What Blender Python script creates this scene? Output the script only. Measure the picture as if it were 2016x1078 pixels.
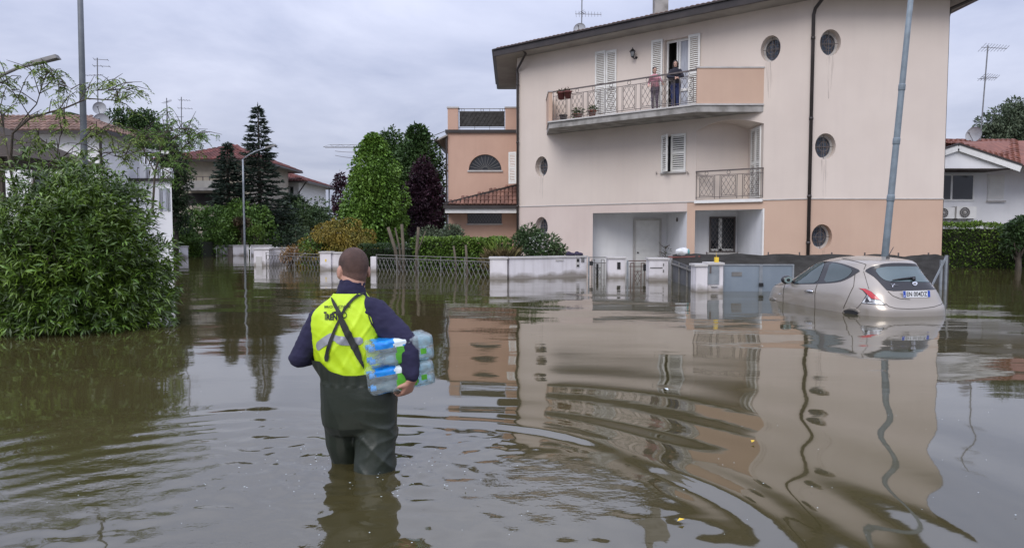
import bpy, bmesh, math, random
import numpy as np
from mathutils import Vector, Matrix, noise
from mathutils.bvhtree import BVHTree
from mathutils.geometry import tessellate_polygon, delaunay_2d_cdt

random.seed(7)
RNG = np.random.default_rng(7)
scene = bpy.context.scene
for o in list(bpy.data.objects):
    bpy.data.objects.remove(o)
col = scene.collection
R = math.radians

# ------------------------------------------------------------------ camera, sky, sun, exposure
CAM_Z, FPX, PITCH = 1.45, 1450.0, math.atan(86 / 1450)
cam = bpy.data.cameras.new('camera')
cam.sensor_fit = 'HORIZONTAL'; cam.sensor_width = 36.0; cam.lens = FPX / 2016 * 36
cam.clip_start = 0.05; cam.clip_end = 3000
camo = bpy.data.objects.new('camera', cam); col.objects.link(camo)
camo.location = (0, 0, CAM_Z); camo.rotation_euler = (math.pi / 2 - PITCH, 0, 0)
scene.camera = camo

SUN_EL, SUN_AZ = R(42), R(203)          # high behind the camera, a little to the left
world = bpy.data.worlds.new('World'); scene.world = world; world.use_nodes = True
nt = world.node_tree; nt.nodes.clear()
def N(t, **kw):
    n = nt.nodes.new(t)
    for k, v in kw.items(): setattr(n, k, v)
    return n
L = lambda a, b: nt.links.new(a, b)
def MATH(op, a, b=None):
    n = N('ShaderNodeMath', operation=op)
    for i, x in enumerate((a, b)):
        if x is None: continue
        if hasattr(x, 'links'): L(x, n.inputs[i])
        else: n.inputs[i].default_value = x
    return n.outputs[0]
out = N('ShaderNodeOutputWorld'); bg = N('ShaderNodeBackground'); bg.inputs[1].default_value = 0.1
sky = N('ShaderNodeTexSky', sky_type='NISHITA'); sky.sun_disc = False
sky.sun_elevation = SUN_EL; sky.sun_rotation = SUN_AZ; sky.air_density = 1.0; sky.dust_density = 2.0
tc = N('ShaderNodeTexCoord'); sep = N('ShaderNodeSeparateXYZ'); L(tc.outputs['Generated'], sep.inputs[0])
zc = MATH('ADD', MATH('MAXIMUM', sep.outputs[2], 0.0), 0.16)
cmb = N('ShaderNodeCombineXYZ')
L(MATH('DIVIDE', sep.outputs[0], zc), cmb.inputs[0]); L(MATH('DIVIDE', sep.outputs[1], zc), cmb.inputs[1])
n1 = N('ShaderNodeTexNoise'); n1.inputs['Scale'].default_value = 0.9; n1.inputs['Detail'].default_value = 7
n1.inputs['Roughness'].default_value = 0.56; n1.inputs['Distortion'].default_value = 0.35; L(cmb.outputs[0], n1.inputs['Vector'])
rmp = N('ShaderNodeValToRGB'); L(n1.outputs[0], rmp.inputs[0])
rmp.color_ramp.elements[0].position = 0.33; rmp.color_ramp.elements[0].color = (0.345, 0.38, 0.52, 1)
rmp.color_ramp.elements[1].position = 0.66; rmp.color_ramp.elements[1].color = (0.575, 0.60, 0.735, 1)
grad = MATH('ADD', MATH('MULTIPLY', MATH('MAXIMUM', sep.outputs[2], 0.0), 20.0), 8.0)   # overcast: brighter overhead
vm = N('ShaderNodeVectorMath', operation='SCALE'); L(rmp.outputs[0], vm.inputs[0]); L(grad, vm.inputs['Scale'])
mx = N('ShaderNodeMixRGB'); mx.inputs[0].default_value = 0.90; L(sky.outputs[0], mx.inputs[1]); L(vm.outputs[0], mx.inputs[2])
L(mx.outputs[0], bg.inputs[0]); L(bg.outputs[0], out.inputs[0])

sun = bpy.data.lights.new('sun', 'SUN'); sun.energy = 1.5; sun.angle = R(35); sun.color = (1.0, 0.965, 0.92)
suno = bpy.data.objects.new('sun', sun); col.objects.link(suno)
sd = Vector((math.sin(SUN_AZ) * math.cos(SUN_EL), math.cos(SUN_AZ) * math.cos(SUN_EL), math.sin(SUN_EL)))
suno.rotation_euler = sd.to_track_quat('Z', 'Y').to_euler(); suno.location = sd * 60

vs = scene.view_settings
scene.display_settings.display_device = 'sRGB'
vs.view_transform = 'Standard'; vs.look = 'None'; vs.exposure = 0.22; vs.gamma = 1.0; vs.use_curve_mapping = False
scene.cycles.max_bounces = 6; scene.cycles.transparent_max_bounces = 12
scene.cycles.use_denoising = True

# ------------------------------------------------------------------ helpers
GROUND = -0.5                                    # the street lies half a metre under the flood (z = 0)
cp, sp = math.cos(PITCH), math.sin(PITCH)
def ray(u, v):
    a, b = (u - 1008) / FPX, (539 - v) / FPX
    return Vector((a, cp + b * sp, -sp + b * cp))
EYE = Vector((0, 0, CAM_Z))
def P(u, v, Y):
    d = ray(u, v); return EYE + d * (Y / d.y)
def WP(u, v):
    d = ray(u, v); return EYE + d * (-CAM_Z / d.z)

WM = {}
def thing(name, label, cat, loc, rz=0.0, group=None):
    o = bpy.data.objects.new(name, None); col.objects.link(o)
    o.empty_display_size = 0.2
    o.location = loc; o.rotation_euler = (0, 0, rz)
    o['label'] = label; o['category'] = cat
    if group: o['group'] = group
    WM[o] = Matrix.Translation(loc) @ Matrix.Rotation(rz, 4, 'Z')
    return o
def tag(o, label, cat, group=None):
    o['label'] = label; o['category'] = cat
    if group: o['group'] = group
    return o
def geo(name, V, F, mat, parent=None, smooth=False, origin=None):
    """one mesh object from world-space vertices"""
    V = [Vector(p) for p in V]
    me = bpy.data.meshes.new(name)
    o = bpy.data.objects.new(name, me); col.objects.link(o)
    if parent is not None:
        WM[o] = WM[parent].copy(); o.parent = parent
    else:
        if origin is None:
            xs = [p.x for p in V]; ys = [p.y for p in V]; zs = [p.z for p in V]
            origin = ((min(xs) + max(xs)) / 2, (min(ys) + max(ys)) / 2, min(zs))
        o.location = origin; WM[o] = Matrix.Translation(origin)
    inv = WM[o].inverted()
    me.from_pydata([inv @ p for p in V], [], F)
    if mat: me.materials.append(mat)
    if smooth: me.polygons.foreach_set('use_smooth', [True] * len(me.polygons))
    me.update()
    return o
def npmesh(name, V, F, mat, parent=None, smooth=False, origin=(0, 0, 0)):
    """fast mesh from numpy arrays; F has 3 or 4 columns; V in world space"""
    V = np.asarray(V, dtype=np.float64); F = np.asarray(F, dtype=np.int32)
    if parent is not None:
        M = np.array(WM[parent].inverted())
    else:
        M = np.array(Matrix.Translation(origin).inverted())
    V = V @ M[:3, :3].T + M[:3, 3]
    me = bpy.data.meshes.new(name)
    k = F.shape[1]
    me.vertices.add(len(V)); me.vertices.foreach_set('co', V.astype(np.float32).ravel())
    me.loops.add(F.size); me.loops.foreach_set('vertex_index', F.ravel())
    me.polygons.add(len(F)); me.polygons.foreach_set('loop_start', np.arange(0, F.size, k, dtype=np.int32))
    me.polygons.foreach_set('loop_total', np.full(len(F), k, dtype=np.int32))
    if smooth: me.polygons.foreach_set('use_smooth', np.ones(len(F), dtype=bool))
    me.update(calc_edges=True)
    if mat: me.materials.append(mat)
    o = bpy.data.objects.new(name, me); col.objects.link(o)
    if parent is not None:
        o.parent = parent; WM[o] = WM[parent].copy()
    else:
        o.location = origin; WM[o] = Matrix.Translation(origin)
    return o
def piece(name, me, M, parent):
    """an object sharing mesh data, placed by world matrix"""
    o = bpy.data.objects.new(name, me); col.objects.link(o)
    if parent is not None:
        o.parent = parent; o.matrix_basis = WM[parent].inverted() @ M
    else:
        o.matrix_basis = M
    WM[o] = M
    return o
_cube = {}
def cube(mat):
    if mat.name not in _cube:
        me = bpy.data.meshes.new('block')
        v = [(x, y, z) for x in (-.5, .5) for y in (-.5, .5) for z in (-.5, .5)]
        f = [(0, 1, 3, 2), (4, 6, 7, 5), (0, 4, 5, 1), (2, 3, 7, 6), (0, 2, 6, 4), (1, 5, 7, 3)]
        me.from_pydata(v, [], f); me.materials.append(mat); _cube[mat.name] = me
    return _cube[mat.name]
def axes(p, q, up=(0, 0, 1)):
    z = (Vector(q) - Vector(p)); ln = z.length; z = z / ln
    u = Vector(up)
    if abs(z.dot(u)) > 0.98: u = Vector((0, 1, 0))
    x = u.cross(z).normalized(); y = z.cross(x)
    return x, y, z, ln
def beam(name, p, q, a, b, mat, parent, up=(0, 0, 1)):
    """a bar piece from p to q with section a x b (shares one unit block)"""
    x, y, z, ln = axes(p, q, up)
    c = (Vector(p) + Vector(q)) / 2
    M = Matrix(((x.x * a, y.x * b, z.x * ln, c.x), (x.y * a, y.y * b, z.y * ln, c.y), (x.z * a, y.z * b, z.z * ln, c.z), (0, 0, 0, 1)))
    return piece(name, cube(mat), M, parent)
class MB:
    def __init__(s): s.v = []; s.f = []
    def add(s, V, F):
        n = len(s.v); s.v += [Vector(p) for p in V]; s.f += [tuple(i + n for i in f) for f in F]; return s
    def hexa(s, b, t):            # bottom loop, top loop (4 points each)
        return s.add(list(b) + list(t), [(3, 2, 1, 0), (4, 5, 6, 7), (0, 1, 5, 4), (1, 2, 6, 5), (2, 3, 7, 6), (3, 0, 4, 7)])
    def box(s, x0, x1, y0, y1, z0, z1):
        return s.hexa([(x0, y0, z0), (x1, y0, z0), (x1, y1, z0), (x0, y1, z0)], [(x0, y0, z1), (x1, y0, z1), (x1, y1, z1), (x0, y1, z1)])
    def bar(s, p, q, a, b, up=(0, 0, 1)):
        x, y, z, ln = axes(p, q, up); p = Vector(p); q = Vector(q)
        k = [(-a / 2, -b / 2), (a / 2, -b / 2), (a / 2, b / 2), (-a / 2, b / 2)]
        return s.hexa([p + x * i + y * j for i, j in k], [q + x * i + y * j for i, j in k])
    def tube(s, pts, r, n=8, cap=True):
        pts = [Vector(p) for p in pts]; m = len(pts)
        rs = r if hasattr(r, '__len__') else [r] * m
        base = len(s.v); px = None
        for i, p in enumerate(pts):
            d = (pts[min(i + 1, m - 1)] - pts[max(i - 1, 0)]).normalized()
            if px is None:
                a = Vector((0, 0, 1)) if abs(d.z) < .9 else Vector((1, 0, 0))
                px = a.cross(d).normalized()
            px = (px - d * px.dot(d)).normalized(); py = d.cross(px)
            for k in range(n):
                t = 2 * math.pi * k / n
                s.v.append(p + (px * math.cos(t) + py * math.sin(t)) * rs[i])
        for i in range(m - 1):
            for k in range(n):
                a = base + i * n + k; b = base + i * n + (k + 1) % n
                s.f.append((a, b, b + n, a + n))
        if cap:
            s.f.append(tuple(base + k for k in range(n))[::-1]); s.f.append(tuple(base + (m - 1) * n + k for k in range(n)))
        return s
    def lathe(s, c, prof, n=16, ax=(0, 0, 1), caps=True):
        c = Vector(c); ax = Vector(ax).normalized()
        a = Vector((1, 0, 0)) if abs(ax.x) < .8 else Vector((0, 1, 0))
        x = (a - ax * a.dot(ax)).normalized(); y = ax.cross(x); base = len(s.v)
        for r, h in prof:
            for k in range(n):
                t = 2 * math.pi * k / n; s.v.append(c + ax * h + (x * math.cos(t) + y * math.sin(t)) * r)
        for i in range(len(prof) - 1):
            for k in range(n):
                p = base + i * n + k; q = base + i * n + (k + 1) % n; s.f.append((p, q, q + n, p + n))
        if caps:
            s.f.append(tuple(base + k for k in range(n))[::-1]); s.f.append(tuple(base + (len(prof) - 1) * n + k for k in range(n)))
        return s
    def ball(s, c, r, n=12, m=8):
        c = Vector(c); r = r if hasattr(r, '__len__') else (r, r, r); base = len(s.v)
        for i in range(1, m):
            th = math.pi * i / m
            for k in range(n):
                t = 2 * math.pi * k / n
                s.v.append(c + Vector((r[0] * math.sin(th) * math.cos(t), r[1] * math.sin(th) * math.sin(t), r[2] * math.cos(th))))
        top = len(s.v); s.v.append(c + Vector((0, 0, r[2]))); s.v.append(c - Vector((0, 0, r[2])))
        for i in range(m - 2):
            for k in range(n):
                p = base + i * n + k; q = base + i * n + (k + 1) % n; s.f.append((p, p + n, q + n, q))
        for k in range(n):
            s.f.append((top, base + k, base + (k + 1) % n)); e = base + (m - 2) * n; s.f.append((top + 1, e + (k + 1) % n, e + k))
        return s
    def ring(s, c, R_, r, ax, n=14, m=6):
        c = Vector(c); ax = Vector(ax).normalized(); a = Vector((0, 0, 1)) if abs(ax.z) < .8 else Vector((1, 0, 0))
        x = a.cross(ax).normalized(); y = ax.cross(x); base = len(s.v)
        for i in range(n):
            t = 2 * math.pi * i / n; d = x * math.cos(t) + y * math.sin(t)
            for k in range(m):
                g = 2 * math.pi * k / m; s.v.append(c + d * (R_ + r * math.cos(g)) + ax * r * math.sin(g))
        for i in range(n):
            for k in range(m):
                s.f.append((base + i * m + k, base + (i + 1) % n * m + k, base + (i + 1) % n * m + (k + 1) % m, base + i * m + (k + 1) % m))
        return s
    def poly(s, pts, d):          # extruded polygon (pts 3D, direction vector d)
        pts = [Vector(p) for p in pts]; d = Vector(d); n = len(pts)
        tri = tessellate_polygon([pts]); base = len(s.v)
        s.v += pts + [p + d for p in pts]
        s.f += [tuple(base + i for i in t) for t in tri] + [tuple(base + n + i for i in t)[::-1] for t in tri]
        s.f += [(base + i, base + (i + 1) % n, base + n + (i + 1) % n, base + n + i) for i in range(n)]
        return s
    def build(s, name, mat, parent=None, smooth=False, origin=None):
        return geo(name, s.v, s.f, mat, parent, smooth, origin)

# ------------------------------------------------------------------ materials
def mat(name, c1, c2=None, scale=3.0, rough=0.7, bump=0.0, bscale=40.0, island=0.0, metal=0.0, spec=0.5, coat=0.0,
        stretch=(1, 1, 1), streak=0.0, streak_col=None, detail=5.0, objrand=0.0, contrast=(0.35, 0.65), tide=0.0):
    m = bpy.data.materials.new(name); m.use_nodes = True
    t = m.node_tree; b = t.nodes['Principled BSDF']
    b.inputs['Roughness'].default_value = rough; b.inputs['Metallic'].default_value = metal
    b.inputs['Specular IOR Level'].default_value = spec; b.inputs['Coat Weight'].default_value = coat
    c2 = c2 or tuple(x * 0.86 for x in c1)
    ge = t.nodes.new('ShaderNodeNewGeometry')
    mp = t.nodes.new('ShaderNodeMapping'); mp.inputs['Scale'].default_value = stretch
    t.links.new(ge.outputs['Position'], mp.inputs[0])
    nz = t.nodes.new('ShaderNodeTexNoise'); nz.inputs['Scale'].default_value = scale; nz.inputs['Detail'].default_value = detail
    t.links.new(mp.outputs[0], nz.inputs['Vector'])
    rp = t.nodes.new('ShaderNodeValToRGB'); t.links.new(nz.outputs[0], rp.inputs[0])
    rp.color_ramp.elements[0].position, rp.color_ramp.elements[1].position = contrast
    rp.color_ramp.elements[0].color = (*c1, 1); rp.color_ramp.elements[1].color = (*c2, 1)
    c = rp.outputs[0]
    if island or objrand:
        if island: rnd = ge.outputs['Random Per Island']
        else: rnd = t.nodes.new('ShaderNodeObjectInfo').outputs['Random']
        mr = t.nodes.new('ShaderNodeMapRange'); k = island or objrand
        mr.inputs[3].default_value = 1 - k; mr.inputs[4].default_value = 1 + k
        t.links.new(rnd, mr.inputs[0])
        sc = t.nodes.new('ShaderNodeVectorMath'); sc.operation = 'SCALE'
        t.links.new(c, sc.inputs[0]); t.links.new(mr.outputs[0], sc.inputs['Scale']); c = sc.outputs[0]
    if streak:
        m2 = t.nodes.new('ShaderNodeMapping'); m2.inputs['Scale'].default_value = (2.6, 2.6, 0.16)
        t.links.new(ge.outputs['Position'], m2.inputs[0])
        n2 = t.nodes.new('ShaderNodeTexNoise'); n2.inputs['Scale'].default_value = 1.6; n2.inputs['Detail'].default_value = 6
        t.links.new(m2.outputs[0], n2.inputs['Vector'])
        r2 = t.nodes.new('ShaderNodeMapRange'); r2.inputs[1].default_value = 0.48; r2.inputs[2].default_value = 0.78
        r2.inputs[3].default_value = 0; r2.inputs[4].default_value = streak; t.links.new(n2.outputs[0], r2.inputs[0])
        mm = t.nodes.new('ShaderNodeMixRGB'); t.links.new(r2.outputs[0], mm.inputs[0]); t.links.new(c, mm.inputs[1])
        mm.inputs[2].default_value = (*(streak_col or tuple(x * .55 for x in c1)), 1); c = mm.outputs[0]
    if tide:                          # muddy high-water mark with a ragged edge
        sx = t.nodes.new('ShaderNodeSeparateXYZ'); t.links.new(ge.outputs['Position'], sx.inputs[0])
        n3 = t.nodes.new('ShaderNodeTexNoise'); n3.inputs['Scale'].default_value = 2.2; n3.inputs['Detail'].default_value = 7; t.links.new(ge.outputs['Position'], n3.inputs['Vector'])
        a3 = t.nodes.new('ShaderNodeMath'); a3.operation = 'MULTIPLY_ADD'; a3.inputs[1].default_value = -.42; t.links.new(n3.outputs[0], a3.inputs[0]); t.links.new(sx.outputs[2], a3.inputs[2])
        r3 = t.nodes.new('ShaderNodeMapRange'); r3.inputs[1].default_value = -.17; r3.inputs[2].default_value = -.03; r3.inputs[3].default_value = tide; r3.inputs[4].default_value = 0
        t.links.new(a3.outputs[0], r3.inputs[0]); m3 = t.nodes.new('ShaderNodeMixRGB'); t.links.new(r3.outputs[0], m3.inputs[0]); t.links.new(c, m3.inputs[1]); m3.inputs[2].default_value = (.17, .145, .11, 1); c = m3.outputs[0]
    t.links.new(c, b.inputs['Base Color'])
    if bump:
        nb = t.nodes.new('ShaderNodeTexNoise'); nb.inputs['Scale'].default_value = bscale; nb.inputs['Detail'].default_value = 4
        t.links.new(ge.outputs['Position'], nb.inputs['Vector'])
        bp = t.nodes.new('ShaderNodeBump'); bp.inputs['Strength'].default_value = bump; bp.inputs['Distance'].default_value = 0.02
        t.links.new(nb.outputs[0], bp.inputs['Height']); t.links.new(bp.outputs[0], b.inputs['Normal'])
    return m
def leafmat(name, c1, c2, var=0.35, rough=0.55, scale=1.2, spec=0.35, trans=0.0):
    m = mat(name, c1, c2, scale=scale, rough=rough, island=var, spec=spec)
    return m

M_beige = mat('beige_render', (.675, .59, .52), (.63, .545, .48), scale=.55, rough=.9, bump=.12, bscale=60, streak=.08, streak_col=(.42, .37, .35))
M_beige2 = mat('pink_beige_render', (.64, .54, .485), (.59, .49, .44), scale=.7, rough=.9, bump=.12, bscale=60, streak=.10, streak_col=(.40, .34, .32))
M_peach = mat('peach_render', (.57, .405, .305), (.525, .365, .275), scale=.6, rough=.9, bump=.12, bscale=60, streak=.10, streak_col=(.40, .28, .22))
M_orange = mat('apricot_render', (.57, .375, .285), (.52, .335, .255), scale=.6, rough=.9, bump=.12, bscale=60, streak=.12)
M_white = mat('white_render', (.82, .82, .83), (.76, .76, .77), scale=1.2, rough=.88, bump=.1, bscale=50, streak=.12, streak_col=(.45, .44, .43))
M_whitep = mat('white_paint', (.78, .775, .75), (.72, .715, .69), scale=5, rough=.5)
M_shut = mat('shutter_paint', (.76, .75, .71), (.70, .69, .65), scale=4, rough=.5)
M_gutter = mat('brown_gutter', (.030, .024, .022), (.045, .036, .033), scale=2, rough=.4)
M_soffit = mat('grey_soffit', (.36, .335, .30), (.28, .26, .235), scale=1.4, rough=.85, streak=.0)
M_concrete = mat('stained_concrete', (.36, .345, .325), (.20, .19, .175), scale=2.2, rough=.9, bump=.3, bscale=25, contrast=(.4, .62))
M_sill = mat('pale_stone', (.52, .50, .48), (.44, .42, .40), scale=4, rough=.7)
M_iron = mat('brown_iron', (.095, .078, .074), (.13, .11, .10), scale=6, rough=.5)
M_irong = mat('grey_iron', (.19, .185, .175), (.13, .125, .12), scale=8, rough=.55)
M_glass = mat('window_glass', (.018, .021, .026), (.03, .034, .04), scale=1, rough=.06, spec=.6)
M_glassb = mat('leaded_glass', (.035, .05, .075), (.075, .09, .115), scale=14, rough=.12, spec=.6)
M_dark = mat('dark_interior', (.020, .018, .017), (.03, .028, .026), rough=.9)
M_curtain = mat('net_curtain', (.48, .50, .55), (.36, .38, .43), scale=20, rough=.9, stretch=(1, 1, .1))
M_tile = mat('terracotta_tile', (.215, .13, .098), (.145, .088, .068), scale=2.0, rough=.85, island=.28, objrand=0, bump=.2, bscale=40)
M_tilep = mat('terracotta_tile_piece', (.215, .13, .098), (.145, .088, .068), scale=2.0, rough=.85, objrand=.28, bump=.2, bscale=40)
M_tiler = mat('red_tile', (.235, .095, .066), (.155, .062, .046), scale=2.0, rough=.85, objrand=.25)
M_tilers = mat('red_tile_field', (.235, .095, .066), (.155, .062, .046), scale=2.0, rough=.85, island=.25)
M_tiled = mat('dark_red_tile', (.17, .055, .045), (.10, .035, .03), scale=1.2, rough=.85, island=.3)
M_tileb = mat('brown_tile', (.22, .115, .085), (.15, .075, .058), scale=2.0, rough=.85, objrand=.25)
M_wallw = mat('garden_wall_paint', (.72, .69, .70), (.63, .60, .61), scale=1.5, rough=.9, bump=.1, bscale=40, streak=.5, streak_col=(.33, .30, .28), tide=.8)
M_steel = mat('galvanised_steel', (.30, .325, .345), (.22, .24, .26), scale=5, rough=.5, metal=.35)
M_sheet = mat('grey_sheet_metal', (.24, .285, .33), (.20, .24, .28), scale=1.2, rough=.38, metal=.25, streak=.2, streak_col=(.33, .36, .38))
M_net = mat('dark_shade_net', (.062, .060, .058), (.040, .038, .036), scale=3, rough=.9, bump=.6, bscale=18, stretch=(1, 1, 3))
M_netb = mat('grey_shade_net', (.105, .107, .112), (.07, .072, .076), scale=3, rough=.9, bump=.6, bscale=22)
M_bark = mat('bark', (.085, .068, .05), (.045, .036, .028), scale=9, rough=.9, bump=.6, bscale=25, stretch=(1, 1, .3))
M_barkp = mat('pale_bark', (.13, .105, .075), (.075, .062, .046), scale=9, rough=.9, bump=.5, bscale=25, stretch=(1, 1, .3))
M_ant = mat('antenna_metal', (.20, .205, .215), (.14, .145, .15), scale=6, rough=.5, metal=.4)
M_dish = mat('satellite_dish_paint', (.33, .345, .365), (.27, .28, .30), scale=3, rough=.5)
M_black = mat('black_plastic', (.012, .012, .013), (.02, .02, .021), scale=20, rough=.35)
M_ground = mat('asphalt', (.055, .053, .05), (.04, .039, .037), scale=2, rough=.95)
# ------------------------------------------------------------------ foliage
def unit(a): return a / np.maximum(np.linalg.norm(a, axis=-1, keepdims=True), 1e-9)
def leaf_cloud(name, Pt, D, Ln, Wd, m, parent, rng, droop=0.15, jitter=0.35, curved=False, nb=.6):
    n = len(Pt); D = unit(D + rng.normal(0, jitter, (n, 3)))
    side = unit(np.cross(D, rng.normal(0, 1, (n, 3)) + np.array([0, 0, nb]))); nor = np.cross(side, D)
    ln = (Ln * rng.uniform(.65, 1.25, n))[:, None]; wd = (Wd * rng.uniform(.7, 1.2, n))[:, None]
    dn = np.array([0, 0, -1.0])
    mid = Pt + D * ln * .5
    a, t = Pt, Pt + D * ln + dn * ln * droop
    l, r = mid + side * wd * .5 + nor * wd * .18, mid - side * wd * .5 + nor * wd * .18
    if curved:
        c = mid + dn * 0.0
        V = np.stack([a, l, c, r, t], 1).reshape(-1, 3); b = (np.arange(n) * 5)[:, None]
        F = np.concatenate([b + np.array([[0, 2, 1]]), b + np.array([[0, 3, 2]]), b + np.array([[1, 2, 4]]), b + np.array([[2, 3, 4]])], 0)
    else:
        V = np.stack([a, l, t, r], 1).reshape(-1, 3); b = (np.arange(n) * 4)[:, None]
        F = np.concatenate([b + np.array([[0, 2, 1]]), b + np.array([[0, 3, 2]])], 0)
    return npmesh(name, V, F, m, parent)
def clumps(rng, c, r, k, size, squash=0.8, lower=-0.6):
    """k clump balls on an ellipsoid envelope (centre c, radii r)"""
    out = []
    i = 0
    while len(out) < k:
        d = rng.normal(0, 1, 3); d /= np.linalg.norm(d)
        if d[2] < lower: continue
        q = rng.uniform(.55, .92)
        s = size * rng.uniform(.7, 1.3)
        out.append((np.array(c) + d * np.array(r) * q, np.array([s, s, s * squash])))
    return out
def sample(rng, cl, n, shell=0.55):
    w = np.array([r[0] * r[1] for c, r in cl]); w = w / w.sum()
    idx = rng.choice(len(cl), n, p=w)
    C = np.array([c for c, r in cl])[idx]; Rr = np.array([r for c, r in cl])[idx]
    d = unit(rng.normal(0, 1, (n, 3))); q = rng.uniform(shell, 1.0, (n, 1)) ** .6
    return C + d * Rr * q, d
def trunk(parent, base, top, r0, r1, m=None, limbs=(), name='trunk', wig=.03):
    b = MB(); base = Vector(base); top = Vector(top)
    pts = [base.lerp(top, t) + Vector((random.uniform(-wig, wig), random.uniform(-wig, wig), 0)) for t in (0, .25, .5, .75, 1)]
    b.tube(pts, [r0 + (r1 - r0) * t for t in (0, .25, .5, .75, 1)], 8)
    for q in limbs:
        s = base.lerp(top, random.uniform(.45, .95)); q = Vector(q)
        b.tube([s, s.lerp(q, .5) + Vector((0, 0, -.05)), q], [r1 * .9, r1 * .6, r1 * .25], 5)
    return b.build(name, m or M_bark, parent, True)
def tree(name, label, cat, base, crown, n, Ln, Wd, m, seed, tr=(.14, .06), group=None, top=None, shell=.5, droop=.15, up=.15, bark=None, core=None):
    rng = np.random.default_rng(seed)
    t = thing(name, label, cat, base, 0, group)
    cl = crown(rng)
    Pt, d = sample(rng, cl, n, shell)
    Pt = Pt[Pt[:, 2] > 0.02] if False else Pt
    leaf_cloud('crown', Pt, d + np.array([0, 0, up]), Ln, Wd, m, t, rng, droop)
    cc = np.mean([c for c, r in cl], 0)
    tp = top or (cc[0], cc[1], cc[2] + .3)
    lim = [tuple(cl[i][0]) for i in range(0, len(cl), max(1, len(cl) // 9))]
    trunk(t, base, tp, tr[0], tr[1], bark, lim)
    return t

L_shrub = leafmat('laurel_leaf', (.042, .082, .010), (.105, .175, .018), .6, .38, 1.6, .5)
L_shrubn = mat('laurel_leaf_piece', (.058, .118, .017), (.10, .185, .027), scale=1.6, rough=.36, objrand=.4)
L_alb = leafmat('feathery_leaf', (.12, .18, .03), (.18, .245, .05), .35, .6, 1.5)
L_alb2 = leafmat('feathery_leaf_green', (.085, .165, .028), (.13, .215, .042), .35, .6, 1.0)
L_gum = leafmat('sweetgum_leaf', (.082, .165, .024), (.135, .235, .034), .35, .5, .9)
L_horn = leafmat('hornbeam_leaf', (.036, .076, .020), (.06, .11, .028), .35, .55, .8)
L_plum = leafmat('purple_leaf', (.030, .012, .021), (.052, .020, .034), .4, .55, .8)
L_maple = leafmat('golden_maple_leaf', (.25, .18, .026), (.155, .145, .026), .35, .6, 1.3)
L_maplo = leafmat('orange_maple_leaf', (.26, .135, .05), (.18, .12, .04), .35, .6, 2)
L_hedge = leafmat('hedge_leaf', (.075, .14, .022), (.125, .20, .032), .45, .5, 1.4)
L_hedged = leafmat('dark_hedge_leaf', (.022, .048, .016), (.04, .075, .02), .4, .5, 1.2)
L_hedgeb = leafmat('bright_hedge_leaf', (.085, .15, .018), (.055, .11, .018), .4, .5, 1.2)
L_dome = leafmat('dome_leaf', (.065, .13, .024), (.115, .20, .036), .4, .5, .9)
L_spruce = leafmat('spruce_needles', (.019, .034, .024), (.036, .056, .036), .35, .6, .8)
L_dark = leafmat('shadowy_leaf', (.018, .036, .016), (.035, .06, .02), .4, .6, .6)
L_mid = leafmat('mid_green_leaf', (.040, .075, .026), (.07, .11, .036), .4, .6, .6)
L_greyg = leafmat('grey_green_leaf', (.075, .105, .06), (.11, .14, .085), .35, .6, .8)
L_red = leafmat('red_brown_leaf', (.085, .05, .025), (.055, .05, .02), .4, .6, 2)
L_grass = leafmat('dry_grass_blade', (.20, .15, .07), (.12, .12, .045), .4, .7, 2)
L_yucca = leafmat('yucca_blade', (.16, .22, .04), (.10, .16, .03), .3, .5, 2)
M_flower = leafmat('white_petal', (.78, .78, .72), (.7, .7, .66), .1, .7, 2)

# ------------------------------------------------------------------ the setting: ground and flood water
g = MB().add([(-400, -60, -.6), (400, -60, -.6), (400, 600, -.6), (-400, 600, -.6)], [(0, 1, 2, 3)]).build('ground', M_ground, None, origin=(0, 0, -.6))
g['kind'] = 'structure'

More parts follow.
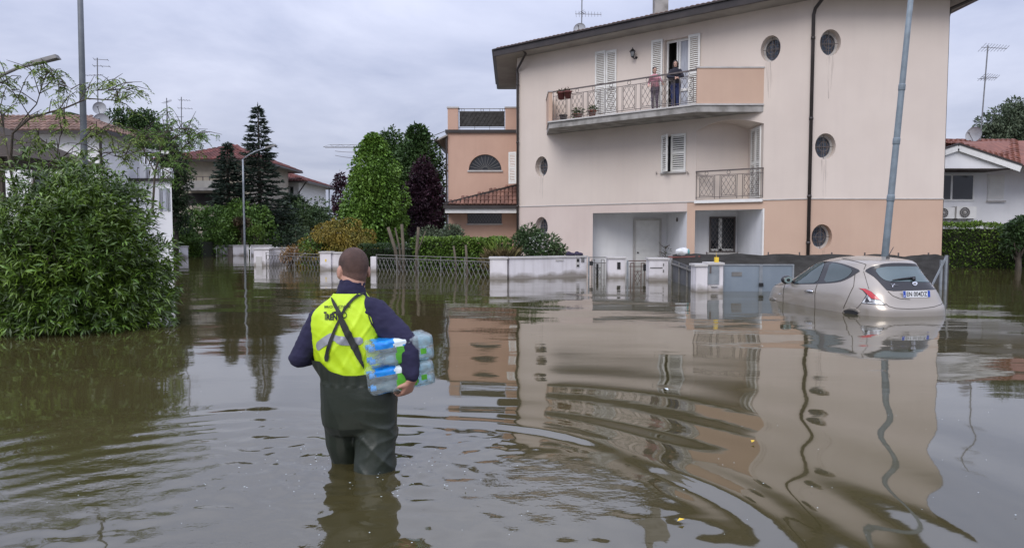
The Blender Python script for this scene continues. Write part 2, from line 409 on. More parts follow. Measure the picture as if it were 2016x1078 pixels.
def build_water():
    def spaced(lo, mid0, mid1, hi, step, growth):
        core = np.arange(mid0, mid1 + step / 2, step); a = [core]
        x = mid1; s = step; up = []
        while x < hi: s *= growth; x += s; up.append(x)
        x = mid0; s = step; dn = []
        while x > lo: s *= growth; x -= s; dn.append(x)
        return np.array(dn[::-1] + list(core) + up)
    xs = spaced(-300, -4.6, 5.4, 300, .028, 1.055)
    ys = spaced(-40, 1.5, 8.6, 420, .026, 1.016)
    X, Y = np.meshgrid(xs, ys)
    rng = np.random.default_rng(3)
    H = np.zeros_like(X)
    r = np.hypot(X + 1.5, Y - 2.9)
    ang = np.arctan2(Y - 2.9, X + 1.5)
    right = 1 / (1 + np.exp(-(X + .2) / .5))
    mod = .72 + .30 * np.sin(ang * 6.3 + .7) * np.sin(ang * 2.7 + r * 1.9) + .22 * np.sin(ang * 13 + r * 3.1)
    wob = .10 * np.sin(ang * 5 + 1.0) + .06 * np.sin(ang * 9 + 2)
    rr = r + wob * np.clip(r - 2.2, 0, 1)
    H += mod * (.0042 + .0026 * right) * np.sin(2 * np.pi * (rr - 2.80) / .40) * np.exp(-((rr - 2.86) / .24) ** 2)
    H += mod * .0085 * right * np.sin(2 * np.pi * (rr - 2.85) / .80) * np.exp(-((rr - 3.45) / .5) ** 2)
    H += .0060 * right * np.sin(2 * np.pi * (rr - 2.85) / 1.25) * np.exp(-((rr - 4.5) / .9) ** 2)
    left = 1 - right
    H += mod * .0026 * left * np.sin(2 * np.pi * (rr - 2.3) / .26) * np.exp(-((rr - 2.25) / .40) ** 2)
    H += .0016 * np.sin(2 * np.pi * (rr - 1.7) / .21) * np.exp(-((rr - 1.75) / .35) ** 2)
    # small rings close to the legs
    r2 = np.hypot(X + .92, Y - 4.48)
    H += .0035 * np.sin(2 * np.pi * r2 / .125) * np.exp(-np.maximum(r2 - .12, 0) / .34)
    # broken chop inside the wake
    wake = 1 / (1 + np.exp((rr - 2.55) / .12)); wake *= np.exp(-np.maximum(np.abs(X + 1.2) - 2.2, 0) / .6)
    near = np.exp(-(r2 / 1.2) ** 2)
    ch = np.zeros_like(X)
    for k in range(34):
        lam = rng.uniform(.07, .30); th = rng.uniform(0, 2 * np.pi); ph = rng.uniform(0, 6.28)
        ch += lam * np.sin(2 * np.pi / lam * (X * np.cos(th) + Y * np.sin(th)) + ph + 1.5 * np.sin(X * 2.1 + k) + 1.5 * np.sin(Y * 1.7 + 2 * k))
    H += ch * wake * (.0009 + .0036 * near) * .75
    # quiet swell over the whole street, longer crests across the view
    sw = np.zeros_like(X)
    for k in range(22):
        lam = rng.uniform(.55, 2.6); th = rng.normal(np.pi / 2, .42); ph = rng.uniform(0, 6.28)
        sw += lam * np.sin(2 * np.pi / lam * (X * np.cos(th) + Y * np.sin(th)) + ph + .8 * np.sin(X * .7 + k) + .6 * np.sin(Y * .45 + 3 * k))
    calm = .55 + .45 * np.tanh((Y - 6) / 3)
    fade = np.clip((70 - np.hypot(X, Y)) / 60, 0, 1)
    H += sw * .00036 * calm * fade
    V = np.stack([X, Y, H], -1).reshape(-1, 3)
    ny, nx = X.shape
    i = np.arange(ny - 1)[:, None] * nx + np.arange(nx - 1)[None, :]
    F = np.stack([i, i + 1, i + nx + 1, i + nx], -1).reshape(-1, 4)
    m = bpy.data.materials.new('muddy_flood_water'); m.use_nodes = True
    t = m.node_tree; b = t.nodes['Principled BSDF']
    b.inputs['Roughness'].default_value = .035; b.inputs['IOR'].default_value = 2.05
    ge = t.nodes.new('ShaderNodeNewGeometry')
    nz = t.nodes.new('ShaderNodeTexNoise'); nz.inputs['Scale'].default_value = .5; nz.inputs['Detail'].default_value = 6
    t.links.new(ge.outputs['Position'], nz.inputs['Vector'])
    rp = t.nodes.new('ShaderNodeValToRGB'); t.links.new(nz.outputs[0], rp.inputs[0])
    rp.color_ramp.elements[0].position = .35; rp.color_ramp.elements[0].color = (.050, .042, .016, 1)
    rp.color_ramp.elements[1].position = .68; rp.color_ramp.elements[1].color = (.066, .056, .025, 1)
    t.links.new(rp.outputs[0], b.inputs['Base Color'])
    def nzn(scale, st):
        mp = t.nodes.new('ShaderNodeMapping'); mp.inputs['Scale'].default_value = st
        t.links.new(ge.outputs['Position'], mp.inputs[0])
        q = t.nodes.new('ShaderNodeTexNoise'); q.inputs['Scale'].default_value = scale; q.inputs['Detail'].default_value = 3
        t.links.new(mp.outputs[0], q.inputs['Vector']); return q.outputs[0]
    sxy = t.nodes.new('ShaderNodeSeparateXYZ'); t.links.new(ge.outputs['Position'], sxy.inputs[0])
    prev = None
    for scale, st, strength, dist in ((1.5, (.45, 1.2, 1), .22, .03), (5.0, (.6, 1, 1), .14, .005), (17.0, (.8, 1, 1), .10, .003)):
        bp = t.nodes.new('ShaderNodeBump'); bp.inputs['Strength'].default_value = strength; bp.inputs['Distance'].default_value = dist
        mr = t.nodes.new('ShaderNodeMapRange'); mr.inputs[1].default_value = 5.5; mr.inputs[2].default_value = 13; mr.inputs[3].default_value = strength * .25; mr.inputs[4].default_value = strength
        t.links.new(sxy.outputs[1], mr.inputs[0]); t.links.new(mr.outputs[0], bp.inputs['Strength'])
        t.links.new(nzn(scale, st), bp.inputs['Height'])
        if prev: t.links.new(prev, bp.inputs['Normal'])
        prev = bp.outputs[0]
    # small wind-like scuffs inside the wake
    for cx_, cy_, rad in ((.15, 4.05, .75), (-2.3, 4.35, .9), (-1.3, 3.4, .6)):
        ds = t.nodes.new('ShaderNodeVectorMath'); ds.operation = 'DISTANCE'; ds.inputs[1].default_value = (cx_, cy_, 0); t.links.new(ge.outputs['Position'], ds.inputs[0])
        mr = t.nodes.new('ShaderNodeMapRange'); mr.inputs[1].default_value = rad * .35; mr.inputs[2].default_value = rad; mr.inputs[3].default_value = .42; mr.inputs[4].default_value = 0; t.links.new(ds.outputs['Value'], mr.inputs[0])
        bp = t.nodes.new('ShaderNodeBump'); bp.inputs['Distance'].default_value = .006; t.links.new(mr.outputs[0], bp.inputs['Strength']); t.links.new(nzn(26, (.7, 1, 1)), bp.inputs['Height']); t.links.new(prev, bp.inputs['Normal']); prev = bp.outputs[0]
    t.links.new(prev, b.inputs['Normal'])
    o = npmesh('flood_water', V, F, m, None, True); o['kind'] = 'structure'
build_water()

# ------------------------------------------------------------------ shared building pieces
def wall(name, O, ux, outer, holes, m, parent, n_in=None):
    """flat wall in the plane (O, ux, up) with holes [(loop, depth)] and their reveals"""
    O = Vector(O); ux = Vector(ux)
    T = lambda p: O + ux * p[0] + Vector((0, 0, p[1]))
    loops = [[T(p) for p in outer]] + [[T(p) for p in h] for h, d in holes]
    flat = [[Vector((p[0], p[1], 0)) for p in outer]] + [[Vector((p[0], p[1], 0)) for p in h] for h, d in holes]
    b = MB(); b.add([p for l in loops for p in l], tessellate_polygon(flat))
    for (h, d), l in zip(holes, loops[1:]):
        if d:
            n = len(l); dv = d if isinstance(d, Vector) else n_in * d
            b.add(l + [p + dv for p in l], [(i, (i + 1) % n, n + (i + 1) % n, n + i) for i in range(n)])
    return b.build(name, m, parent)
def oval(s, z, rs, rz, n=36): return [(s + rs * math.cos(2 * math.pi * i / n), z + rz * math.sin(2 * math.pi * i / n)) for i in range(n)]
def rect(s0, s1, z0, z1): return [(s0, z0), (s1, z0), (s1, z1), (s0, z1)]
def oval_window(parent, O, ux, n_in, s, z, rs, rz, depth):
    O = Vector(O); T = lambda p, d: O + ux * p[0] + Vector((0, 0, p[1])) + n_in * d
    b = MB(); n = 36
    for r0, r1, d0, d1 in ((1.02, .80, depth - .05, depth + .02),):
        a = [T(p, d0) for p in oval(s, z, rs * r0, rz * r0, n)]; c = [T(p, d0) for p in oval(s, z, rs * r1, rz * r1, n)]
        e = [T(p, d1) for p in oval(s, z, rs * r1, rz * r1, n)]
        b.add(a + c + e, [(i, (i + 1) % n, n + (i + 1) % n, n + i) for i in range(n)] + [(n + i, n + (i + 1) % n, 2 * n + (i + 1) % n, 2 * n + i) for i in range(n)])
    f = b.build('oval_window', M_sill, parent, False)
    pl = [T(p, depth + .01) for p in oval(s, z, rs * .86, rz * .86, n)]
    MB().add(pl, [tuple(range(n))]).build('pane', M_glassb, f)
    for k in range(-1, 2):
        q = rs * .5 * k; h = rz * .8 * math.sqrt(max(0, 1 - (q / (rs * .82)) ** 2))
        beam('muntin', T((s + q, z - h), depth), T((s + q, z + h), depth), .022, .022, M_iron, f)
        q = rz * .45 * k; h = rs * .8 * math.sqrt(max(0, 1 - (q / (rz * .82)) ** 2))
        beam('muntin', T((s - h, z + q), depth - .004), T((s + h, z + q), depth - .004), .018, .018, M_iron, f)
    a = MB(); a.tube([T((s - rs * .93, z), depth * .45), T((s + rs * .93, z), depth * .45)], .012, 6); a.tube([T((s, z - rz * .93), depth * .45), T((s, z + rz * .93), depth * .45)], .012, 6)
    a.ring(T((s, z), depth * .45), rs * .45, .012, n_in, 16, 5)
    a.build('grille', M_iron, f)
    return f
def shutter(parent, p, ux, w, z0, z1, nout, mats=M_shut, t=.045, pitch=.075, name='shutter'):
    """one louvred leaf: frame as a part, every slat a sub-part; p is a bottom corner (x, y)"""
    p = Vector((p[0], p[1], 0)); ux = Vector(ux).normalized(); nout = Vector(nout).normalized()
    Q = lambda a, z, d=0.0: p + ux * a + nout * d + Vector((0, 0, z))
    b = MB(); e = .075
    b.bar(Q(e / 2, z0), Q(e / 2, z1), e, t, nout); b.bar(Q(w - e / 2, z0), Q(w - e / 2, z1), e, t, nout)
    for zz in (z0 + .05, (z0 + z1) / 2, z1 - .05): b.bar(Q(e, zz), Q(w - e, zz), .1, t * .96, nout)
    f = b.build(name, mats, parent)
    for lo, hi in ((z0 + .1, (z0 + z1) / 2 - .05), ((z0 + z1) / 2 + .05, z1 - .1)):
        k = max(1, int((hi - lo) / pitch))
        for i in range(k):
            z = lo + (i + .5) * (hi - lo) / k
            up = (nout * .75 + Vector((0, 0, -.9))).normalized()
            beam('slat', Q(e, z), Q(w - e, z), .012, .062, mats, f, up)
    return f
def lattice(parent, p, q, z0, z1, dw, m, th=.016, slope=None, name='lattice_bar', dh=None, off=0.0):
    """crossing diagonal bars filling the upright rectangle from p to q (x, y points)"""
    p = Vector((p[0], p[1], 0)); q = Vector((q[0], q[1], 0)); W_ = (q - p).length; ux = (q - p) / W_; H = z1 - z0
    dh = dh or dw * 1.55; k = dw / dh
    T = lambda a, z: p + ux * a + Vector((0, 0, z0 + z))
    nn = ux.cross(Vector((0, 0, 1)))
    i0 = -int(H * k / dw) - 1
    for sgn in (1, -1):
        for i in range(i0, int(W_ / dw) + 2):
            a0 = i * dw + off if sgn > 0 else W_ - i * dw - off
            # line a = a0 + sgn*k*z
            pts = []
            za, zb = 0.0, H
            lo, hi = (0 - a0) / (sgn * k), (W_ - a0) / (sgn * k)
            if lo > hi: lo, hi = hi, lo
            za, zb = max(za, lo), min(zb, hi)
            if zb - za < .04: continue
            A = T(a0 + sgn * k * za, za) + nn * (.007 * sgn); B = T(a0 + sgn * k * zb, zb) + nn * (.007 * sgn)
            beam(name, A, B, th, th * .7, m, parent)
TILE = {}
def tile_mesh(m, w, l):
    k = (m.name, w, l)
    if k not in TILE:
        V = []; n = 5
        for y, s in ((0, 1.0), (l, .86)):
            for i in range(n + 1):
                t = math.pi * i / n; V.append((-math.cos(t) * w * .5 * s, y, math.sin(t) * w * .34 * s + (.02 if y == 0 else 0)))
        F = [(i, i + 1, n + 2 + i, n + 1 + i) for i in range(n)] + [tuple(range(n + 1))[::-1]]
        me = bpy.data.meshes.new('tile'); me.from_pydata(V, [], F); me.materials.append(m)
        TILE[k] = (me, np.array(V), F)
    return TILE[k]
def tile_roof(parent, O, ea, us, inside, A, B, mp, ms, limit, w=.22, l=.38, part='tile'):
    """rows of barrel tiles from eave point O along ea (A long) up the slope us (B long); inside(a, b) clips"""
    O = Vector(O); ea = Vector(ea).normalized(); us = Vector(us).normalized(); nz = ea.cross(us).normalized()
    if nz.z < 0: nz = -nz
    me, V, F = tile_mesh(mp, w, l * 1.15); done = 0; sv = []; sf = []
    for j in range(int(B / l) + 1):
        for i in range(int(A / w) + 1):
            a, b = (i + .5) * w, j * l
            if not inside(a, b): continue
            q = O + ea * a + us * b + nz * random.uniform(.0, .012); rr = random.uniform(-.03, .03)
            e2 = (ea + us * rr).normalized(); u2 = (us - ea * rr).normalized()
            M = Matrix(((e2.x, u2.x, nz.x, q.x), (e2.y, u2.y, nz.y, q.y), (e2.z, u2.z, nz.z, q.z), (0, 0, 0, 1)))
            if done < limit: piece(part, me, M, parent); done += 1
            else:
                k = len(sv); sv += [M @ Vector(v) for v in V]; sf += [tuple(x + k for x in f) for f in F]
    if sv:
        o = geo('tile_field', sv, sf, ms, parent); o['kind'] = 'stuff'
def poly_inside(poly):
    def f(a, b):
        c = False; n = len(poly)
        for i in range(n):
            (x1, y1), (x2, y2) = poly[i], poly[(i + 1) % n]
            if (y1 > b) != (y2 > b) and a < (x2 - x1) * (b - y1) / (y2 - y1) + x1: c = not c
        return c
    return f
def antenna(name, label, base, top, yagis, tilt=0.0, r=.02, group=None):
    """mast with aerials: yagis = [(z, length, heading deg, elements, half-width)]"""
    base = Vector(base); top = Vector(top)
    t = thing(name, label, 'aerial', base, 0, group)
    MB().tube([base, top], r, 6).build('mast', M_ant, t)
    for z, ln, hd, ne, hw in yagis:
        k = (z - base.z) / (top.z - base.z); c = base.lerp(top, k)
        d = Vector((math.cos(R(hd)), math.sin(R(hd)), -.06)); sd = Vector((-d.y, d.x, 0)).normalized()
        b = MB(); b.bar(c - d * ln * .25, c + d * ln * .75, .022, .022)
        for i in range(ne):
            q = c + d * ln * (-.22 + .95 * i / max(1, ne - 1)); h = hw * (1.15 - .35 * i / max(1, ne - 1))
            b.bar(q - sd * h + Vector((0, 0, h * .35)), q + sd * h - Vector((0, 0, h * .35)), .012, .012)
        b.build('yagi', M_ant, t)
    return t
def dish(label, c, d, r, base, group=None):
    t = thing('satellite_dish', label, 'satellite dish', base, 0, group)
    c = Vector(c); d = Vector(d).normalized()
    prof = [(r * k, -r * .28 * (1 - k * k)) for k in (.02, .3, .55, .8, 1)]
    MB().lathe(c, prof + [(r * 1.02, .02), (r * .99, -.02)], 24, d, False).build('reflector', M_dish, t, True)
    b = MB(); b.tube([c - Vector((0, 0, r * .9)), c + d * r * 1.1 - Vector((0, 0, r * .1))], .015, 6); b.ball(c + d * r * 1.12 - Vector((0, 0, r * .08)), .05, 8, 6)
    b.build('feed_arm', M_ant, t)
    MB().tube([base, Vector((base[0], base[1], c.z - r * .2)), c - d * r * .3], .025, 6).build('bracket', M_ant, t)
    return t
# ------------------------------------------------------------------ the big beige house
K = Vector((10.63, 26.5, 0)); TL = Vector((-.7595, .6506, 0)); NO = Vector((-.6506, -.7595, 0)); NI = -NO
ZB, ZE, SL = 2.576, 9.57, 13.68
UX = Vector((1, 0, 0)); UY = Vector((0, 1, 0)); UZ = Vector((0, 0, 1))
def onw(u, v, off=0.0):
    """point of the slanted wall seen at photo pixel (u, v): distance along the wall from the kink, and height"""
    d = ray(u, v); o = K + NO * off
    t = (o - EYE).dot(NO) / d.dot(NO); q = EYE + d * t
    return ((q - o).dot(TL), q.z)
def onf(u, v, Y=26.5):
    q = P(u, v, Y); return (q.x, q.z)
D3 = lambda s, z, off=0.0: K + TL * s + NO * off + UZ * z
house = thing('house', 'big three storey beige and peach house with oval windows and long balcony', 'house', (8.0, 33, GROUND))
KR = Vector((15.45, 26.5, 0)); LC = K + TL * SL

# openings of the slanted wall
ov1 = onw(1066, 328); ov2 = onw(1517, 96); ov3 = onw(1066, 447)
sA, zA = onw(1372, 258); sC, zC = onw(1504, 243); sPk, zPk = onw(1450, 237)
d_l, d_r = onw(1357, 80)[0], onw(1308, 80)[0]         # open balcony door (s grows to the left)
fl_z = P(1372, 204, 27.62).z                             # balcony floor
dz1 = onw(1330, 76)[1]
w_r, w_l = onw(1349, 300)[0], onw(1305, 300)[0]; wz0, wz1 = onw(1326, 337)[1], onw(1326, 267)[1]
NZ0 = ZB + .06
arch = [(sA, NZ0), (sA, zA)]
for i in range(1, 13):
    k = i / 13; s = sA + (sC - sA) * k
    arch.append((s, zA + (zC - zA) * k + (zPk - (zA + zC) / 2 + .06) * math.sin(math.pi * min(1, k ** .9)) * 1.0))
arch += [(sC, zC), (sC, NZ0)]
pA = D3(sA, 0); YA = pA.y + .02
def fillrev(loop, Yb): return [Vector((D3(s, z).x, Yb, z)) for s, z in loop]
RZ = .22
holes_up = [(oval(ov1[0], ov1[1], .37, .475), .38), (oval(ov2[0], ov2[1], .37, .475), .38),
            (rect(d_l, d_r, fl_z - .05, dz1), RZ), (rect(w_r, w_l, wz0, wz1), RZ), (arch, 0)]
wall('wall', K, TL, [(0, ZB), (SL, ZB), (SL, ZE), (0, ZE)], holes_up, M_beige, house, NI)
back = fillrev(arch, YA); n = len(arch); fr = [D3(s, z) for s, z in arch]
b = MB(); b.add(fr + back, [(i, i + 1, n + i + 1, n + i) for i in range(0, n - 1)])
b.add(back, tessellate_polygon([[Vector((p.x, p.z, 0)) for p in back]]))
b.build('loggia_recess', M_beige, house)
b = MB(); b.add([fr[0], fr[-1], back[-1]], [(0, 1, 2)]); b.build('loggia_floor', M_concrete, house)
# lower storey: pinkish left part with a deep porch, peach right part with a white window bay
r1L, r1R = onw(1167, 460)[0], onw(1352, 460)[0]; r2L, r2R = onw(1368, 460)[0], onw(1501, 460)[0]; zR1, zR2 = 2.2, 2.235; zb = -.62
wall('wall', K, TL, [(SL, zb), (r1L, zb), (r1L, zR1), (r1R, zR1), (r1R, ZB - .004), (SL, ZB - .004)], [(oval(ov3[0], ov3[1], .37, .475), .38)], M_beige2, house, NI)
wall('wall', K, TL, [(r1R, zb), (r1R, ZB - .004), (0, ZB - .004), (0, zb), (r2R, zb), (r2R, zR2), (r2L, zR2), (r2L, zb)], [], M_peach, house, NI)
def recess(sl, sr, zt, Yb, m):
    a, c = D3(sl, 0), D3(sr, 0)
    b = MB()
    for zz in ((zb, zt),):
        q = [(a.x, a.y), (a.x, Yb), (c.x, Yb), (c.x, c.y)]
        b.add([Vector((x, y, z)) for z in zz for x, y in q], [(0, 1, 5, 4), (1, 2, 6, 5), (2, 3, 7, 6), (4, 5, 6, 7)])
    b.build('porch_recess', m, house); return a, c
a1, c1 = recess(r1L, r1R, zR1, 33.5, M_white)
a2, c2 = recess(r2L, r2R, zR2, 30.7, M_white)
# front (right) wall, sides and back
f1, f2, f3 = onf(1635, 84), onf(1625, 288), onf(1618, 466)
wall('wall', (0, 26.5, 0), UX, [(K.x, ZB), (KR.x, ZB), (KR.x, ZE), (K.x, ZE)], [(oval(f1[0], f1[1], .37, .46), .38), (oval(f2[0], f2[1], .37, .46), .38)], M_beige, house, UY)
wall('wall', (0, 26.5, 0), UX, [(K.x, zb), (KR.x, zb), (KR.x, ZB - .004), (K.x, ZB - .004)], [(oval(f3[0], f3[1], .37, .45), .38)], M_peach, house, UY)
for (p, q) in (((KR.x, 26.5), (KR.x, 42)), ((KR.x, 42), (LC.x, 42)), ((LC.x, 42), (LC.x, LC.y))):
    MB().add([(p[0], p[1], zb), (q[0], q[1], zb), (q[0], q[1], ZE), (p[0], p[1], ZE)], [(0, 1, 2, 3)]).build('wall', M_beige, house)
for (s, z) in (ov1, ov2, ov3): oval_window(house, K, TL, NI, s, z, .37, .475, .34)
for (x, z), h in ((f1, .46), (f2, .46), (f3, .45)): oval_window(house, (0, 26.5, 0), UX, UY, x, z, .37, h, .34)
# rain streaks under the round windows
M_stain = bpy.data.materials.new('rain_stain'); M_stain.use_nodes = True; t_ = M_stain.node_tree; q = t_.nodes['Principled BSDF']; q.inputs['Base Color'].default_value = (.30, .26, .235, 1); q.inputs['Roughness'].default_value = .9
ge_ = t_.nodes.new('ShaderNodeNewGeometry'); mp_ = t_.nodes.new('ShaderNodeMapping'); mp_.inputs['Scale'].default_value = (16, 16, .9); nn_ = t_.nodes.new('ShaderNodeTexNoise'); nn_.inputs['Scale'].default_value = 1.0; nn_.inputs['Detail'].default_value = 4
mr_ = t_.nodes.new('ShaderNodeMapRange'); mr_.inputs[1].default_value = .47; mr_.inputs[2].default_value = .72; mr_.inputs[4].default_value = .30
t_.links.new(ge_.outputs['Position'], mp_.inputs[0]); t_.links.new(mp_.outputs[0], nn_.inputs['Vector']); t_.links.new(nn_.outputs[0], mr_.inputs[0]); t_.links.new(mr_.outputs[0], q.inputs['Alpha'])
def streak(pt, z0, z1, w):
    b = MB(); n = 6
    for i in range(n): f = i / (n - 1); ww = w * (1 - .75 * f); b.v += [pt(-ww, z0 + (z1 - z0) * f), pt(ww, z0 + (z1 - z0) * f)]
    b.f = [(2 * i, 2 * i + 1, 2 * i + 3, 2 * i + 2) for i in range(n - 1)]; b.build('rain_stain', M_stain, house)
for (x, z), h, ln in ((f1, .46, 1.5), (f2, .46, 1.4), (f3, .45, .7)): streak(lambda a, zz, x=x: Vector((x + a, 26.494, zz)), z - h - .01, z - h - ln, .15)
for (s, z) in (ov1, ov2): streak(lambda a, zz, s=s: D3(s + a, zz, .006), z - .485, z - 1.8, .17)
# thin painted line between the storeys
b = MB(); b.bar(D3(SL, ZB, .012), D3(sA + .02, ZB, .012), .035, .03, NO); b.bar(D3(sC - .02, ZB, .012), D3(.0, ZB, .012), .035, .03, NO)
b.bar((K.x, 26.488, ZB), (KR.x + .012, 26.488, ZB), .035, .03, (0, -1, 0)); b.build('string_course', M_sill, house)

# roof: eaves with fascia gutter and soffit, tiled slopes
OV = .9; ZF0, ZF1 = 9.57, 9.86
def off_corner():
    o = K + NO * OV; yf = 26.5 - OV
    s = (yf - o.y) / TL.y; e1 = o + TL * s
    xl = -.75; s2 = (xl - o.x) / TL.x; e0 = o + TL * s2
    return e0, e1
E0, E1 = off_corner(); E2 = Vector((KR.x + .95, 25.6, 0)); E3 = Vector((KR.x + .95, 43, 0)); E4 = Vector((-.75, 43, 0))
EV = [E0, E1, E2, E3, E4]; IV = [LC, K, KR, Vector((KR.x, 42, 0)), Vector((LC.x, 42, 0))]
b = MB(); n = 5
b.add([p + UZ * ZF0 for p in EV] + [p + UZ * (ZF0 + .003) for p in IV], [(i, (i + 1) % n, n + (i + 1) % n, n + i) for i in range(n)]); b.build('soffit', M_soffit, house)
cen = Vector((8, 34, 0))
b = MB()
for i in range(5):
    p, q = EV[i], EV[(i + 1) % 5]; d = (q - p).normalized(); nn = Vector((d.y, -d.x, 0))
    if nn.dot(p - cen) < 0: nn = -nn
    b.bar(p + UZ * (ZF0 + .13) + nn * .06 - d * .05, q + UZ * (ZF0 + .13) + nn * .06 + d * .05, .27, .12, nn)
    b.bar(p + UZ * (ZF0 + .29) + nn * .10 - d * .05, q + UZ * (ZF0 + .29) + nn * .10 + d * .05, .05, .19, nn)
b.build('gutter', M_gutter, house)
RUN, RISE = 6.0, 1.72
zr = ZF1
R0 = E0 + NI * RUN + TL * -5.2 + UZ * (zr + RISE); R1 = E1 + NI * RUN + TL * 1.5 + UZ * (zr + RISE)
ee = [p + UZ * zr for p in EV]
b = MB(); b.add([ee[0], ee[1], R1, R0], [(0, 1, 2, 3)]); b.add([ee[1], ee[2], R1], [(0, 1, 2)]); b.add([ee[2], ee[3], R1], [(0, 1, 2)]); b.add([ee[3], ee[4], R0, R1], [(0, 1, 2, 3)]); b.add([ee[4], ee[0], R0], [(0, 1, 2)])
b.build('roof', M_tile, house)
eL = (E1 - E0); AL = eL.length; ea = eL.normalized(); us = (NI * RUN + UZ * RISE).normalized(); BL = math.hypot(RUN, RISE)
tile_roof(house, ee[0] + UZ * .02, ea, us, poly_inside([(-.1, -.1), (AL, -.1), (AL - 1.5 - .2, BL), (5.2, BL)]), AL, BL, M_tilep, M_tile, 280)
us2 = (Vector((.62, 5.2, 0)).normalized() * 0 + (R0 - (ee[4] + (ee[0] - ee[4]) * .5)))
# chimney standing on the slope
cx = P(1300, 14, 31.0)
b = MB(); b.box(cx.x - .27, cx.x + .27, 30.7, 31.25, 10.2, 12.15); b.build('chimney', M_concrete, house)
b = MB(); b.box(cx.x - .36, cx.x + .36, 30.6, 31.35, 12.15, 12.27); b.build('chimney_cap', M_concrete, house)

# down pipes with swan necks
b = MB(); e = (E1 * .12 + K * .88) + UZ * 0
x0 = K.x - .02; yk = 26.40
b.tube([(x0 + .22, 25.62, 9.72), (x0 + .16, 25.75, 9.52), (x0 + .02, 26.3, 9.2), (x0, yk, 9.0), (x0, yk, -.5)], .062, 10)
for z in (1.0, 2.66, 5.4, 8.2): b.lathe((x0, yk, z), [(.078, -.05), (.078, .05)], 10)
b.build('downpipe', M_gutter, house, True)
b = MB(); pl = D3(SL - .12, 0, .1)
e = E0 + (E1 - E0).normalized() * 1.6
b.tube([e + UZ * 9.65 - NO * .05, e + UZ * 9.5 - NO * .25, pl + UZ * 9.0 + NO * .03, pl + UZ * 8.8, pl + UZ * -.5], .055, 10)
for z in (2.6, 5.6, 8.3): b.lathe((pl.x, pl.y, z), [(.07, -.04), (.07, .04)], 10)
b.build('downpipe', M_gutter, house, True)
b = MB(); b.tube([(KR.x + .98, 25.75, 9.74), (KR.x + .80, 25.95, 9.55), (KR.x + .10, 26.6, 9.28), (KR.x + .07, 26.7, 9.0), (KR.x + .07, 26.7, -.5)], .055, 10); b.build('downpipe', M_gutter, house, True)

# ---- long balcony
YP = 27.62
B0 = P(1372, 204, YP); B0.z = 0; B1x = P(1496, 170, YP).x
sl = (P(1081, 238, 32.1).x - B0.x) / TL.x; B2 = B0 + TL * sl; B2.z = 0
# left flank runs straight back to the wall
s3 = (B2.x - K.x) / TL.x; B3 = K + TL * s3; B3.z = 0
s4 = (YP - K.y) / TL.y; B4 = K + TL * s4; B4.z = 0
ZS = fl_z; ZS0 = ZS - .30; ZTOP = P(1430, 134, YP).z
pts = [B0, B4, B3, B2]
b = MB(); lp = [p + UZ * ZS0 for p in pts]; hp = [p + UZ * (ZS - .06) for p in pts]
b.add(lp + hp, [(0, 1, 2, 3), (4, 5, 6, 7), (0, 1, 5, 4), (2, 3, 7, 6), (3, 0, 4, 7)])
balcony = b.build('balcony_slab', M_concrete, house)
b = MB(); o = .04
pts2 = [B0 + Vector((-.01, -o, 0)), B4 + Vector((0, -o, 0)), B3, B2 + Vector((-o, -.02, 0)) + NO * o]
b.add([p + UZ * (ZS - .06) for p in pts2] + [p + UZ * ZS for p in pts2], [(0, 1, 2, 3), (4, 5, 6, 7), (0, 1, 5, 4), (2, 3, 7, 6), (3, 0, 4, 7)])
b.build('balcony_edge', M_sill, balcony)
b = MB(); b.box(B0.x, B4.x + .06, YP + .0, YP + .14, ZS - .05, ZTOP); b.build('parapet', M_peach, balcony)
b = MB(); b.box(B0.x - .03, B4.x + .02, YP - .03, YP + .17, ZTOP, ZTOP + .05); b.build('parapet_coping', M_sill, balcony)
ZT2 = P(1081, 181, B2.y).z
b = MB(); b.box(B2.x - .02, B2.x + .14, B2.y + .02, B3.y, ZS - .05, ZT2); b.build('parapet', M_peach, balcony)
b = MB(); b.box(B2.x - .05, B2.x + .17, B2.y - .02, B3.y, ZT2, ZT2 + .05); b.build('parapet_coping', M_sill, balcony)
def railing(parent, p, q, z0, zt, npan, m, dw=.17, post_gap=.16, rings=4, name='railing'):
    """wrought rail: hand rail, second rail with rings between, lattice panels parted by plain uprights"""
    p = Vector((p[0], p[1], 0)); q = Vector((q[0], q[1], 0)); d = q - p; Ln = d.length; d.normalize(); nn = d.cross(UZ)
    T = lambda a, z: p + d * a + UZ * z
    H = zt - z0
    b = MB(); b.bar(T(0, zt), T(Ln, zt), .045, .055); b.bar(T(0, z0 + H * .84), T(Ln, z0 + H * .84), .022, .022); b.bar(T(0, z0 + H * .07), T(Ln, z0 + H * .07), .022, .022)
    for k in range(rings): b.ring(T(Ln * (k + .5) / rings, z0 + H * .92), H * .062, .010, nn, 14, 5)
    r = b.build(name, m, parent)
    pw = Ln / npan
    for k in range(npan + 1):
        a = min(max(k * pw, .02), Ln - .02)
        for g in ((-post_gap / 2, post_gap / 2) if 0 < k < npan else (0,)):
            beam('upright', T(a + g, z0), T(a + g, zt if k in (0, npan) else z0 + H * .84), .022, .022, m, r)
    for k in range(npan):
        a0 = k * pw + post_gap / 2 + .06; a1 = (k + 1) * pw - post_gap / 2 - .06
        beam('upright', T(a0, z0 + H * .07), T(a0, z0 + H * .80), .018, .018, m, r); beam('upright', T(a1, z0 + H * .07), T(a1, z0 + H * .80), .018, .018, m, r)
        beam('cross_rail', T(a0, z0 + H * .80), T(a1, z0 + H * .80), .018, .018, m, r); beam('cross_rail', T(a0, z0 + H * .12), T(a1, z0 + H * .12), .018, .018, m, r)
        lattice(r, T(a0, 0), T(a1, 0), z0 + H * .12, z0 + H * .80, dw, m, .014)
    return r
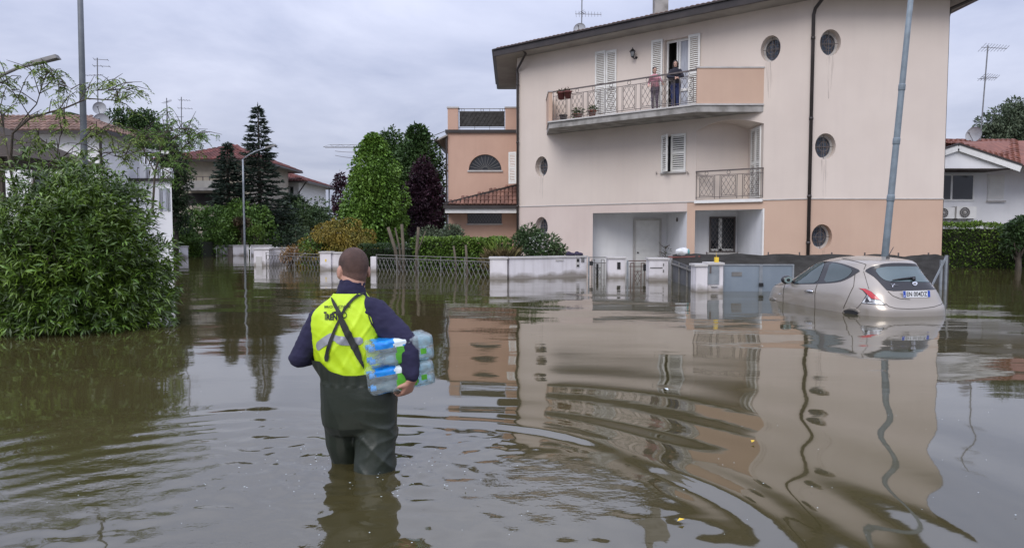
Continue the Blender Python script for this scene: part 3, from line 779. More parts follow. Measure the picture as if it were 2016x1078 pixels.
ra = B2 + TL * -.16; railing(house, B0 + NI * .07 + TL * .02, ra + NI * .07, ZS, ZT2 - .01, 8, M_iron, .21, .20, 8)

# ---- balcony doors, shutters
def leaf(u0, u1, vt, zbot, off=.035, **k):
    s0, zt = onw(u0, vt); s1, _ = onw(u1, vt)
    return shutter(house, D3(s0, 0, off)[:2], -TL, s0 - s1, zbot, zt, NO, **k)
leaf(1173, 1193.5, 103, fl_z + .02); leaf(1194.5, 1215, 101, fl_z + .02)
leaf(1284, 1306, 81, fl_z + .02, .05); leaf(1357, 1380, 70, fl_z + .02, .05)
# the open door: dark room, white sash, net curtain
b = MB(); b.add([D3(d_r - .02, fl_z - .05, -RZ - .6), D3(d_l + .02, fl_z - .05, -RZ - .6), D3(d_l + .02, dz1, -RZ - .6), D3(d_r - .02, dz1, -RZ - .6)], [(0, 1, 2, 3)])
for sx in (d_l + .01, d_r - .01): b.add([D3(sx, fl_z - .05, -RZ), D3(sx, fl_z - .05, -RZ - .6), D3(sx, dz1, -RZ - .6), D3(sx, dz1, -RZ)], [(0, 1, 2, 3)])
b.build('dark_room', M_dark, house)
wD = d_r - d_l; mid = d_l + wD * .46
b = MB()
for s in (d_l + .05, mid, mid + .10, d_r - .05): b.bar(D3(s, fl_z, -RZ), D3(s, dz1, -RZ), .07, .06, NO)
b.bar(D3(d_l, dz1 - .05, -RZ), D3(d_r, dz1 - .05, -RZ), .09, .055, NO); b.bar(D3(d_l + .08, fl_z + .08, -RZ), D3(mid - .04, fl_z + .08, -RZ), .14, .055, NO); b.bar(D3(d_l + .08, fl_z + .95, -RZ), D3(mid - .04, fl_z + .95, -RZ), .10, .055, NO)
dr = b.build('balcony_door', M_whitep, house)
MB().add([D3(d_l + .08, fl_z + .15, -RZ - .02), D3(mid - .03, fl_z + .15, -RZ - .02), D3(mid - .03, dz1 - .1, -RZ - .02), D3(d_l + .08, dz1 - .1, -RZ - .02)], [(0, 1, 2, 3)]).build('pane', M_curtain, dr)
# window with half-open shutters on the middle floor
b = MB(); b.add([D3(w_r - .02, wz0, -RZ), D3(w_l + .02, wz0, -RZ), D3(w_l + .02, wz1, -RZ), D3(w_r - .02, wz1, -RZ)], [(0, 1, 2, 3)]); b.build('window', M_glass, house)
s0, _ = onw(1303, 300); dirL = (-TL * .78 + NO * .62).normalized(); shutter(house, D3(w_l + .03, 0, .03)[:2], dirL, .56, wz0 - .02, wz1 + .04, NO)
sa, _ = onw(1322, 300); sb, _ = onw(1351, 300); shutter(house, D3(sa, 0, .04)[:2], -TL, sa - sb, wz0 - .02, wz1 + .05, NO)
b = MB(); b.bar(D3(w_l + .08, wz0 - .05, .03), D3(w_r - .08, wz0 - .05, .03), .06, .14, NO); b.build('window_sill', M_sill, house)
b = MB()
for u in (1294, 1356): s, z = onw(u, 341); b.bar(D3(s, z, 0), D3(s, z, .09), .02, .02); b.bar(D3(s, z - .06, .09), D3(s, z + .06, .09), .02, .03)
b.build('shutter_catch', M_iron, house)
# loggia: shutters on the return wall, slab edge, railing
c3 = D3(sC, 0); z1 = P(1487, 253, c3.y + 1).z
for k in range(2): shutter(house, (c3.x - .035, c3.y + .22 + k * .56), UY, .54, NZ0 + .04, z1, -UX)
b = MB(); b.bar(D3(sA + .03, ZB - .01, -.02), D3(sC - .03, ZB - .01, -.02), .11, .24, NO); b.build('loggia_sill', M_whitep, house)
railing(house, D3(sA, 0, .03), D3(sC - .03, 0, .03), ZB + .09, P(1503, 331, c3.y).z, 3, M_iron, .19, .22, 3)
# porch door, bare hook, white window bay with diamond grille
x0, x1 = P(1250, 460, 33.5).x, P(1297, 460, 33.5).x; zt = P(1270, 434, 33.46).z
b = MB(); b.box(x0, x1, 33.42, 33.47, zb, zt); dd = b.build('porch_door', M_whitep, house)
b = MB(); b.box(x0 - .09, x0, 33.36, 33.48, zb, zt + .09); b.box(x1, x1 + .09, 33.36, 33.48, zb, zt + .09); b.box(x0, x1, 33.36, 33.48, zt, zt + .09); b.build('door_frame', M_sill, dd)
b = MB(); b.box(x0 + .13, x1 - .13, 33.40, 33.419, .55, zt - .14); b.build('door_panel', M_whitep, dd)
b = MB(); b.box(x0 + .13, x1 - .13, 33.40, 33.419, -.4, .38); b.build('door_panel', M_whitep, dd)
b = MB(); b.ball((x0 + .12, 33.36, .44), .04, 10, 6); b.build('door_knob', M_black, dd)
b = MB(); q = P(1331, 432, 31.2); b.lathe((c1.x - .04, 31.2, q.z), [(.03, -.09), (.045, 0), (.02, .09)], 8); b.build('wall_hook', M_iron, house)
x0, x1 = P(1398, 460, 30.66).x, P(1446, 460, 30.66).x; z0, z1 = P(1420, 495, 30.66).z, P(1420, 428, 30.66).z
b = MB(); b.add([(x0, 30.69, z0), (x1, 30.69, z0), (x1, 30.69, z1), (x0, 30.69, z1)], [(0, 1, 2, 3)]); wn = b.build('window', M_glass, house)
b = MB()
for x in (x0, x1): b.box(x - .03, x + .03, 30.62, 30.688, z0 - .03, z1 + .03)
b.box(x0 + .03, x1 - .03, 30.62, 30.688, z1 - .03, z1 + .03); b.box(x0 + .03, x1 - .03, 30.62, 30.688, z0 - .03, z0 + .03); b.build('window_frame', M_iron, wn)
b = MB(); xm = x0 + (x1 - x0) * .42; b.box(xm - .07, xm + .07, 30.67, 30.688, z0 + .03, z1 - .03); b.box(x0 + .03, x1 - .03, 30.67, 30.687, z0 + .03, z0 + .12); b.build('white_sash', M_whitep, wn)
lattice(wn, (x0, 30.60), (x1, 30.60), z0, z1, .16, M_iron, .016)
b = MB(); b.box(x0 - .12, x1 + .12, 30.5, 30.69, z0 - .11, z0 - .035); b.build('window_sill', M_sill, house)
b = MB(); q = c2; b.box(q.x - .02, q.x + .04, q.y - .06, q.y + .14, zb, zR2 + .02); b.build('white_jamb', M_whitep, house)

# ---- apricot wing at the back left, with roof terrace and tiled lean-to
YW = 38.0
wl, wr = P(882, 360, YW).x, LC.x
zc = P(950, 262, YW).z; zp = P(950, 213, YW).z; zl = P(950, 398, YW).z
wing = thing('house_wing', 'apricot wing with half round window under a screened roof terrace', 'house wing', (-1.5, 40, GROUND))
aw_c = P(955, 335, YW); aw_r = .84
half = [(aw_c.x + aw_r * math.cos(math.pi * i / 20), aw_c.z + aw_r * .96 * math.sin(math.pi * i / 20)) for i in range(21)]
bw = (P(920, 440, YW).x, P(988, 440, YW).x, P(950, 440, YW).z, P(950, 419, YW).z)
wall('wall', (0, YW, 0), UX, rect(wl, wr, zb, zc), [(half, .22), (rect(bw[0], bw[1], bw[2], bw[3]), .15)], M_orange, wing, UY)
b = MB(); b.add([(wl, YW, zb), (wl, 43, zb), (wl, 43, zc), (wl, YW, zc)], [(0, 1, 2, 3)]); b.add([(wl, 43, zb), (wr, 43, zb), (wr, 43, zc), (wl, 43, zc)], [(0, 1, 2, 3)]); b.build('wall', M_orange, wing)
wn = MB().add([(x, YW + .2, z) for x, z in half], [tuple(range(21))]).build('half_round_window', M_glass, wing)
for i in range(1, 12):
    t = math.pi * i / 12; beam('grille_bar', (aw_c.x + .16 * math.cos(t), YW + .1, aw_c.z + .16 * math.sin(t)), (aw_c.x + aw_r * math.cos(t), YW + .1, aw_c.z + aw_r * .95 * math.sin(t)), .018, .018, M_irong, wn)
b = MB(); b.box(aw_c.x - .9, aw_c.x + .9, YW - .07, YW + .03, aw_c.z - .08, aw_c.z - .002); b.build('window_sill', M_sill, wing)
wn = MB().add([(bw[0], YW + .14, bw[2]), (bw[1], YW + .14, bw[2]), (bw[1], YW + .14, bw[3]), (bw[0], YW + .14, bw[3])], [(0, 1, 2, 3)]).build('window', M_glass, wing)
lattice(wn, (bw[0], YW + .06), (bw[1], YW + .06), bw[2], bw[3], .15, M_irong, .02)
b = MB(); b.box(bw[0] - .04, bw[1] + .04, YW - .06, YW + .02, bw[2] - .07, bw[2] - .002); b.build('window_sill', M_sill, wing)
b = MB(); b.box(wl - .12, wr - .02, YW - .12, YW + .3, zc, zc + .16); b.box(wl - .12, wl + .1, YW + .3, 43, zc, zc + .16); b.build('cornice', M_gutter, wing)
x1, x2 = P(904, 240, YW).x, P(994, 240, YW).x
for xa, xb in ((wl, x1 - .06), (x2 + .02, wr - .02)):
    b = MB(); b.box(xa, xb, YW, YW + .45, zc + .162, zp); pp = b.build('terrace_pillar', M_orange, wing)
    b = MB(); b.box(xa - .04, xb + .04, YW - .04, YW + .49, zp, zp + .07); b.build('coping', M_sill, pp)
b = MB(); b.box(x1 + .03, x2 - .03, YW + .12, YW + .135, zc + .34, zp - .16); b.build('shade_screen', M_net, wing)
rl = MB(); rl.bar((x1 - .05, YW + .16, zp + .0), (x2 + .02, YW + .16, zp + .0), .03, .03); rl.bar((x1 - .05, YW + .16, zp - .14), (x2 + .02, YW + .16, zp - .14), .025, .025); rl.bar((x1 - .05, YW + .16, zc + .3), (x2 + .02, YW + .16, zc + .3), .025, .025)
for k in range(3): rl.ring(((x1 + (x2 - x1) * (k * .42 + .08)), YW + .16, zp - .07), .07, .012, UY, 12, 4)
rl = rl.build('terrace_rail', M_irong, wing)
for k in range(4): x = x1 + (x2 - x1) * (k + .02) / 3.04; beam('upright', (x, YW + .17, zc + .16), (x, YW + .17, zp), .02, .02, M_irong, rl)
lattice(rl, (x1, YW + .105), (x2, YW + .105), zc + .34, zp - .16, .22, M_net, .014)
b = MB(); ez = P(868, 275, YW - .2).z; b.hexa([(wl - .55, YW - .2, ez - .06), (wl, YW - .2, ez + .2), (wl, 44, ez + .2), (wl - .55, 44, ez - .06)], [(wl - .55, YW - .2, ez + .02), (wl, YW - .2, ez + .28), (wl, 44, ez + .28), (wl - .55, 44, ez + .02)])
b.build('side_eave', M_soffit, wing)
b = MB(); b.bar((wl - .6, YW - .25, ez - .02), (wl - .6, 44, ez - .02), .16, .1); b.tube([(wl - .06, YW - .07, zc - .1), (wl - .06, YW - .07, -.5)], .05, 8); b.build('gutter', M_gutter, wing)
# lean-to roof: eave towards the street, ridge climbing to the right
yE = YW - 1.25; zE0 = P(940, 404, yE).z
zr_r = P(1010, 369, YW).z; zr_l = P(885, 402, YW).z
A_ = wr - wl + .1
b = MB(); b.add([(wl - .08, yE, zE0), (wr - .02, yE, zE0), (wr - .02, YW - .01, zr_r)], [(0, 1, 2)]); b.add([(wl - .08, yE, zE0 - .01), (wr - .02, YW - .01, zr_r - .01), (wl - .08, YW - .01, zE0 - .01)], [(0, 1, 2)]); b.build('lean_to_roof', M_tile, wing)
us = Vector((0, YW - yE, zr_r - zE0)); BL = us.length
tile_roof(wing, (wl - .08, yE - .05, zE0 + .02), UX, us, poly_inside([(-.1, -.1), (A_, -.1), (A_, BL), (A_ * .93, BL)]), A_, BL, M_tileb, M_tile, 300, .2, .34)
b = MB(); b.box(wl - .12, wr, yE - .14, yE - .02, zE0 - .16, zE0 - .01); b.build('gutter', M_gutter, wing)
b = MB(); b.box(wl - .05, wr - .02, yE - .01, YW - .02, zE0 - .38, zE0 - .17); b.build('lean_to_beam', M_whitep, wing)
b = MB(); b.bar((wl - .1, yE - .02, zE0 + .06), (wr - .02, YW - .03, zr_r + .10), .16, .14); b.build('ridge_flashing', M_gutter, wing)
z0, z1 = P(1005, 362, 37.2).z, P(1005, 300, 37.2).z
shutter(house, (wr - .03, 36.9), Vector((-.9, .45, 0)), .42, z0, z1, Vector((-.45, -.9, 0)))
# ------------------------------------------------------------------ garden walls, fences and gates along the flooded pavement
def post(parent, x0, x1, y0, y1, zt, name='pillar', m=None, cap=True, capname='coping'):
    b = MB(); b.box(x0, x1, y0, y1, -.55, zt); o = b.build(name, m or M_wallw, parent)
    if cap:
        b = MB(); b.box(x0 - .035, x1 + .035, y0 - .035, y1 + .035, zt, zt + .05); b.build(capname, M_sill, o)
    return o
def slabwall(parent, p, q, th, zt, name='wall_panel', m=None, z0=-.55):
    p = Vector((p[0], p[1], 0)); q = Vector((q[0], q[1], 0)); h = (zt - z0) / 2
    b = MB()
    d = (q - p).normalized(); nn = Vector((d.y, -d.x, 0)) * th / 2
    lo = [p - nn, q - nn, q + nn, p + nn]
    b.hexa([v + UZ * z0 for v in lo], [v + UZ * zt for v in lo]); o = b.build(name, m or M_wallw, parent)
    nn *= 1 + .07 / th; lo = [p - nn - d * .02, q - nn + d * .02, q + nn + d * .02, p + nn - d * .02]
    b = MB(); b.hexa([v + UZ * zt for v in lo], [v + UZ * (zt + .05) for v in lo]); b.build('coping', M_sill, o)
    return o
def lattice_fence(parent, p, q, zt, zb_, dw, nposts, m=None):
    m = m or M_irong
    p = Vector((p[0], p[1], 0)); q = Vector((q[0], q[1], 0))
    b = MB()
    for z in (zt, zt - .10, zb_): b.bar(p + UZ * z, q + UZ * z, .022, .022)
    r = b.build('rails', m, parent)
    for i in range(nposts + 1):
        a = p.lerp(q, i / nposts); beam('upright', a + UZ * (-.5), a + UZ * (zt + .02), .028, .028, m, parent)
    lattice(parent, p, q, zb_, zt - .10, dw, m, .017, dh=dw * 1.75)
fz = .62
# left stretch
fa = thing('garden_fence', 'rusty lattice fence left of the wader in front of the golden maple', 'fence', (-8.6, 28.6, GROUND))
p0 = WP(500, 523); 
post(fa, p0.x, p0.x + .62, p0.y, p0.y + .5, .66)
b = MB(); b.box(p0.x + .09, p0.x + .33, p0.y - .012, p0.y, -.2, .38); b.build('meter_hatch', M_sill, fa)
slabwall(fa, (p0.x + .3, p0.y + .5), (p0.x + 3.6, p0.y + 3.2), .2, .68)
lattice_fence(fa, (p0.x + .62, p0.y - .35), (-7.0, 27.5), .55, -.02, .19, 2)
pb = WP(630, 530)
fb = thing('garden_wall', 'white wall pillar with tiny yellow sticker behind the wader head', 'wall', (-6, 26.6, GROUND))
post(fb, -7.02, -6.62, 26.9, 27.35, .62); slabwall(fb, (-6.62, 27.1), (-5.6, 26.75), .2, .60); post(fb, -4.98, -4.78, 25.9, 26.12, .52, cap=False)
M_yel = mat('yellow_sticker', (.75, .52, .04), rough=.6)
b = MB(); b.box(-6.83, -6.78, 26.893, 26.899, .30, .40); b.build('sticker', M_yel, fb)
# right lattice stretch
q0, q1 = (-4.78, 25.95), (-.66, 22.45)
fc = thing('garden_fence', 'grey lattice fence with pollarded stumps behind it right of the wader', 'fence', (-2.7, 24.2, GROUND))
lattice_fence(fc, q0, q1, .59, -.03, .20, 5)
# white wall with intercom
fd = thing('garden_wall', 'stained white boundary wall with dark shoes lying on its coping', 'wall', (.9, 22.6, GROUND))
zw = P(1000, 509, 22.0).z
post(fd, -.66, -.14, 21.85, 22.4, zw, cap=False)
wq = WP(1150, 543)
wl_ = slabwall(fd, (-.14, 22.05), (2.30, 23.35), .26, zw)
b = MB(); b.box(-.69, -.11, 21.81, 22.43, zw, zw + .05); b.build('coping', M_sill, fd)
dv = Vector((2.44, 1.3, 0)).normalized(); nv = Vector((dv.y, -dv.x, 0))
wp_ = lambda a, z, o: Vector((-.14, 22.05, 0)) + dv * a + nv * o + UZ * z
def plaque(parent, a0, a1, z0, z1, m, name, th=.02):
    b = MB(); b.hexa([wp_(a0, z0, .132), wp_(a1, z0, .132), wp_(a1, z0, .132 + th), wp_(a0, z0, .132 + th)], [wp_(a0, z1, .132), wp_(a1, z1, .132), wp_(a1, z1, .132 + th), wp_(a0, z1, .132 + th)]); return b.build(name, m, parent)
plaque(fd, 1.62, 1.90, .505, .555, M_sill, 'mail_slot'); plaque(fd, 2.36, 2.48, .30, .58, M_sill, 'intercom')
plaque(fd, 2.375, 2.465, .46, .56, M_black, 'intercom_screen', .026); plaque(fd, 2.375, 2.465, .32, .37, M_black, 'intercom_button_panel', .026)
plaque(fd, 2.55, 2.66, .45, .61, M_irong, 'name_plate')
# wrought gates and pillars
def gate(label, xa, xb, y, zt, m, key, lk):
    t = thing('garden_gate', label, 'gate', ((xa + xb) / 2, y, GROUND), 0, 'wrought iron garden gates')
    w = xb - xa
    for x in (xa + .02, xb - .02): beam('gate_post', (x, y, -.5), (x, y, zt + .02), .045, .045, M_steel, t)
    beam('top_rail', (xa + .04, y, zt), (xb - .04, y, zt), .035, .03, m, t); beam('cross_rail', (xa + .06, y, zt - .17), (xb - .06, y, zt - .17), .022, .022, m, t)
    for k in (.18, .33, .67, .82): beam('upright', (xa + w * k, y, -.45), (xa + w * k, y, zt - .06 if k in (.18, .82) else zt - .06), .022, .022, m, t)
    for k0, k1 in ((.18, .33), (.67, .82)): beam('cross_rail', (xa + w * k0, y, zt - .07), (xa + w * k1, y, zt - .07), .022, .022, m, t)
    beam('cross_rail', (xa + w * .33, y, zt - .32), (xa + w * .67, y, zt - .32), .02, .02, m, t)
    lattice(t, (xa + w * .33, y), (xa + w * .67, y), -.4, zt - .32, w * .2, m, .016)
    b = MB(); b.box(xb - .15, xb - .05, y - .05, y + .05, zt - .3, zt - .1) if lk > 0 else b.box(xa + .05, xa + .15, y - .05, y + .05, zt - .25, zt - .12); b.build('lock_case', M_black, t)
    if key:
        b = MB(); b.tube([(xa + w * .47, y - .03, zt - .2), (xa + w * .47, y - .03, -.15)], .035, 8); b.build('rolled_cloth', M_black, t)
    return t
g0, g1 = P(1157, 545, 23.2).x, P(1197, 545, 23.0).x
gate('wrought iron gate right of the stained wall with a dark roll hung in it', g0, g1, 23.1, .60, M_irong, True, -1)
pm = thing('gate_pillar', 'white pillar with door bell between the two iron gates', 'pillar', (3.18, 22.6, GROUND))
post(pm, P(1197.5, 545, 22.4).x, P(1231, 545, 22.4).x, 22.4, 22.85, .585)
b = MB(); b.box(3.20, 3.30, 22.38, 22.399, .27, .48); b.build('intercom', M_black, pm)
gate('iron gate with brown top rail between door bell pillar and letterbox pillar', P(1232, 545, 22.2).x + .03, P(1276, 545, 22.2).x, 22.2, .53, mat('brown_gate_iron', (.11, .06, .05), rough=.5), False, 1)
pn = thing('gate_pillar', 'wide white pillar with letterbox slots right of the brown railed gate', 'pillar', (4.2, 21.4, GROUND))
xa, xb = P(1278, 550, 21.2).x, P(1315, 550, 21.2).x
post(pn, xa, xb, 21.2, 21.7, .60)
b = MB(); b.box(xa + .02, xa + .38, 21.185, 21.199, .36, .385); b.box(xb - .15, xb - .12, 21.185, 21.199, .42, .50); b.box(xb - .15, xb - .12, 21.185, 21.199, .24, .32); b.build('letterbox_slot', M_irong, pn)
# shade net strung along the right hand plots
nf = thing('net_fence', 'sagging dark shade net strung on posts in front of the peach wall', 'fence', (8, 20.6, GROUND))
path = [(4.62, 21.2), (5.25, 20.75), (8.2, 20.5), (11.0, 19.9), (12.0, 20.2)]
V = []; F = []; cols = []
L_ = [0]
for a, b_ in zip(path, path[1:]): L_.append(L_[-1] + math.dist(a, b_))
nseg = 110
for i in range(nseg + 1):
    s = L_[-1] * i / nseg; k = max(j for j in range(len(path) - 1) if L_[j] <= s + 1e-6); f = (s - L_[k]) / (L_[k + 1] - L_[k])
    x = path[k][0] + (path[k + 1][0] - path[k][0]) * f; y = path[k][1] + (path[k + 1][1] - path[k][1]) * f
    sag = .05 * (abs(math.sin(s * math.pi / 1.25)) - 1) + .03 * noise.noise((s * 3, 0, 0))
    for j in range(7):
        z = -.52 + (P(1500, 503, 20.5).z + .52 + sag + .05) * j / 6
        w = .035 * noise.noise((s * 1.6, j * .8, 3)) + .02 * noise.noise((s * 7, j * .5, 9))
        V.append((x, y + w, z))
for i in range(nseg):
    for j in range(6): a = i * 7 + j; F.append((a, a + 7, a + 8, a + 1))
geo('shade_net', V, F, M_net, nf, True)
for i in range(9):
    s = L_[-1] * (i + .2) / 9; k = max(j for j in range(len(path) - 1) if L_[j] <= s + 1e-6); f = (s - L_[k]) / (L_[k + 1] - L_[k])
    x = path[k][0] + (path[k + 1][0] - path[k][0]) * f; y = path[k][1] + (path[k + 1][1] - path[k][1]) * f
    beam('upright', (x, y + .06, -.5), (x, y + .06, .84), .03, .03, M_iron, nf)
ng = thing('double_gate', 'dark grey netted gate leaf beside the letterbox pillar', 'gate', (4.9, 19.3, GROUND))
ga, gb = Vector((4.60, 21.05, 0)), Vector((4.52, 17.9, 0))
b = MB(); b.hexa([ga + UZ * -.5, gb + UZ * -.5, gb + Vector((.02, 0, -.5)), ga + Vector((.02, 0, -.5))], [ga + UZ * .6, gb + UZ * .5, gb + Vector((.02, 0, .5)), ga + Vector((.02, 0, .6))]); b.build('net_panel', M_netb, ng)
for f, zt in ((0, .6), (.33, .57), (.66, .53), (1, .5)): q = ga.lerp(gb, f) + Vector((-.03, 0, 0)); beam('upright', q + UZ * -.5, q + UZ * zt, .035, .035, M_irong, ng)
beam('cross_rail', ga + Vector((-.03, 0, .5)), gb + Vector((-.03, 0, .42)), .035, .035, M_irong, ng)
# meter pillar
pu = thing('meter_pillar', 'dirty white pillar with a grey meter door beside sheet metal gate', 'pillar', (4.7, 17.5, GROUND))
xa, xb = P(1370, 570, 17.3).x, P(1424, 570, 17.3).x; zt = P(1390, 524, 17.3).z; zm = P(1400, 521, 17.3).z
b = MB(); b.box(xa, xa + .27, 17.3, 17.8, -.55, zt); b.box(xa + .27, xb, 17.34, 17.8, -.55, zm); b.build('masonry', M_wallw, pu)
b = MB(); b.box(xa - .04, xa + .27, 17.26, 17.84, zt, zt + .05); b.box(xa + .275, xb + .02, 17.28, 17.84, zm, zm + .05); b.build('coping', M_sill, pu)
b = MB(); b.box(xa + .28, xa + .55, 17.315, 17.338, .18, zm - .03); md = b.build('meter_door', M_steel, pu)
b = MB(); b.box(xa + .32, xa + .36, 17.30, 17.314, .44, .60); b.build('warning_label', M_iron, md); b = MB(); b.box(xa + .36, xa + .52, 17.28, 17.338, .13, .155); b.build('ledge', M_sill, pu)
tag(MB().box(xa + .49, xa + .575, 17.46, 17.56, zm + .05, zm + .17).add([(xa + .52, 17.5, zm + .17), (xa + .53, 17.5, zm + .17), (xa + .525, 17.51, zm + .32)], [(0, 1, 2)]).build('plastic_lantern', M_yel), 'small yellow plastic lantern standing on the meter pillar', 'lantern')
# sheet metal gate
sg = thing('sheet_metal_gate', 'blue grey sheet metal double gate half under water left of the car', 'gate', (6.4, 17.6, GROUND))
xs_ = [xb + .03, xb + .03 + (P(1497, 570, 17.5).x - xb - .03), P(1562, 570, 17.5).x]; zt = P(1500, 520, 17.5).z
for i in range(2):
    b = MB(); b.box(xs_[i] + .02, xs_[i + 1] - .02, 17.5, 17.53, -.5, zt - .03); b.build('gate_leaf', M_sheet, sg)
    b = MB()
    for x in (xs_[i], xs_[i + 1] - .04): b.box(x, x + .04, 17.48, 17.55, -.5, zt - .03)
    b.box(xs_[i], xs_[i + 1], 17.478, 17.552, zt - .03, zt); b.build('leaf_frame', M_steel, sg)
b = MB(); b.box(xs_[0] + .22, xs_[0] + .46, 17.485, 17.499, .36, .46); b.build('name_plate', M_irong, sg)
b = MB(); b.box(xs_[1] - .05, xs_[1] + .05, 17.44, 17.477, .12, .2); b.build('lock_case', M_black, sg)
# braced steel frame right of the car
sf = thing('steel_fence_post', 'galvanised fence post with diagonal brace right of the car', 'post', (10.6, 18, GROUND))
zt = P(1855, 502, 18).z
for x in (10.50, 10.62): beam('upright', (x, 18, -.5), (x, 18, zt - (.0 if x > 10.6 else .12)), .05, .05, M_steel, sf)
beam('brace', (10.0, 17.9, -.4), (10.6, 17.98, zt - .05), .035, .035, M_steel, sf)

# ------------------------------------------------------------------ small things on walls and balcony
M_pot = mat('terracotta_pot', (.30, .13, .09), (.22, .095, .07), scale=12, rough=.85)
M_potd = mat('dark_plastic_pot', (.03, .028, .028), rough=.5)
M_potr = mat('red_brown_planter', (.17, .05, .045), rough=.6)
def plant_leaves(t, c, r, h, n, Ln, Wd, m, seed, name='foliage'):
    rng = np.random.default_rng(seed)
    d = unit(rng.normal(0, 1, (n, 3)) + np.array([0, 0, .6])); Pt = np.array(c) + d * np.array([r, r, h]) * rng.uniform(.05, .8, (n, 1))
    leaf_cloud(name, Pt, d, Ln, Wd, m, t, rng, .25)
def flowerpot(label, c, r, h, m, leaf_m, nl, lr, lh, seed, grp='plant pots on the balcony'):
    t = thing('flower_pot', label, 'flower pot', c, 0, grp)
    MB().lathe(c, [(r * .72, 0), (r * .95, h * .82), (r * 1.1, h * .83), (r * 1.1, h), (r * .95, h), (r * .9, h * .9)], 18).build('pot', m, t, True)
    if nl: plant_leaves(t, (c[0], c[1], c[2] + h), lr, lh, nl, .16, .05, leaf_m, seed)
    return t
def railpt(u, v, off=.25):
    o = B0 + NI * off; d = ray(u, v); t = (o - EYE).dot(NO) / d.dot(NO); return EYE + d * t
def onfloor(u, off=.3): p = railpt(u, 220, off); return Vector((p.x, p.y, fl_z))
q = onfloor(1109); flowerpot('black flower pot on the balcony floor at its left end', q, .17, .26, M_potd, L_mid, 0, 0, 0, 1)
q = onfloor(1137); flowerpot('wide terracotta pot of trailing green plants on the balcony floor', q, .20, .22, M_pot, L_mid, 160, .34, .30, 2)
q = onfloor(1166); flowerpot('terracotta pot with a tuft of leaves left of the closed shutters', q, .17, .30, M_pot, L_mid, 90, .22, .22, 3)
for u, lab, rr in ((1105, 'dark red planter hung on the balcony rail, left one of the pair', .17), (1118, 'dark red planter hung on the balcony rail, right one of the pair', .16)):
    q = railpt(u, 196 if u < 1110 else 194, -.16); flowerpot(lab, q, rr, .30, M_potr, L_red, 40, .16, .14, int(u))
wl2 = onw(1253, 108); wp0 = D3(wl2[0], wl2[1], 0)
lt = thing('wall_lantern', 'black wall lantern between the two balcony doors', 'wall lamp', wp0)
M_lg = mat('lantern_glass', (.30, .31, .32), rough=.15)
lc = D3(wl2[0] + .05, wl2[1] + .03, .22)
MB().tube([D3(wl2[0], wl2[1] - .12, .03), D3(wl2[0], wl2[1] - .2, .16), lc - UZ * .14], .018, 6).lathe(D3(wl2[0], wl2[1] - .12, 0), [(.06, 0), (.05, .03)], 10, NO).build('arm', M_black, lt)
MB().lathe(lc, [(.055, -.13), (.095, .06)], 6).build('glass', M_lg, lt)
b = MB(); b.lathe(lc, [(.14, .065), (.06, .16), (.02, .19), (.012, .24)], 6); b.lathe(lc, [(.03, -.18), (.07, -.13)], 6)
for k in range(6):
    t_ = math.pi / 3 * k; b.bar(lc + Vector((.06 * math.cos(t_), .06 * math.sin(t_), -.13)), lc + Vector((.1 * math.cos(t_), .1 * math.sin(t_), .065)), .014, .014)
b.build('lantern_cage', M_black, lt)
# aerial and dish on the big roof
q = P(1145, 56, 37.5); q2 = P(1146, -30, 37.5)
antenna('roof_aerial', 'thin roof aerial behind the ridge of the big beige house', (q.x, 37.5, q.z - .4), (q2.x, 37.5, q2.z), [(P(1146, 28, 37.5).z, 1.3, -8, 9, .22), (P(1146, 24, 37.5).z, .35, 60, 3, .15)], r=.03)
q = P(1141, 57, 37.0); dish('grey dish half hidden behind the big house roof edge', (q.x, 37.0, q.z), (-.3, -1, .3), .3, (q.x, 37.0, q.z - .6))
# shoes, bag and a bare plant
M_shoe = mat('dark_purple_cloth', (.022, .016, .040), (.032, .024, .055), scale=20, rough=.8)
for u, lab, a in ((1124, 'dark purple shoe on the wall coping, left one of the pair', .3), (1140, 'dark purple shoe on the wall coping, right one of the pair', -.25)):
    f = (u - 1000) / 155; q = P(u, 502, 22.05 + 1.3 * f); c = Vector((q.x, q.y, zw + .05)); d = Vector((math.cos(a), math.sin(a), 0))
    t = thing('shoe', lab, 'shoe', c, 0, 'shoes left on the wall')
    b = MB(); b.ball(c + UZ * .05 - d * .02, (.15, .06, .055), 14, 8); b.ball(c + UZ * .075 - d * .07, (.08, .05, .06), 12, 8); b.build('upper', M_shoe, t, True)
    b = MB(); b.ball(c + UZ * .018 - d * .02, (.165, .066, .02), 14, 6); b.build('sole', M_black, t, True)
M_bag = mat('white_plastic_bag', (.72, .72, .73), (.58, .60, .60), scale=9, rough=.4, bump=.5, bscale=12); M_teal = mat('teal_print', (.10, .30, .30), rough=.5)
q = P(1343, 500, 21.15); c = Vector((q.x, 21.15, .80))
sh = thing('plastic_bag', 'crumpled white carrier bag above the letterbox pillar net', 'bag', (q.x, 21.15, .74))
rng = np.random.default_rng(5); bb = MB().ball((q.x, 21.1, .83), (.19, .14, .12), 20, 12)
bb.v = [Vector(p) + Vector((0, 0, 1)) * .05 * noise.noise(Vector(p) * 9) + Vector((noise.noise(Vector(p) * 12 + Vector((3, 0, 0))), noise.noise(Vector(p) * 12), 0)) * .035 for p in bb.v]; bb.build('bag', M_bag, sh, True)
b = MB(); b.ball((q.x + .16, 21.08, .82), (.035, .12, .10), 10, 8); b.build('printed_side', M_teal, sh, True)
pl_ = thing('wall_ledge', 'reddish flat ledge between letterbox pillar and shade net', 'ledge', (4.75, 21.15, .60))
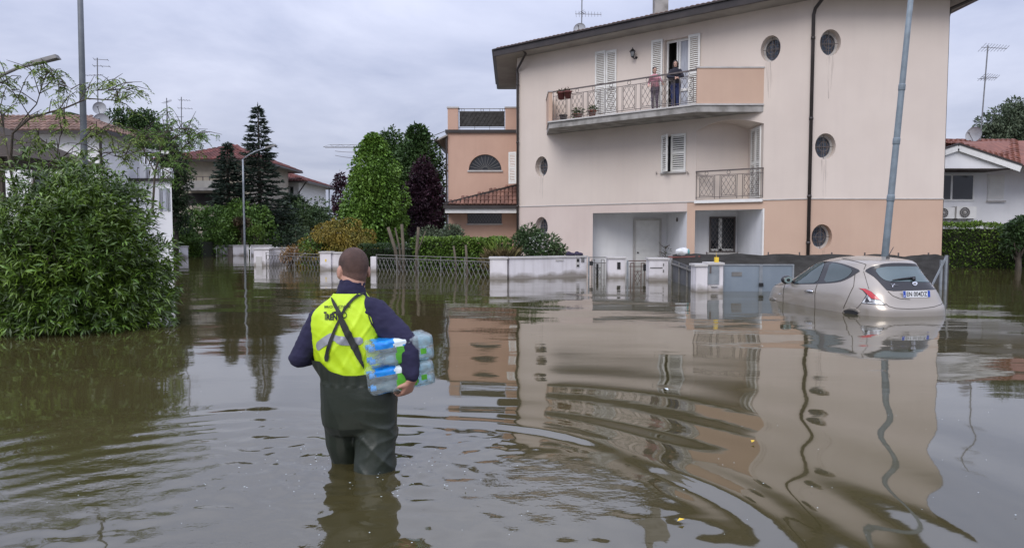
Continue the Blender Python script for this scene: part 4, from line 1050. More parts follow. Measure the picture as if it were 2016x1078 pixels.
b = MB(); b.hexa([(4.58, 21.2, .655), (5.3, 20.72, .70), (5.3, 21.25, .70), (4.58, 21.6, .655)], [(4.58, 21.2, .69), (5.3, 20.72, .735), (5.3, 21.25, .735), (4.58, 21.6, .69)]); b.build('ledge_board', mat('reddish_board', (.20, .07, .06), rough=.7), pl_)
q = P(1309, 505, 30.0); bp_ = thing('bare_plant', 'bare dark twiggy plant in front of the porch door', 'plant', (q.x, 30, GROUND))
b = MB(); rr_ = random.Random(4)
b.tube([(q.x, 30, -.5), (q.x + .02, 30, .3), (q.x, 30, .85)], [.03, .025, .01], 6)
for i in range(16):
    z = rr_.uniform(.15, .8); a = rr_.uniform(0, 6.28); l = rr_.uniform(.15, .35)
    b.tube([(q.x, 30, z), (q.x + math.cos(a) * l * .6, 30 + math.sin(a) * l * .6, z + l * .3), (q.x + math.cos(a) * l, 30 + math.sin(a) * l, z + l * rr_.uniform(-.1, .9))], [.014, .01, .004], 5)
b.build('stem', M_bark, bp_)
plant_leaves(bp_, (q.x, 30, .5), .3, .4, 40, .09, .03, L_dark, 8)
# ------------------------------------------------------------------ other houses
def hip_house(name, label, x0, x1, y0, y1, ze, zr, ov, mw, mr, mt, limit, group=None, mg=None):
    h = thing(name, label, 'house', ((x0 + x1) / 2, (y0 + y1) / 2, GROUND), 0, group)
    for (p, q) in (((x0, y0), (x1, y0)), ((x1, y0), (x1, y1)), ((x1, y1), (x0, y1)), ((x0, y1), (x0, y0))):
        MB().add([(p[0], p[1], -.6), (q[0], q[1], -.6), (q[0], q[1], ze), (p[0], p[1], ze)], [(0, 1, 2, 3)]).build('wall', mw, h)
    X0, X1, Y0, Y1 = x0 - ov, x1 + ov, y0 - ov, y1 + ov
    hw = (Y1 - Y0) / 2; ym = (Y0 + Y1) / 2; rx0, rx1 = X0 + hw, X1 - hw
    if rx1 < rx0: rx0 = rx1 = (X0 + X1) / 2
    b = MB(); b.add([(X0, Y0, ze), (X1, Y0, ze), (X1, Y1, ze), (X0, Y1, ze), (rx0, ym, zr), (rx1, ym, zr)], [(0, 1, 5, 4), (1, 2, 5), (2, 3, 4, 5), (3, 0, 4)])
    b.build('roof', mt, h)
    b = MB(); b.add([(X0, Y0, ze - .02), (X1, Y0, ze - .02), (X1, Y1, ze - .02), (X0, Y1, ze - .02)], [(0, 1, 2, 3)]); b.build('soffit', M_soffit, h)
    b = MB()
    for (p, q) in (((X0, Y0), (X1, Y0)), ((X1, Y0), (X1, Y1)), ((X1, Y1), (X0, Y1)), ((X0, Y1), (X0, Y0))): b.bar((p[0], p[1], ze), (q[0], q[1], ze), .16, .12)
    b.build('gutter', mg or M_gutter, h)
    us = Vector((0, hw, zr - ze)); B = us.length
    tile_roof(h, (X0, Y0, ze + .05), UX, us, poly_inside([(0, 0), (X1 - X0, 0), (rx1 - X0, B), (rx0 - X0, B)]), X1 - X0, B, mr, mt, limit, .24, .40)
    us = Vector((-(X1 - rx1), 0, zr - ze)); B = us.length; A = Y1 - Y0
    tile_roof(h, (X1, Y0, ze + .05), UY, us, poly_inside([(0, 0), (A, 0), (A / 2 + .01, B), (A / 2, B)]), A, B, mr, mt, 0 if limit < 200 else 0, .24, .40)
    return h
# white house on the left with its terrace wing
ze = P(150, 259, 32).z; x1 = P(197, 300, 32.6).x
hA = hip_house('white_house', 'white house with pale terracotta hip roof behind the mimosa branches', -31, x1, 32.7, 36.0, ze, ze + .95, .55, M_white, M_tilep, M_tile, 290)
b = MB(); b.tube([(x1 + .03, 32.6, ze - .1), (x1 + .03, 32.6, -.5)], .06, 8); b.build('downpipe', M_gutter, hA)
b = MB(); q = P(132, 236, 35); b.box(q.x - .35, q.x + .35, 34.6, 35.3, ze + .2, q.z + .1); cb = b.build('chimney', M_white, hA)
b = MB(); b.box(q.x - .42, q.x + .42, 34.55, 35.35, q.z + .12, q.z + .3); b.build('chimney_cap', mat('green_cap', (.05, .07, .03), rough=.8), cb)
for u in (60, 120):
    xa = P(u, 300, 32.7).x; b = MB(); b.box(xa, xa + .9, 32.66, 32.69, 2.9, 4.2); f = b.build('window', M_sill, hA)
    b = MB(); b.box(xa + .08, xa + .82, 32.64, 32.659, 2.98, 4.12); b.build('pane', M_glass, f)
wg = thing('terrace_house', 'white terrace wing with balcony boxes and grey shutters left of dark ivy', 'house', (-17.5, 37, GROUND))
YT = 35.0; xw = P(338, 380, YT).x; xl = -22.0; zt = P(330, 357, YT).z
kx = 37.4 / YT; MB().hexa([(xl, YT, -.6), (xw, YT, -.6), (xw * kx, 37.4, -.6), (xl, 37.4, -.6)], [(xl, YT, zt), (xw, YT, zt), (xw * kx, 37.4, zt), (xl, 37.4, zt)]).build('wall', M_white, wg)
MB().hexa([(xl, YT - .15, zt), (xw + .1, YT - .15, zt), (xw * kx + .1, 37.4, zt), (xl, 37.4, zt)], [(xl, YT - .15, zt + .14), (xw + .1, YT - .15, zt + .14), (xw * kx + .1, 37.4, zt + .14), (xl, 37.4, zt + .14)]).build('terrace_slab', M_gutter, wg)
for ua, ub, va, vb in ((276, 288, 323, 346), (298, 311, 326, 347), (325, 337.5, 331, 355)):
    a, c = P(ua, va, YT), P(ub, vb, YT); MB().box(a.x, c.x, YT - .1, YT + .25, zt + .142, a.z).build('parapet_box', M_white, wg)
tr = MB(); xa, xb = P(270, 340, YT).x, P(326, 340, YT).x; tr.bar((xa, YT + .05, P(300, 330, YT).z), (xb, YT + .05, P(300, 330, YT).z), .04, .04); tr = tr.build('terrace_rail', M_iron, wg)
for k in range(16): x = xa + (xb - xa) * k / 15; beam('upright', (x, YT + .05, zt + .14), (x, YT + .05, P(300, 330, YT).z), .02, .02, M_iron, tr)
xa, xb = P(262, 290, YT + 1.5).x, P(309, 290, YT + 1.5).x; zp_ = P(285, 297, YT + 1.5).z
for k in range(6):
    y = YT + .3 + k * .5; beam('pergola_slat', (xa, y, zp_ + k * .03), (xb, y, zp_ - .1 + k * .03), .12, .14, M_whitep, wg)
for x in (xa + .2, xb - .2): beam('pergola_post', (x, YT + .4, zt + .14), (x, YT + .4, zp_), .1, .1, M_whitep, wg)
M_shg = mat('grey_shutter', (.30, .31, .33), rough=.6)
for ua, ub in ((314, 321), (329, 335.5)):
    a, c = P(ua, 371, YT), P(ub, 415, YT); shutter(wg, (a.x, YT - .04), UX, c.x - a.x, c.z, a.z, -UY, M_shg)
a, c = P(321.5, 371, YT), P(328.5, 415, YT); MB().box(a.x, c.x, YT - .03, YT - .001, c.z, a.z).build('window', M_curtain, wg)
# dishes and aerials on the white house
q = P(196, 213, 36); dish('pale satellite dish above the white house roof, upper one of the stack', (q.x, 36, q.z), (.25, -1, .15), .30, (q.x + .02, 36.2, ze + .7))
q = P(199, 238, 35.8); dish('dark grey satellite dish just below the pale one', (q.x, 35.8, q.z), (.3, -1, .2), .36, (q.x + .02, 36.1, ze + .6))
q = P(193, 240, 36.4); q2 = P(191.5, 114, 36.4)
antenna('roof_aerial', 'tall roof aerial with three crossbars rising behind the stacked dishes', (q.x, 36.4, q.z - .5), (q2.x, 36.4, q2.z), [(P(192, 117, 36.4).z, .7, 0, 2, .1), (P(192, 130, 36.4).z, .85, -4, 3, .1), (P(192, 148, 36.4).z, .8, 190, 5, .22)], r=.025)
for lab, u, v0, v1, ys in (('left of two slim aerials over the dark trees', 328, 262, 193, ((200, .3, 90, 4, .3), (226, .6, 185, 4, .25))), ('right of two slim aerials over the dark trees, with side arms', 357, 285, 191, ((197, .8, -5, 5, .12), (213, 1.0, -3, 5, .12), (230, .5, 200, 4, .2)))):
    q = P(u, v0, 50); q2 = P(u, v1, 50)
    antenna('roof_aerial', lab, (q.x, 50, q.z - 1), (q2.x, 50, q2.z), [(P(u, v, 50).z, a, b_, c, d) for v, a, b_, c, d in ys], r=.028)
# garden pavilion at the left edge
q = P(72, 312, 21); q0 = P(5, 300, 21)
pv = thing('garden_pavilion', 'brown roofed garden pavilion on a dark post at the left edge', 'pavilion', (q.x - 2.2, 22.5, GROUND))
b = MB(); xc = q.x - 2.4
b.add([(q.x - 4.8, 20.4, q.z), (q.x, 20.4, q.z), (q.x, 25, q.z), (q.x - 4.8, 25, q.z), (xc, 22.7, q.z + 1.25)], [(0, 1, 4), (1, 2, 4), (2, 3, 4), (3, 0, 4), (0, 1, 2, 3)]); b.build('pavilion_roof', mat('brown_thatch', (.05, .036, .026), (.03, .022, .016), scale=8, rough=.95, stretch=(1, 1, 4)), pv)
for x, y in ((q0.x, 20.9), (q0.x, 24.6), (q0.x - 3.6, 20.9), (q0.x - 3.6, 24.6)): beam('pavilion_post', (x, y, -.5), (x, y, q.z), .14, .14, M_bark, pv)
# beige house far behind
Yb = 52; zeb = P(430, 318, Yb).z
hB = hip_house('beige_house', 'beige house with dark red roof and long balcony behind the spruces', P(335, 340, Yb).x, P(508, 340, Yb).x - .6, Yb, Yb + 9, zeb, P(345, 289, Yb + 5).z, .9, mat('far_beige', (.46, .41, .33), rough=.9), M_tiled, M_tiled, 0)
xa, xb = P(362, 360, Yb - 1).x, P(440, 360, Yb - 1).x; za, zb2 = P(400, 375, Yb - 1).z, P(400, 356, Yb - 1).z
MB().box(xa, xb, Yb - 1.2, Yb - .02, za, za + .2).build('balcony_slab', M_concrete, hB); MB().box(xa, xb, Yb - 1.2, Yb - 1.05, za + .2, zb2).build('balcony_parapet', mat('far_parapet', (.42, .40, .36), rough=.9), hB)
rl = MB().bar((xa, Yb - 1.12, zb2 + .28), (xb, Yb - 1.12, zb2 + .28), .05, .05).build('balcony_rail', M_iron, hB)
for k in range(7): x = xa + (xb - xa) * k / 6; beam('upright', (x, Yb - 1.12, zb2), (x, Yb - 1.12, zb2 + .28), .05, .05, M_iron, rl)
a, c = P(366, 380, Yb), P(432, 404, Yb); MB().box(a.x, c.x, Yb - .04, Yb - .001, c.z, a.z).build('dark_panel', M_dark, hB)  # flat dark panel on the wall below the balcony
# white house behind the big spruce
Yc = 62; zec = P(600, 359, Yc).z; x1c = P(588, 370, Yc).x
hC = hip_house('white_house', 'small white house with red roof right of the big spruce', P(470, 370, Yc).x, x1c, Yc, Yc + 9, zec, P(540, 340, Yc + 5).z, .95, M_whitep, M_tiled, M_tiled, 0)
for ua, ub, va, vb in ((553, 562, 372, 388), (571, 579, 367, 392), (552, 560, 408, 420), (572, 581, 403, 418)):
    a, c = P(ua, va, Yc), P(ub, vb, Yc); f = MB().box(a.x, c.x, Yc - .05, Yc - .001, c.z, a.z).build('window', M_sill, hC); MB().box(a.x + .05, c.x - .05, Yc - .07, Yc - .051, c.z + .05, a.z - .05).build('pane', M_glass, f)
b = MB(); b.tube([(x1c + .9, Yc - .9, zec), (x1c + .05, Yc - .05, zec - .8), (x1c + .05, Yc - .05, -.5)], .06, 6); b.build('downpipe', M_gutter, hC)

# white bungalow on the right with porch gable
Yr = 33.5; yg = 31.6
hR = thing('white_bungalow', 'white bungalow with red tiled roof and porch gable at the right edge', 'house', (23, 36, GROUND))
xa = P(1840, 400, Yr).x
apex = P(1887, 286, yg); gr = P(1998, 322, yg); zgb = P(1925, 331, yg).z
zsof = P(1930, 334, yg).z
MB().add([(xa - 6, Yr, -.6), (34, Yr, -.6), (34, Yr, zsof + .35), (xa - 6, Yr, zsof + .35)], [(0, 1, 2, 3)]).build('wall', M_white, hR)
MB().add([(xa - 6, Yr, -.6), (xa - 6, 45, -.6), (xa - 6, 45, zsof), (xa - 6, Yr, zsof)], [(0, 1, 2, 3)]).build('wall', M_white, hR)
gl = Vector((2 * apex.x - gr.x, yg, gr.z))
# gable triangle, bargeboards, flat porch ceiling
b = MB(); b.add([(gl.x, yg + .12, zgb), (gr.x - .12, yg + .12, zgb), (gr.x - .12, yg + .12, gr.z), (apex.x, yg + .12, apex.z), (gl.x, yg + .12, gl.z)], [(0, 1, 2, 3, 4)]); b.build('gable', M_white, hR)
b = MB(); b.bar(apex + UZ * -.1, Vector((gr.x + .25, yg, gr.z - .22)), .06, .26, UY.cross(UX)); b.bar(apex + UZ * -.1, Vector((gl.x - .25, yg, gl.z - .22)), .06, .26); b.build('bargeboard', M_whitep, hR)
b = MB(); b.bar(apex + UZ * .06 - UY * .02, Vector((gr.x + .3, yg - .02, gr.z - .06)), .09, .07); b.bar(apex + UZ * .06 - UY * .02, Vector((gl.x - .3, yg - .02, gl.z - .06)), .09, .07); b.build('verge_trim', M_gutter, hR)
MB().box(gl.x, gr.x - .1, yg + .14, Yr - .01, zgb - .04, zgb).build('porch_ceiling', mat('dark_wood', (.06, .04, .035), rough=.8), hR)
b = MB(); b.add([apex + UZ * .02, apex + Vector((0, 8, .02)), Vector((gl.x - .3, yg + 8, gl.z - .1)), Vector((gl.x - .3, yg, gl.z - .1))], [(0, 1, 2, 3)]); b.build('roof', M_tilers, hR)
sl_ = (Vector((gr.x + .25, yg, gr.z - .1)) - apex); SLn = sl_.length
ridge = P(1887, 279, 36.5)
# front slope that rises behind the bargeboard to the ridge
Oe = Vector((apex.x, yg + .02, apex.z + .03)); ea_ = sl_.normalized(); up_ = (Vector((apex.x, 37.0, P(1887, 277, 37).z)) - Oe)
A_ = 13.0; Bn = up_.length
b = MB(); b.add([Oe - UZ * .03, Oe + ea_ * SLn - UZ * .03, Vector((34, yg + .05, gr.z - .25)), Vector((34, 37, Oe.z + up_.z)), Oe + up_ - UZ * .03], [(0, 1, 4), (1, 2, 3), (1, 3, 4)]); b.build('roof', M_tilers, hR)
upn = Vector((ea_.z * -.0, 1, up_.z / up_.y))
def inR(a, b_):
    p = Oe + ea_ * a + up_.normalized() * b_; return 0 <= a <= SLn and 0 <= b_ <= Bn
for_a = SLn
# tiles follow the plane through the bargeboard and the ridge end above the eave corner
c3_ = Oe + ea_ * SLn; tgt = Vector((c3_.x + 3.5, 37.0, Oe.z + up_.z))
nrow = 12; cnt = 0; me_t, Vt, Ft = tile_mesh(M_tiler, .24, .44)
for j in range(nrow):
    f = j / nrow
    a0 = Oe.lerp(Oe + up_, f); a1 = c3_.lerp(tgt, f); ln = (a1 - a0).length; k = int(ln / .24)
    for i in range(k):
        q = a0.lerp(a1, (i + .5) / k); e2 = (a1 - a0).normalized(); g0 = Oe.lerp(c3_, (i + .5) / k); g1_ = (Oe + up_).lerp(tgt, (i + .5) / k); u2 = (g1_ - g0).normalized(); n2 = e2.cross(u2).normalized()
        q = q + n2 * (.03 + random.uniform(0, .015)); M = Matrix(((e2.x, u2.x, n2.x, q.x), (e2.y, u2.y, n2.y, q.y), (e2.z, u2.z, n2.z, q.z), (0, 0, 0, 1)))
        if cnt < 300: piece('tile', me_t, M, hR); cnt += 1
b = MB(); b.add([Oe, c3_, tgt, Oe + up_], [(0, 1, 2, 3)]); b.build('roof', M_tilers, hR)
b = MB(); b.add([c3_, Vector((34, yg, c3_.z)), Vector((34, 37, tgt.z)), tgt], [(0, 1, 2, 3)]); b.build('roof', M_tilers, hR)
for ua, ub, va, vb in ((1800, 1916, 345, 393),):
    a, c = P(ua, va, Yr), P(ub, vb, Yr); f = MB().box(a.x, c.x, Yr - .06, Yr - .001, c.z - .06, a.z + .05).build('window', M_whitep, hR)
    xm = P(1872, 370, Yr).x
    for s0, s1 in ((a.x + .08, xm - .05), (xm + .05, c.x - .08)): MB().box(s0, s1, Yr - .075, Yr - .061, c.z + .02, a.z - .02).build('pane', M_glass, f)
a, c = P(1947, 345, Yr), P(1973, 391, Yr)
f = MB().box(a.x - .05, c.x + .05, Yr - .05, Yr - .001, c.z - .08, a.z + .05).build('roller_shutter', M_whitep, hR)
for k in range(11): z = c.z + (a.z - c.z) * (k + .5) / 11; beam('slat', (a.x, Yr - .058, z), (c.x, Yr - .058, z), .016, (a.z - c.z) / 11 * .82, M_shut, f, (0, 0, 1))
MB().box(a.x - .1, c.x + .1, Yr - .14, Yr - .051, c.z - .15, c.z - .085).build('window_sill', M_sill, hR)
def aircon(ua, ub, va, vb, label):
    a, c = P(ua, va, Yr - .5), P(ub, vb, Yr - .5); y = Yr - .5; w = c.x - a.x
    t = thing('air_conditioner', label, 'air conditioner', ((a.x + c.x) / 2, y + .2, c.z), 0, 'air conditioners under the bungalow window')
    MB().box(a.x, c.x, y, y + .36, c.z, a.z).build('casing', M_whitep, t)
    cx_ = a.x + w * .40; cz_ = (a.z + c.z) / 2; r = (a.z - c.z) * .42
    MB().lathe((cx_, y - .012, cz_), [(r, 0), (r, .01)], 24, (0, 1, 0)).build('fan_opening', M_black, t)
    b = MB()
    for k in (.35, .68, 1.0): b.ring((cx_, y - .02, cz_), r * k, .010, UY, 22, 4)
    for k in range(6): q = math.pi * k / 6; b.bar((cx_ - r * math.cos(q), y - .02, cz_ - r * math.sin(q)), (cx_ + r * math.cos(q), y - .02, cz_ + r * math.sin(q)), .012, .008)
    b.ball((cx_, y - .02, cz_), .05, 8, 6); b.build('fan_grille', M_sill, t)
    b = MB(); b.bar((a.x + .12, y + .02, c.z - .03), (a.x + .12, Yr, c.z - .03), .05, .05); b.bar((c.x - .12, y + .02, c.z - .03), (c.x - .12, Yr, c.z - .03), .05, .05); b.build('bracket', M_irong, t)
aircon(1843, 1879, 408, 430, 'white air conditioner half hidden by the peach wall corner'); aircon(1884, 1922, 406, 430, 'white air conditioner fully in view under the bungalow window')
q = P(1917, 265, 36); dish('grey satellite dish on the red tiled ridge of the bungalow', (q.x, 36, q.z), (-1, -.55, .25), .38, (q.x + .3, 36.3, q.z - .6))
q = P(1929, 278, 36.4); q2 = P(1945, 90, 36.4)
antenna('roof_aerial', 'leaning tall aerial mast beside the dish on the bungalow roof', (q.x, 36.4, q.z - .3), (q2.x, 36.4, q2.z), [(P(1945, 94, 36.4).z, 1.2, -3, 9, .3), (P(1941, 152, 36.4).z, .75, -2, 7, .3), (P(1938, 155, 36.4).z, .4, 185, 3, .2)], r=.03)

# ------------------------------------------------------------------ street lamps
def lamp(name, label, base, top, r0, r1, arm=None, collars=(), m=None, rate=None):
    t = thing(name, label, 'street lamp', base); base = Vector(base); top = Vector(top)
    b = MB(); ks = [0, .25, .5, .75, 1]; b.tube([base.lerp(top, k) for k in ks], [r0 + (r1 - r0) * k for k in ks], 14); b.build('pole', m or M_steel, t, True)
    d = (top - base).normalized()
    for k in collars:
        c = base.lerp(top, k); r = r0 + (r1 - r0) * k; MB().lathe(c, [(r * 1.02, -.08), (r * 1.14, -.06), (r * 1.14, .05), (r * 1.0, .08)], 14, d).build('collar', m or M_steel, t, True)
    if arm:
        pts = [Vector(p) for p in arm]; MB().tube(pts, r1 * .75, 8).build('arm', m or M_steel, t, True)
        e = pts[-1]; dd = (pts[-1] - pts[-2]).normalized(); sd = dd.cross(UZ).normalized()
        b = MB(); q = [(-.02, .05), (.12, .12), (.45, .13), (.62, .05)]
        lo = []; b.hexa([e + dd * a + sd * (s * w) - UZ * .03 for a, w, s in ((0, .06, -1), (.65, .1, -1), (.65, .1, 1), (0, .06, 1))], [e + dd * a + sd * (s * w) + UZ * .07 for a, w, s in ((0, .05, -1), (.6, .06, -1), (.6, .06, 1), (0, .05, 1))]); b.build('lamp_head', M_irong, t)
    return t
b0, b1 = P(1742, 505, 17.0), P(1799, -60, 17.0); bb0 = b0 + (b0 - b1) * ((b0.z + .5) / (b1.z - b0.z)); bt = b0.lerp(b1, 1.05)
kf = lambda v: (P(1770, v, 17).z + .5) / (bt.z + .5)
lamp('street_lamp', 'leaning grey street lamp pole behind the flooded car', (bb0.x, bb0.y, -.5), bt, .084, .056, [bt, bt + Vector((.1, -.2, .6)), bt + Vector((.35, -1.0, .9))], (kf(390), kf(278), kf(172)), mat('blue_grey_pole', (.20, .245, .28), (.15, .185, .21), scale=6, rough=.55))
a, c = P(164, 235, 15.0), P(157, -40, 15.0); dv = (a - c); a0 = a + dv * ((a.z + .5) / (c.z - a.z)); c2 = c + (c - a).normalized() * .4
lamp('street_lamp', 'thick straight grey lamp pole rising behind the big bush', (a0.x, a0.y, -.5), c2, 0.076, .05, [c2, c2 + Vector((-.1, .1, .5)), c2 + Vector((-.9, .3, .8))], (), mat('dark_grey_pole', (.135, .15, .165), (.10, .11, .125), scale=5, rough=.55))
hd = P(62, 127, 17); ar = [P(-60, 210, 17), P(-30, 172, 17), P(4, 148, 17), P(35, 134, 17), hd]
lamp('street_lamp', 'curved lamp arm with flat head reaching in from the left edge', (ar[0].x - .5, 17, -.5), (ar[0].x, 17, ar[0].z), .075, .05, ar, (), M_irong)
Yl = 41.5; tp = P(478, 314, Yl); ar = [tp, P(488, 306, Yl), P(505, 297, Yl), P(522, 292, Yl)]
lamp('street_lamp', 'slim pale street lamp in front of the big spruce', (P(482, 500, Yl).x, Yl, -.5), tp, .062, .045, ar)
b = MB(); b.build
Ym = 70; tp = P(648, 372, Ym); lamp('street_lamp', 'distant hooked street lamp left of the sweetgum tree', (tp.x, Ym, -.5), tp, .08, .06, [tp, P(650, 362, Ym), P(656, 356, Ym), P(661, 354, Ym)])
# tower crane far off, its jib showing between the trees
cr = thing('tower_crane', 'far tower crane with thin jib poking left of the sweetgum tree', 'crane', (P(760, 290, 120).x, 120, GROUND))
cx_ = P(760, 290, 120).x; zj = P(700, 290, 120).z; xt = P(638, 290, 120).x
b = MB()
for dx in (-.6, .6): 
    for dy in (-.6, .6): b.bar((cx_ + dx, 120 + dy, -.5), (cx_ + dx, 120 + dy, zj), .15, .15)
b.build('mast', M_irong, cr)
b = MB(); b.bar((xt, 119.4, zj), (cx_ + 6, 119.4, zj), .07, .07); b.bar((xt, 120.6, zj), (cx_ + 6, 120.6, zj), .07, .07); b.bar((xt + 1, 120, zj + .42), (cx_ + 4, 120, zj + .42), .06, .06)
k = 0; x = xt
while x < cx_ + 4: b.bar((x, 119.4, zj), (x + .9, 120, zj + .42), .035, .035); b.bar((x + .9, 120, zj + .42), (x + 1.8, 119.4, zj), .035, .035); x += 1.8
b.build('jib', M_irong, cr)
p_, q_ = P(660, 306, 60), Vector((wl - .1, 40, P(850, 268, 40).z))
wr_ = thing('overhead_cable', 'thin overhead cable running from the trees to the apricot wing', 'cable', p_)
b = MB(); b.tube([p_.lerp(q_, k / 12) - UZ * (1.2 * 4 * (k / 12) * (1 - k / 12) * .5) for k in range(13)], .02, 5); b.tube([p_.lerp(q_, k / 12) + UZ * .35 - UZ * (1.0 * 4 * (k / 12) * (1 - k / 12) * .5) for k in range(13)], .02, 5); b.build('cable', M_iron, wr_)

# ------------------------------------------------------------------ far garden walls
ff = thing('low_garden_wall', 'far pale low garden wall with white gate below the domed shrubs', 'wall', (-16, 42.5, GROUND))
ya = 42.0
for ua, ub in ((427, 449), (458, 484), (494, 530)):
    a, c = P(ua, 484, ya), P(ub, 484, ya); slabwall(ff, (a.x, ya), (c.x, ya + .4), .25, a.z)
a, c = P(449, 486, ya), P(458, 486, ya); MB().box(a.x, c.x, ya - .05, ya + .2, -.5, a.z).build('meter_box', M_iron, ff)
for ua, ub in ((400, 426), (484, 493), (530, 545)):
    a, c = P(ua, 485, ya - .4), P(ub, 485, ya - .4); k = max(3, int((c.x - a.x) / .14))
    for i in range(k): x = a.x + (c.x - a.x) * i / (k - 1); beam('picket', (x, ya - .4, -.5), (x, ya - .4, a.z), .045, .03, M_whitep, ff)
    beam('rail', (a.x, ya - .37, a.z - .12), (c.x, ya - .37, a.z - .12), .03, .06, M_whitep, ff)
a, c = P(352, 486, 38.5), P(364, 500, 38.5)
t = thing('gate_pillar', 'small white pillar standing beside the yellow green hedge', 'pillar', (a.x, 38.5, GROUND)); post(t, a.x, c.x, 38.5, 38.9, a.z)

# ------------------------------------------------------------------ vegetation
def dome(u0, u1, v0, Y, k=46, size=.5, base=-.3):
    a, c = P(u0, 450, Y), P(u1, 450, Y); zt = P((u0 + u1) / 2, v0, Y).z; cx_ = (a.x + c.x) / 2; rx = (c.x - a.x) / 2
    cz = max(base + .2, zt - rx * 1.05) if zt - base > rx else base
    rz = zt - cz
    return lambda rng: clumps(rng, (cx_, Y, cz), (rx, rx, rz), k, size, .7, -.25) + clumps(rng, (cx_, Y, cz - (cz - base) * .5), (rx * .95, rx * .95, max(.4, (cz - base))), k // 2, size, .8, -1), (cx_, Y, GROUND)
def grow(u0, u1, v0, Y, label, m, n, Ln, Wd, seed, name='shrub', cat='shrub', k=46, size=.5, **kw):
    cf, base = dome(u0, u1, v0, Y, k, size); return tree(name, label, cat, base, cf, n, Ln, Wd, m, seed, **kw)
grow(326, 474, 402, 42.9, 'big dark green domed shrub behind the far white wall', L_dome, 14000, .17, .10, 11, k=60, size=.55)
grow(416, 540, 395, 44.2, 'taller domed shrub behind the slim street lamp', L_dome, 12000, .17, .10, 12, k=60, size=.55)
grow(466, 489, 430, 42.6, 'small red brown shrub left of the clipped ball', L_red, 1500, .12, .06, 13, k=20, size=.25)
grow(489, 518, 445, 42.8, 'bright round clipped shrub beside the slim street lamp', L_hedge, 2600, .11, .06, 14, k=40, size=.22)
grow(520, 585, 415, 48, 'dark shrub with grey highlights right of the clipped ball', L_dark, 4500, .2, .09, 15, k=40, size=.5)
grow(565, 660, 395, 54, 'mid green garden trees between spruce and sweetgum', L_mid, 6000, .26, .11, 16, k=60, size=.7, name='garden_tree', cat='tree')
grow(525, 640, 440, 45, 'dark low shrubs behind the golden maple', L_dark, 4500, .18, .08, 17, k=60, size=.45)
grow(560, 596, 385, 58, 'dark fan palm like tree in front of the small white house', L_dark, 1800, .5, .06, 18, k=14, size=.4, name='garden_tree', cat='tree')
# clipped hedges as boxes of leaves
def box_hedge(label, p, q, depth, zt, n, Ln, Wd, m, seed, bumpy=.12, name='hedge', core=True):
    rng = np.random.default_rng(seed); p = Vector((p[0], p[1], 0)); q = Vector((q[0], q[1], 0)); d = q - p; Lq = d.length; d.normalize(); nn = Vector((-d.y, d.x, 0))
    t = thing(name, label, 'hedge', ((p.x + q.x) / 2, (p.y + q.y) / 2, GROUND))
    k = rng.choice(3, n, p=[.5, .4, .1]); a = rng.uniform(0, Lq, n); w = rng.uniform(0, depth, n); z = rng.uniform(-.1, zt, n)
    und = np.array([bumpy * noise.noise(Vector((float(x) * .9, seed, 0))) + bumpy * .6 * noise.noise(Vector((float(x) * 3.1, seed, 5))) for x in a])
    und2 = np.array([bumpy * noise.noise(Vector((float(x) * 1.3, float(zz) * 1.3, seed + 9.))) for x, zz in zip(a, z)])
    w = np.where(k == 0, np.abs(rng.normal(0, .05, n)) + und2, np.where(k == 1, w, w)); z = np.where(k == 1, zt - np.abs(rng.normal(0, .06, n)), z) + np.where(k != 0, und, und * z / zt)
    pt = np.array(p)[None, :] + np.outer(a, np.array(d)) + np.outer(w, np.array(nn)); pt[:, 2] = z
    D = np.where((k == 0)[:, None], -np.array(nn)[None, :] + np.array([0, 0, .3]), np.array([0, 0, 1.0])[None, :]) + rng.normal(0, .4, (n, 3))
    leaf_cloud('foliage', pt, D, Ln, Wd, m, t, rng, .2, .3)
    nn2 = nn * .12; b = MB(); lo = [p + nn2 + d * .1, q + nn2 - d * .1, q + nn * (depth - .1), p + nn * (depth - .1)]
    b.hexa([v + UZ * -.5 for v in lo], [v + UZ * (zt - .16) for v in lo]); b.build('dark_core', mat('hedge_core', (.018, .022, .010), rough=.95), t)  # one solid dark block filling the hedge behind its leaves
    return t
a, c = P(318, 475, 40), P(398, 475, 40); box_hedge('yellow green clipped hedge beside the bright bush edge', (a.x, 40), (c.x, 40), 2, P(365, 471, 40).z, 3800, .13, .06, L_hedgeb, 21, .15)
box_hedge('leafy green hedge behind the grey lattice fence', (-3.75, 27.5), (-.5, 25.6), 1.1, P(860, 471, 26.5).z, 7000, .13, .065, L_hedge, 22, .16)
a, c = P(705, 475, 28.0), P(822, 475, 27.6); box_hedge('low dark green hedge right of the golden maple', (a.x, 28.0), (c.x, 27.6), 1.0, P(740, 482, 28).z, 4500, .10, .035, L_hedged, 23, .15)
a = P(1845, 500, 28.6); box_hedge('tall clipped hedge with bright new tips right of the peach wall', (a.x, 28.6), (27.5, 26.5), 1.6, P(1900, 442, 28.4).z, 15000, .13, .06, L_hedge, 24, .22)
# inner greenery
grow(878, 905, 448, 34, 'grey green shrub low beside the apricot wing', L_greyg, 1600, .14, .06, 25, k=20, size=.3)
grow(815, 885, 446, 36, 'loose grey green shrub under the purple plum', L_greyg, 3200, .15, .06, 26, k=34, size=.4)
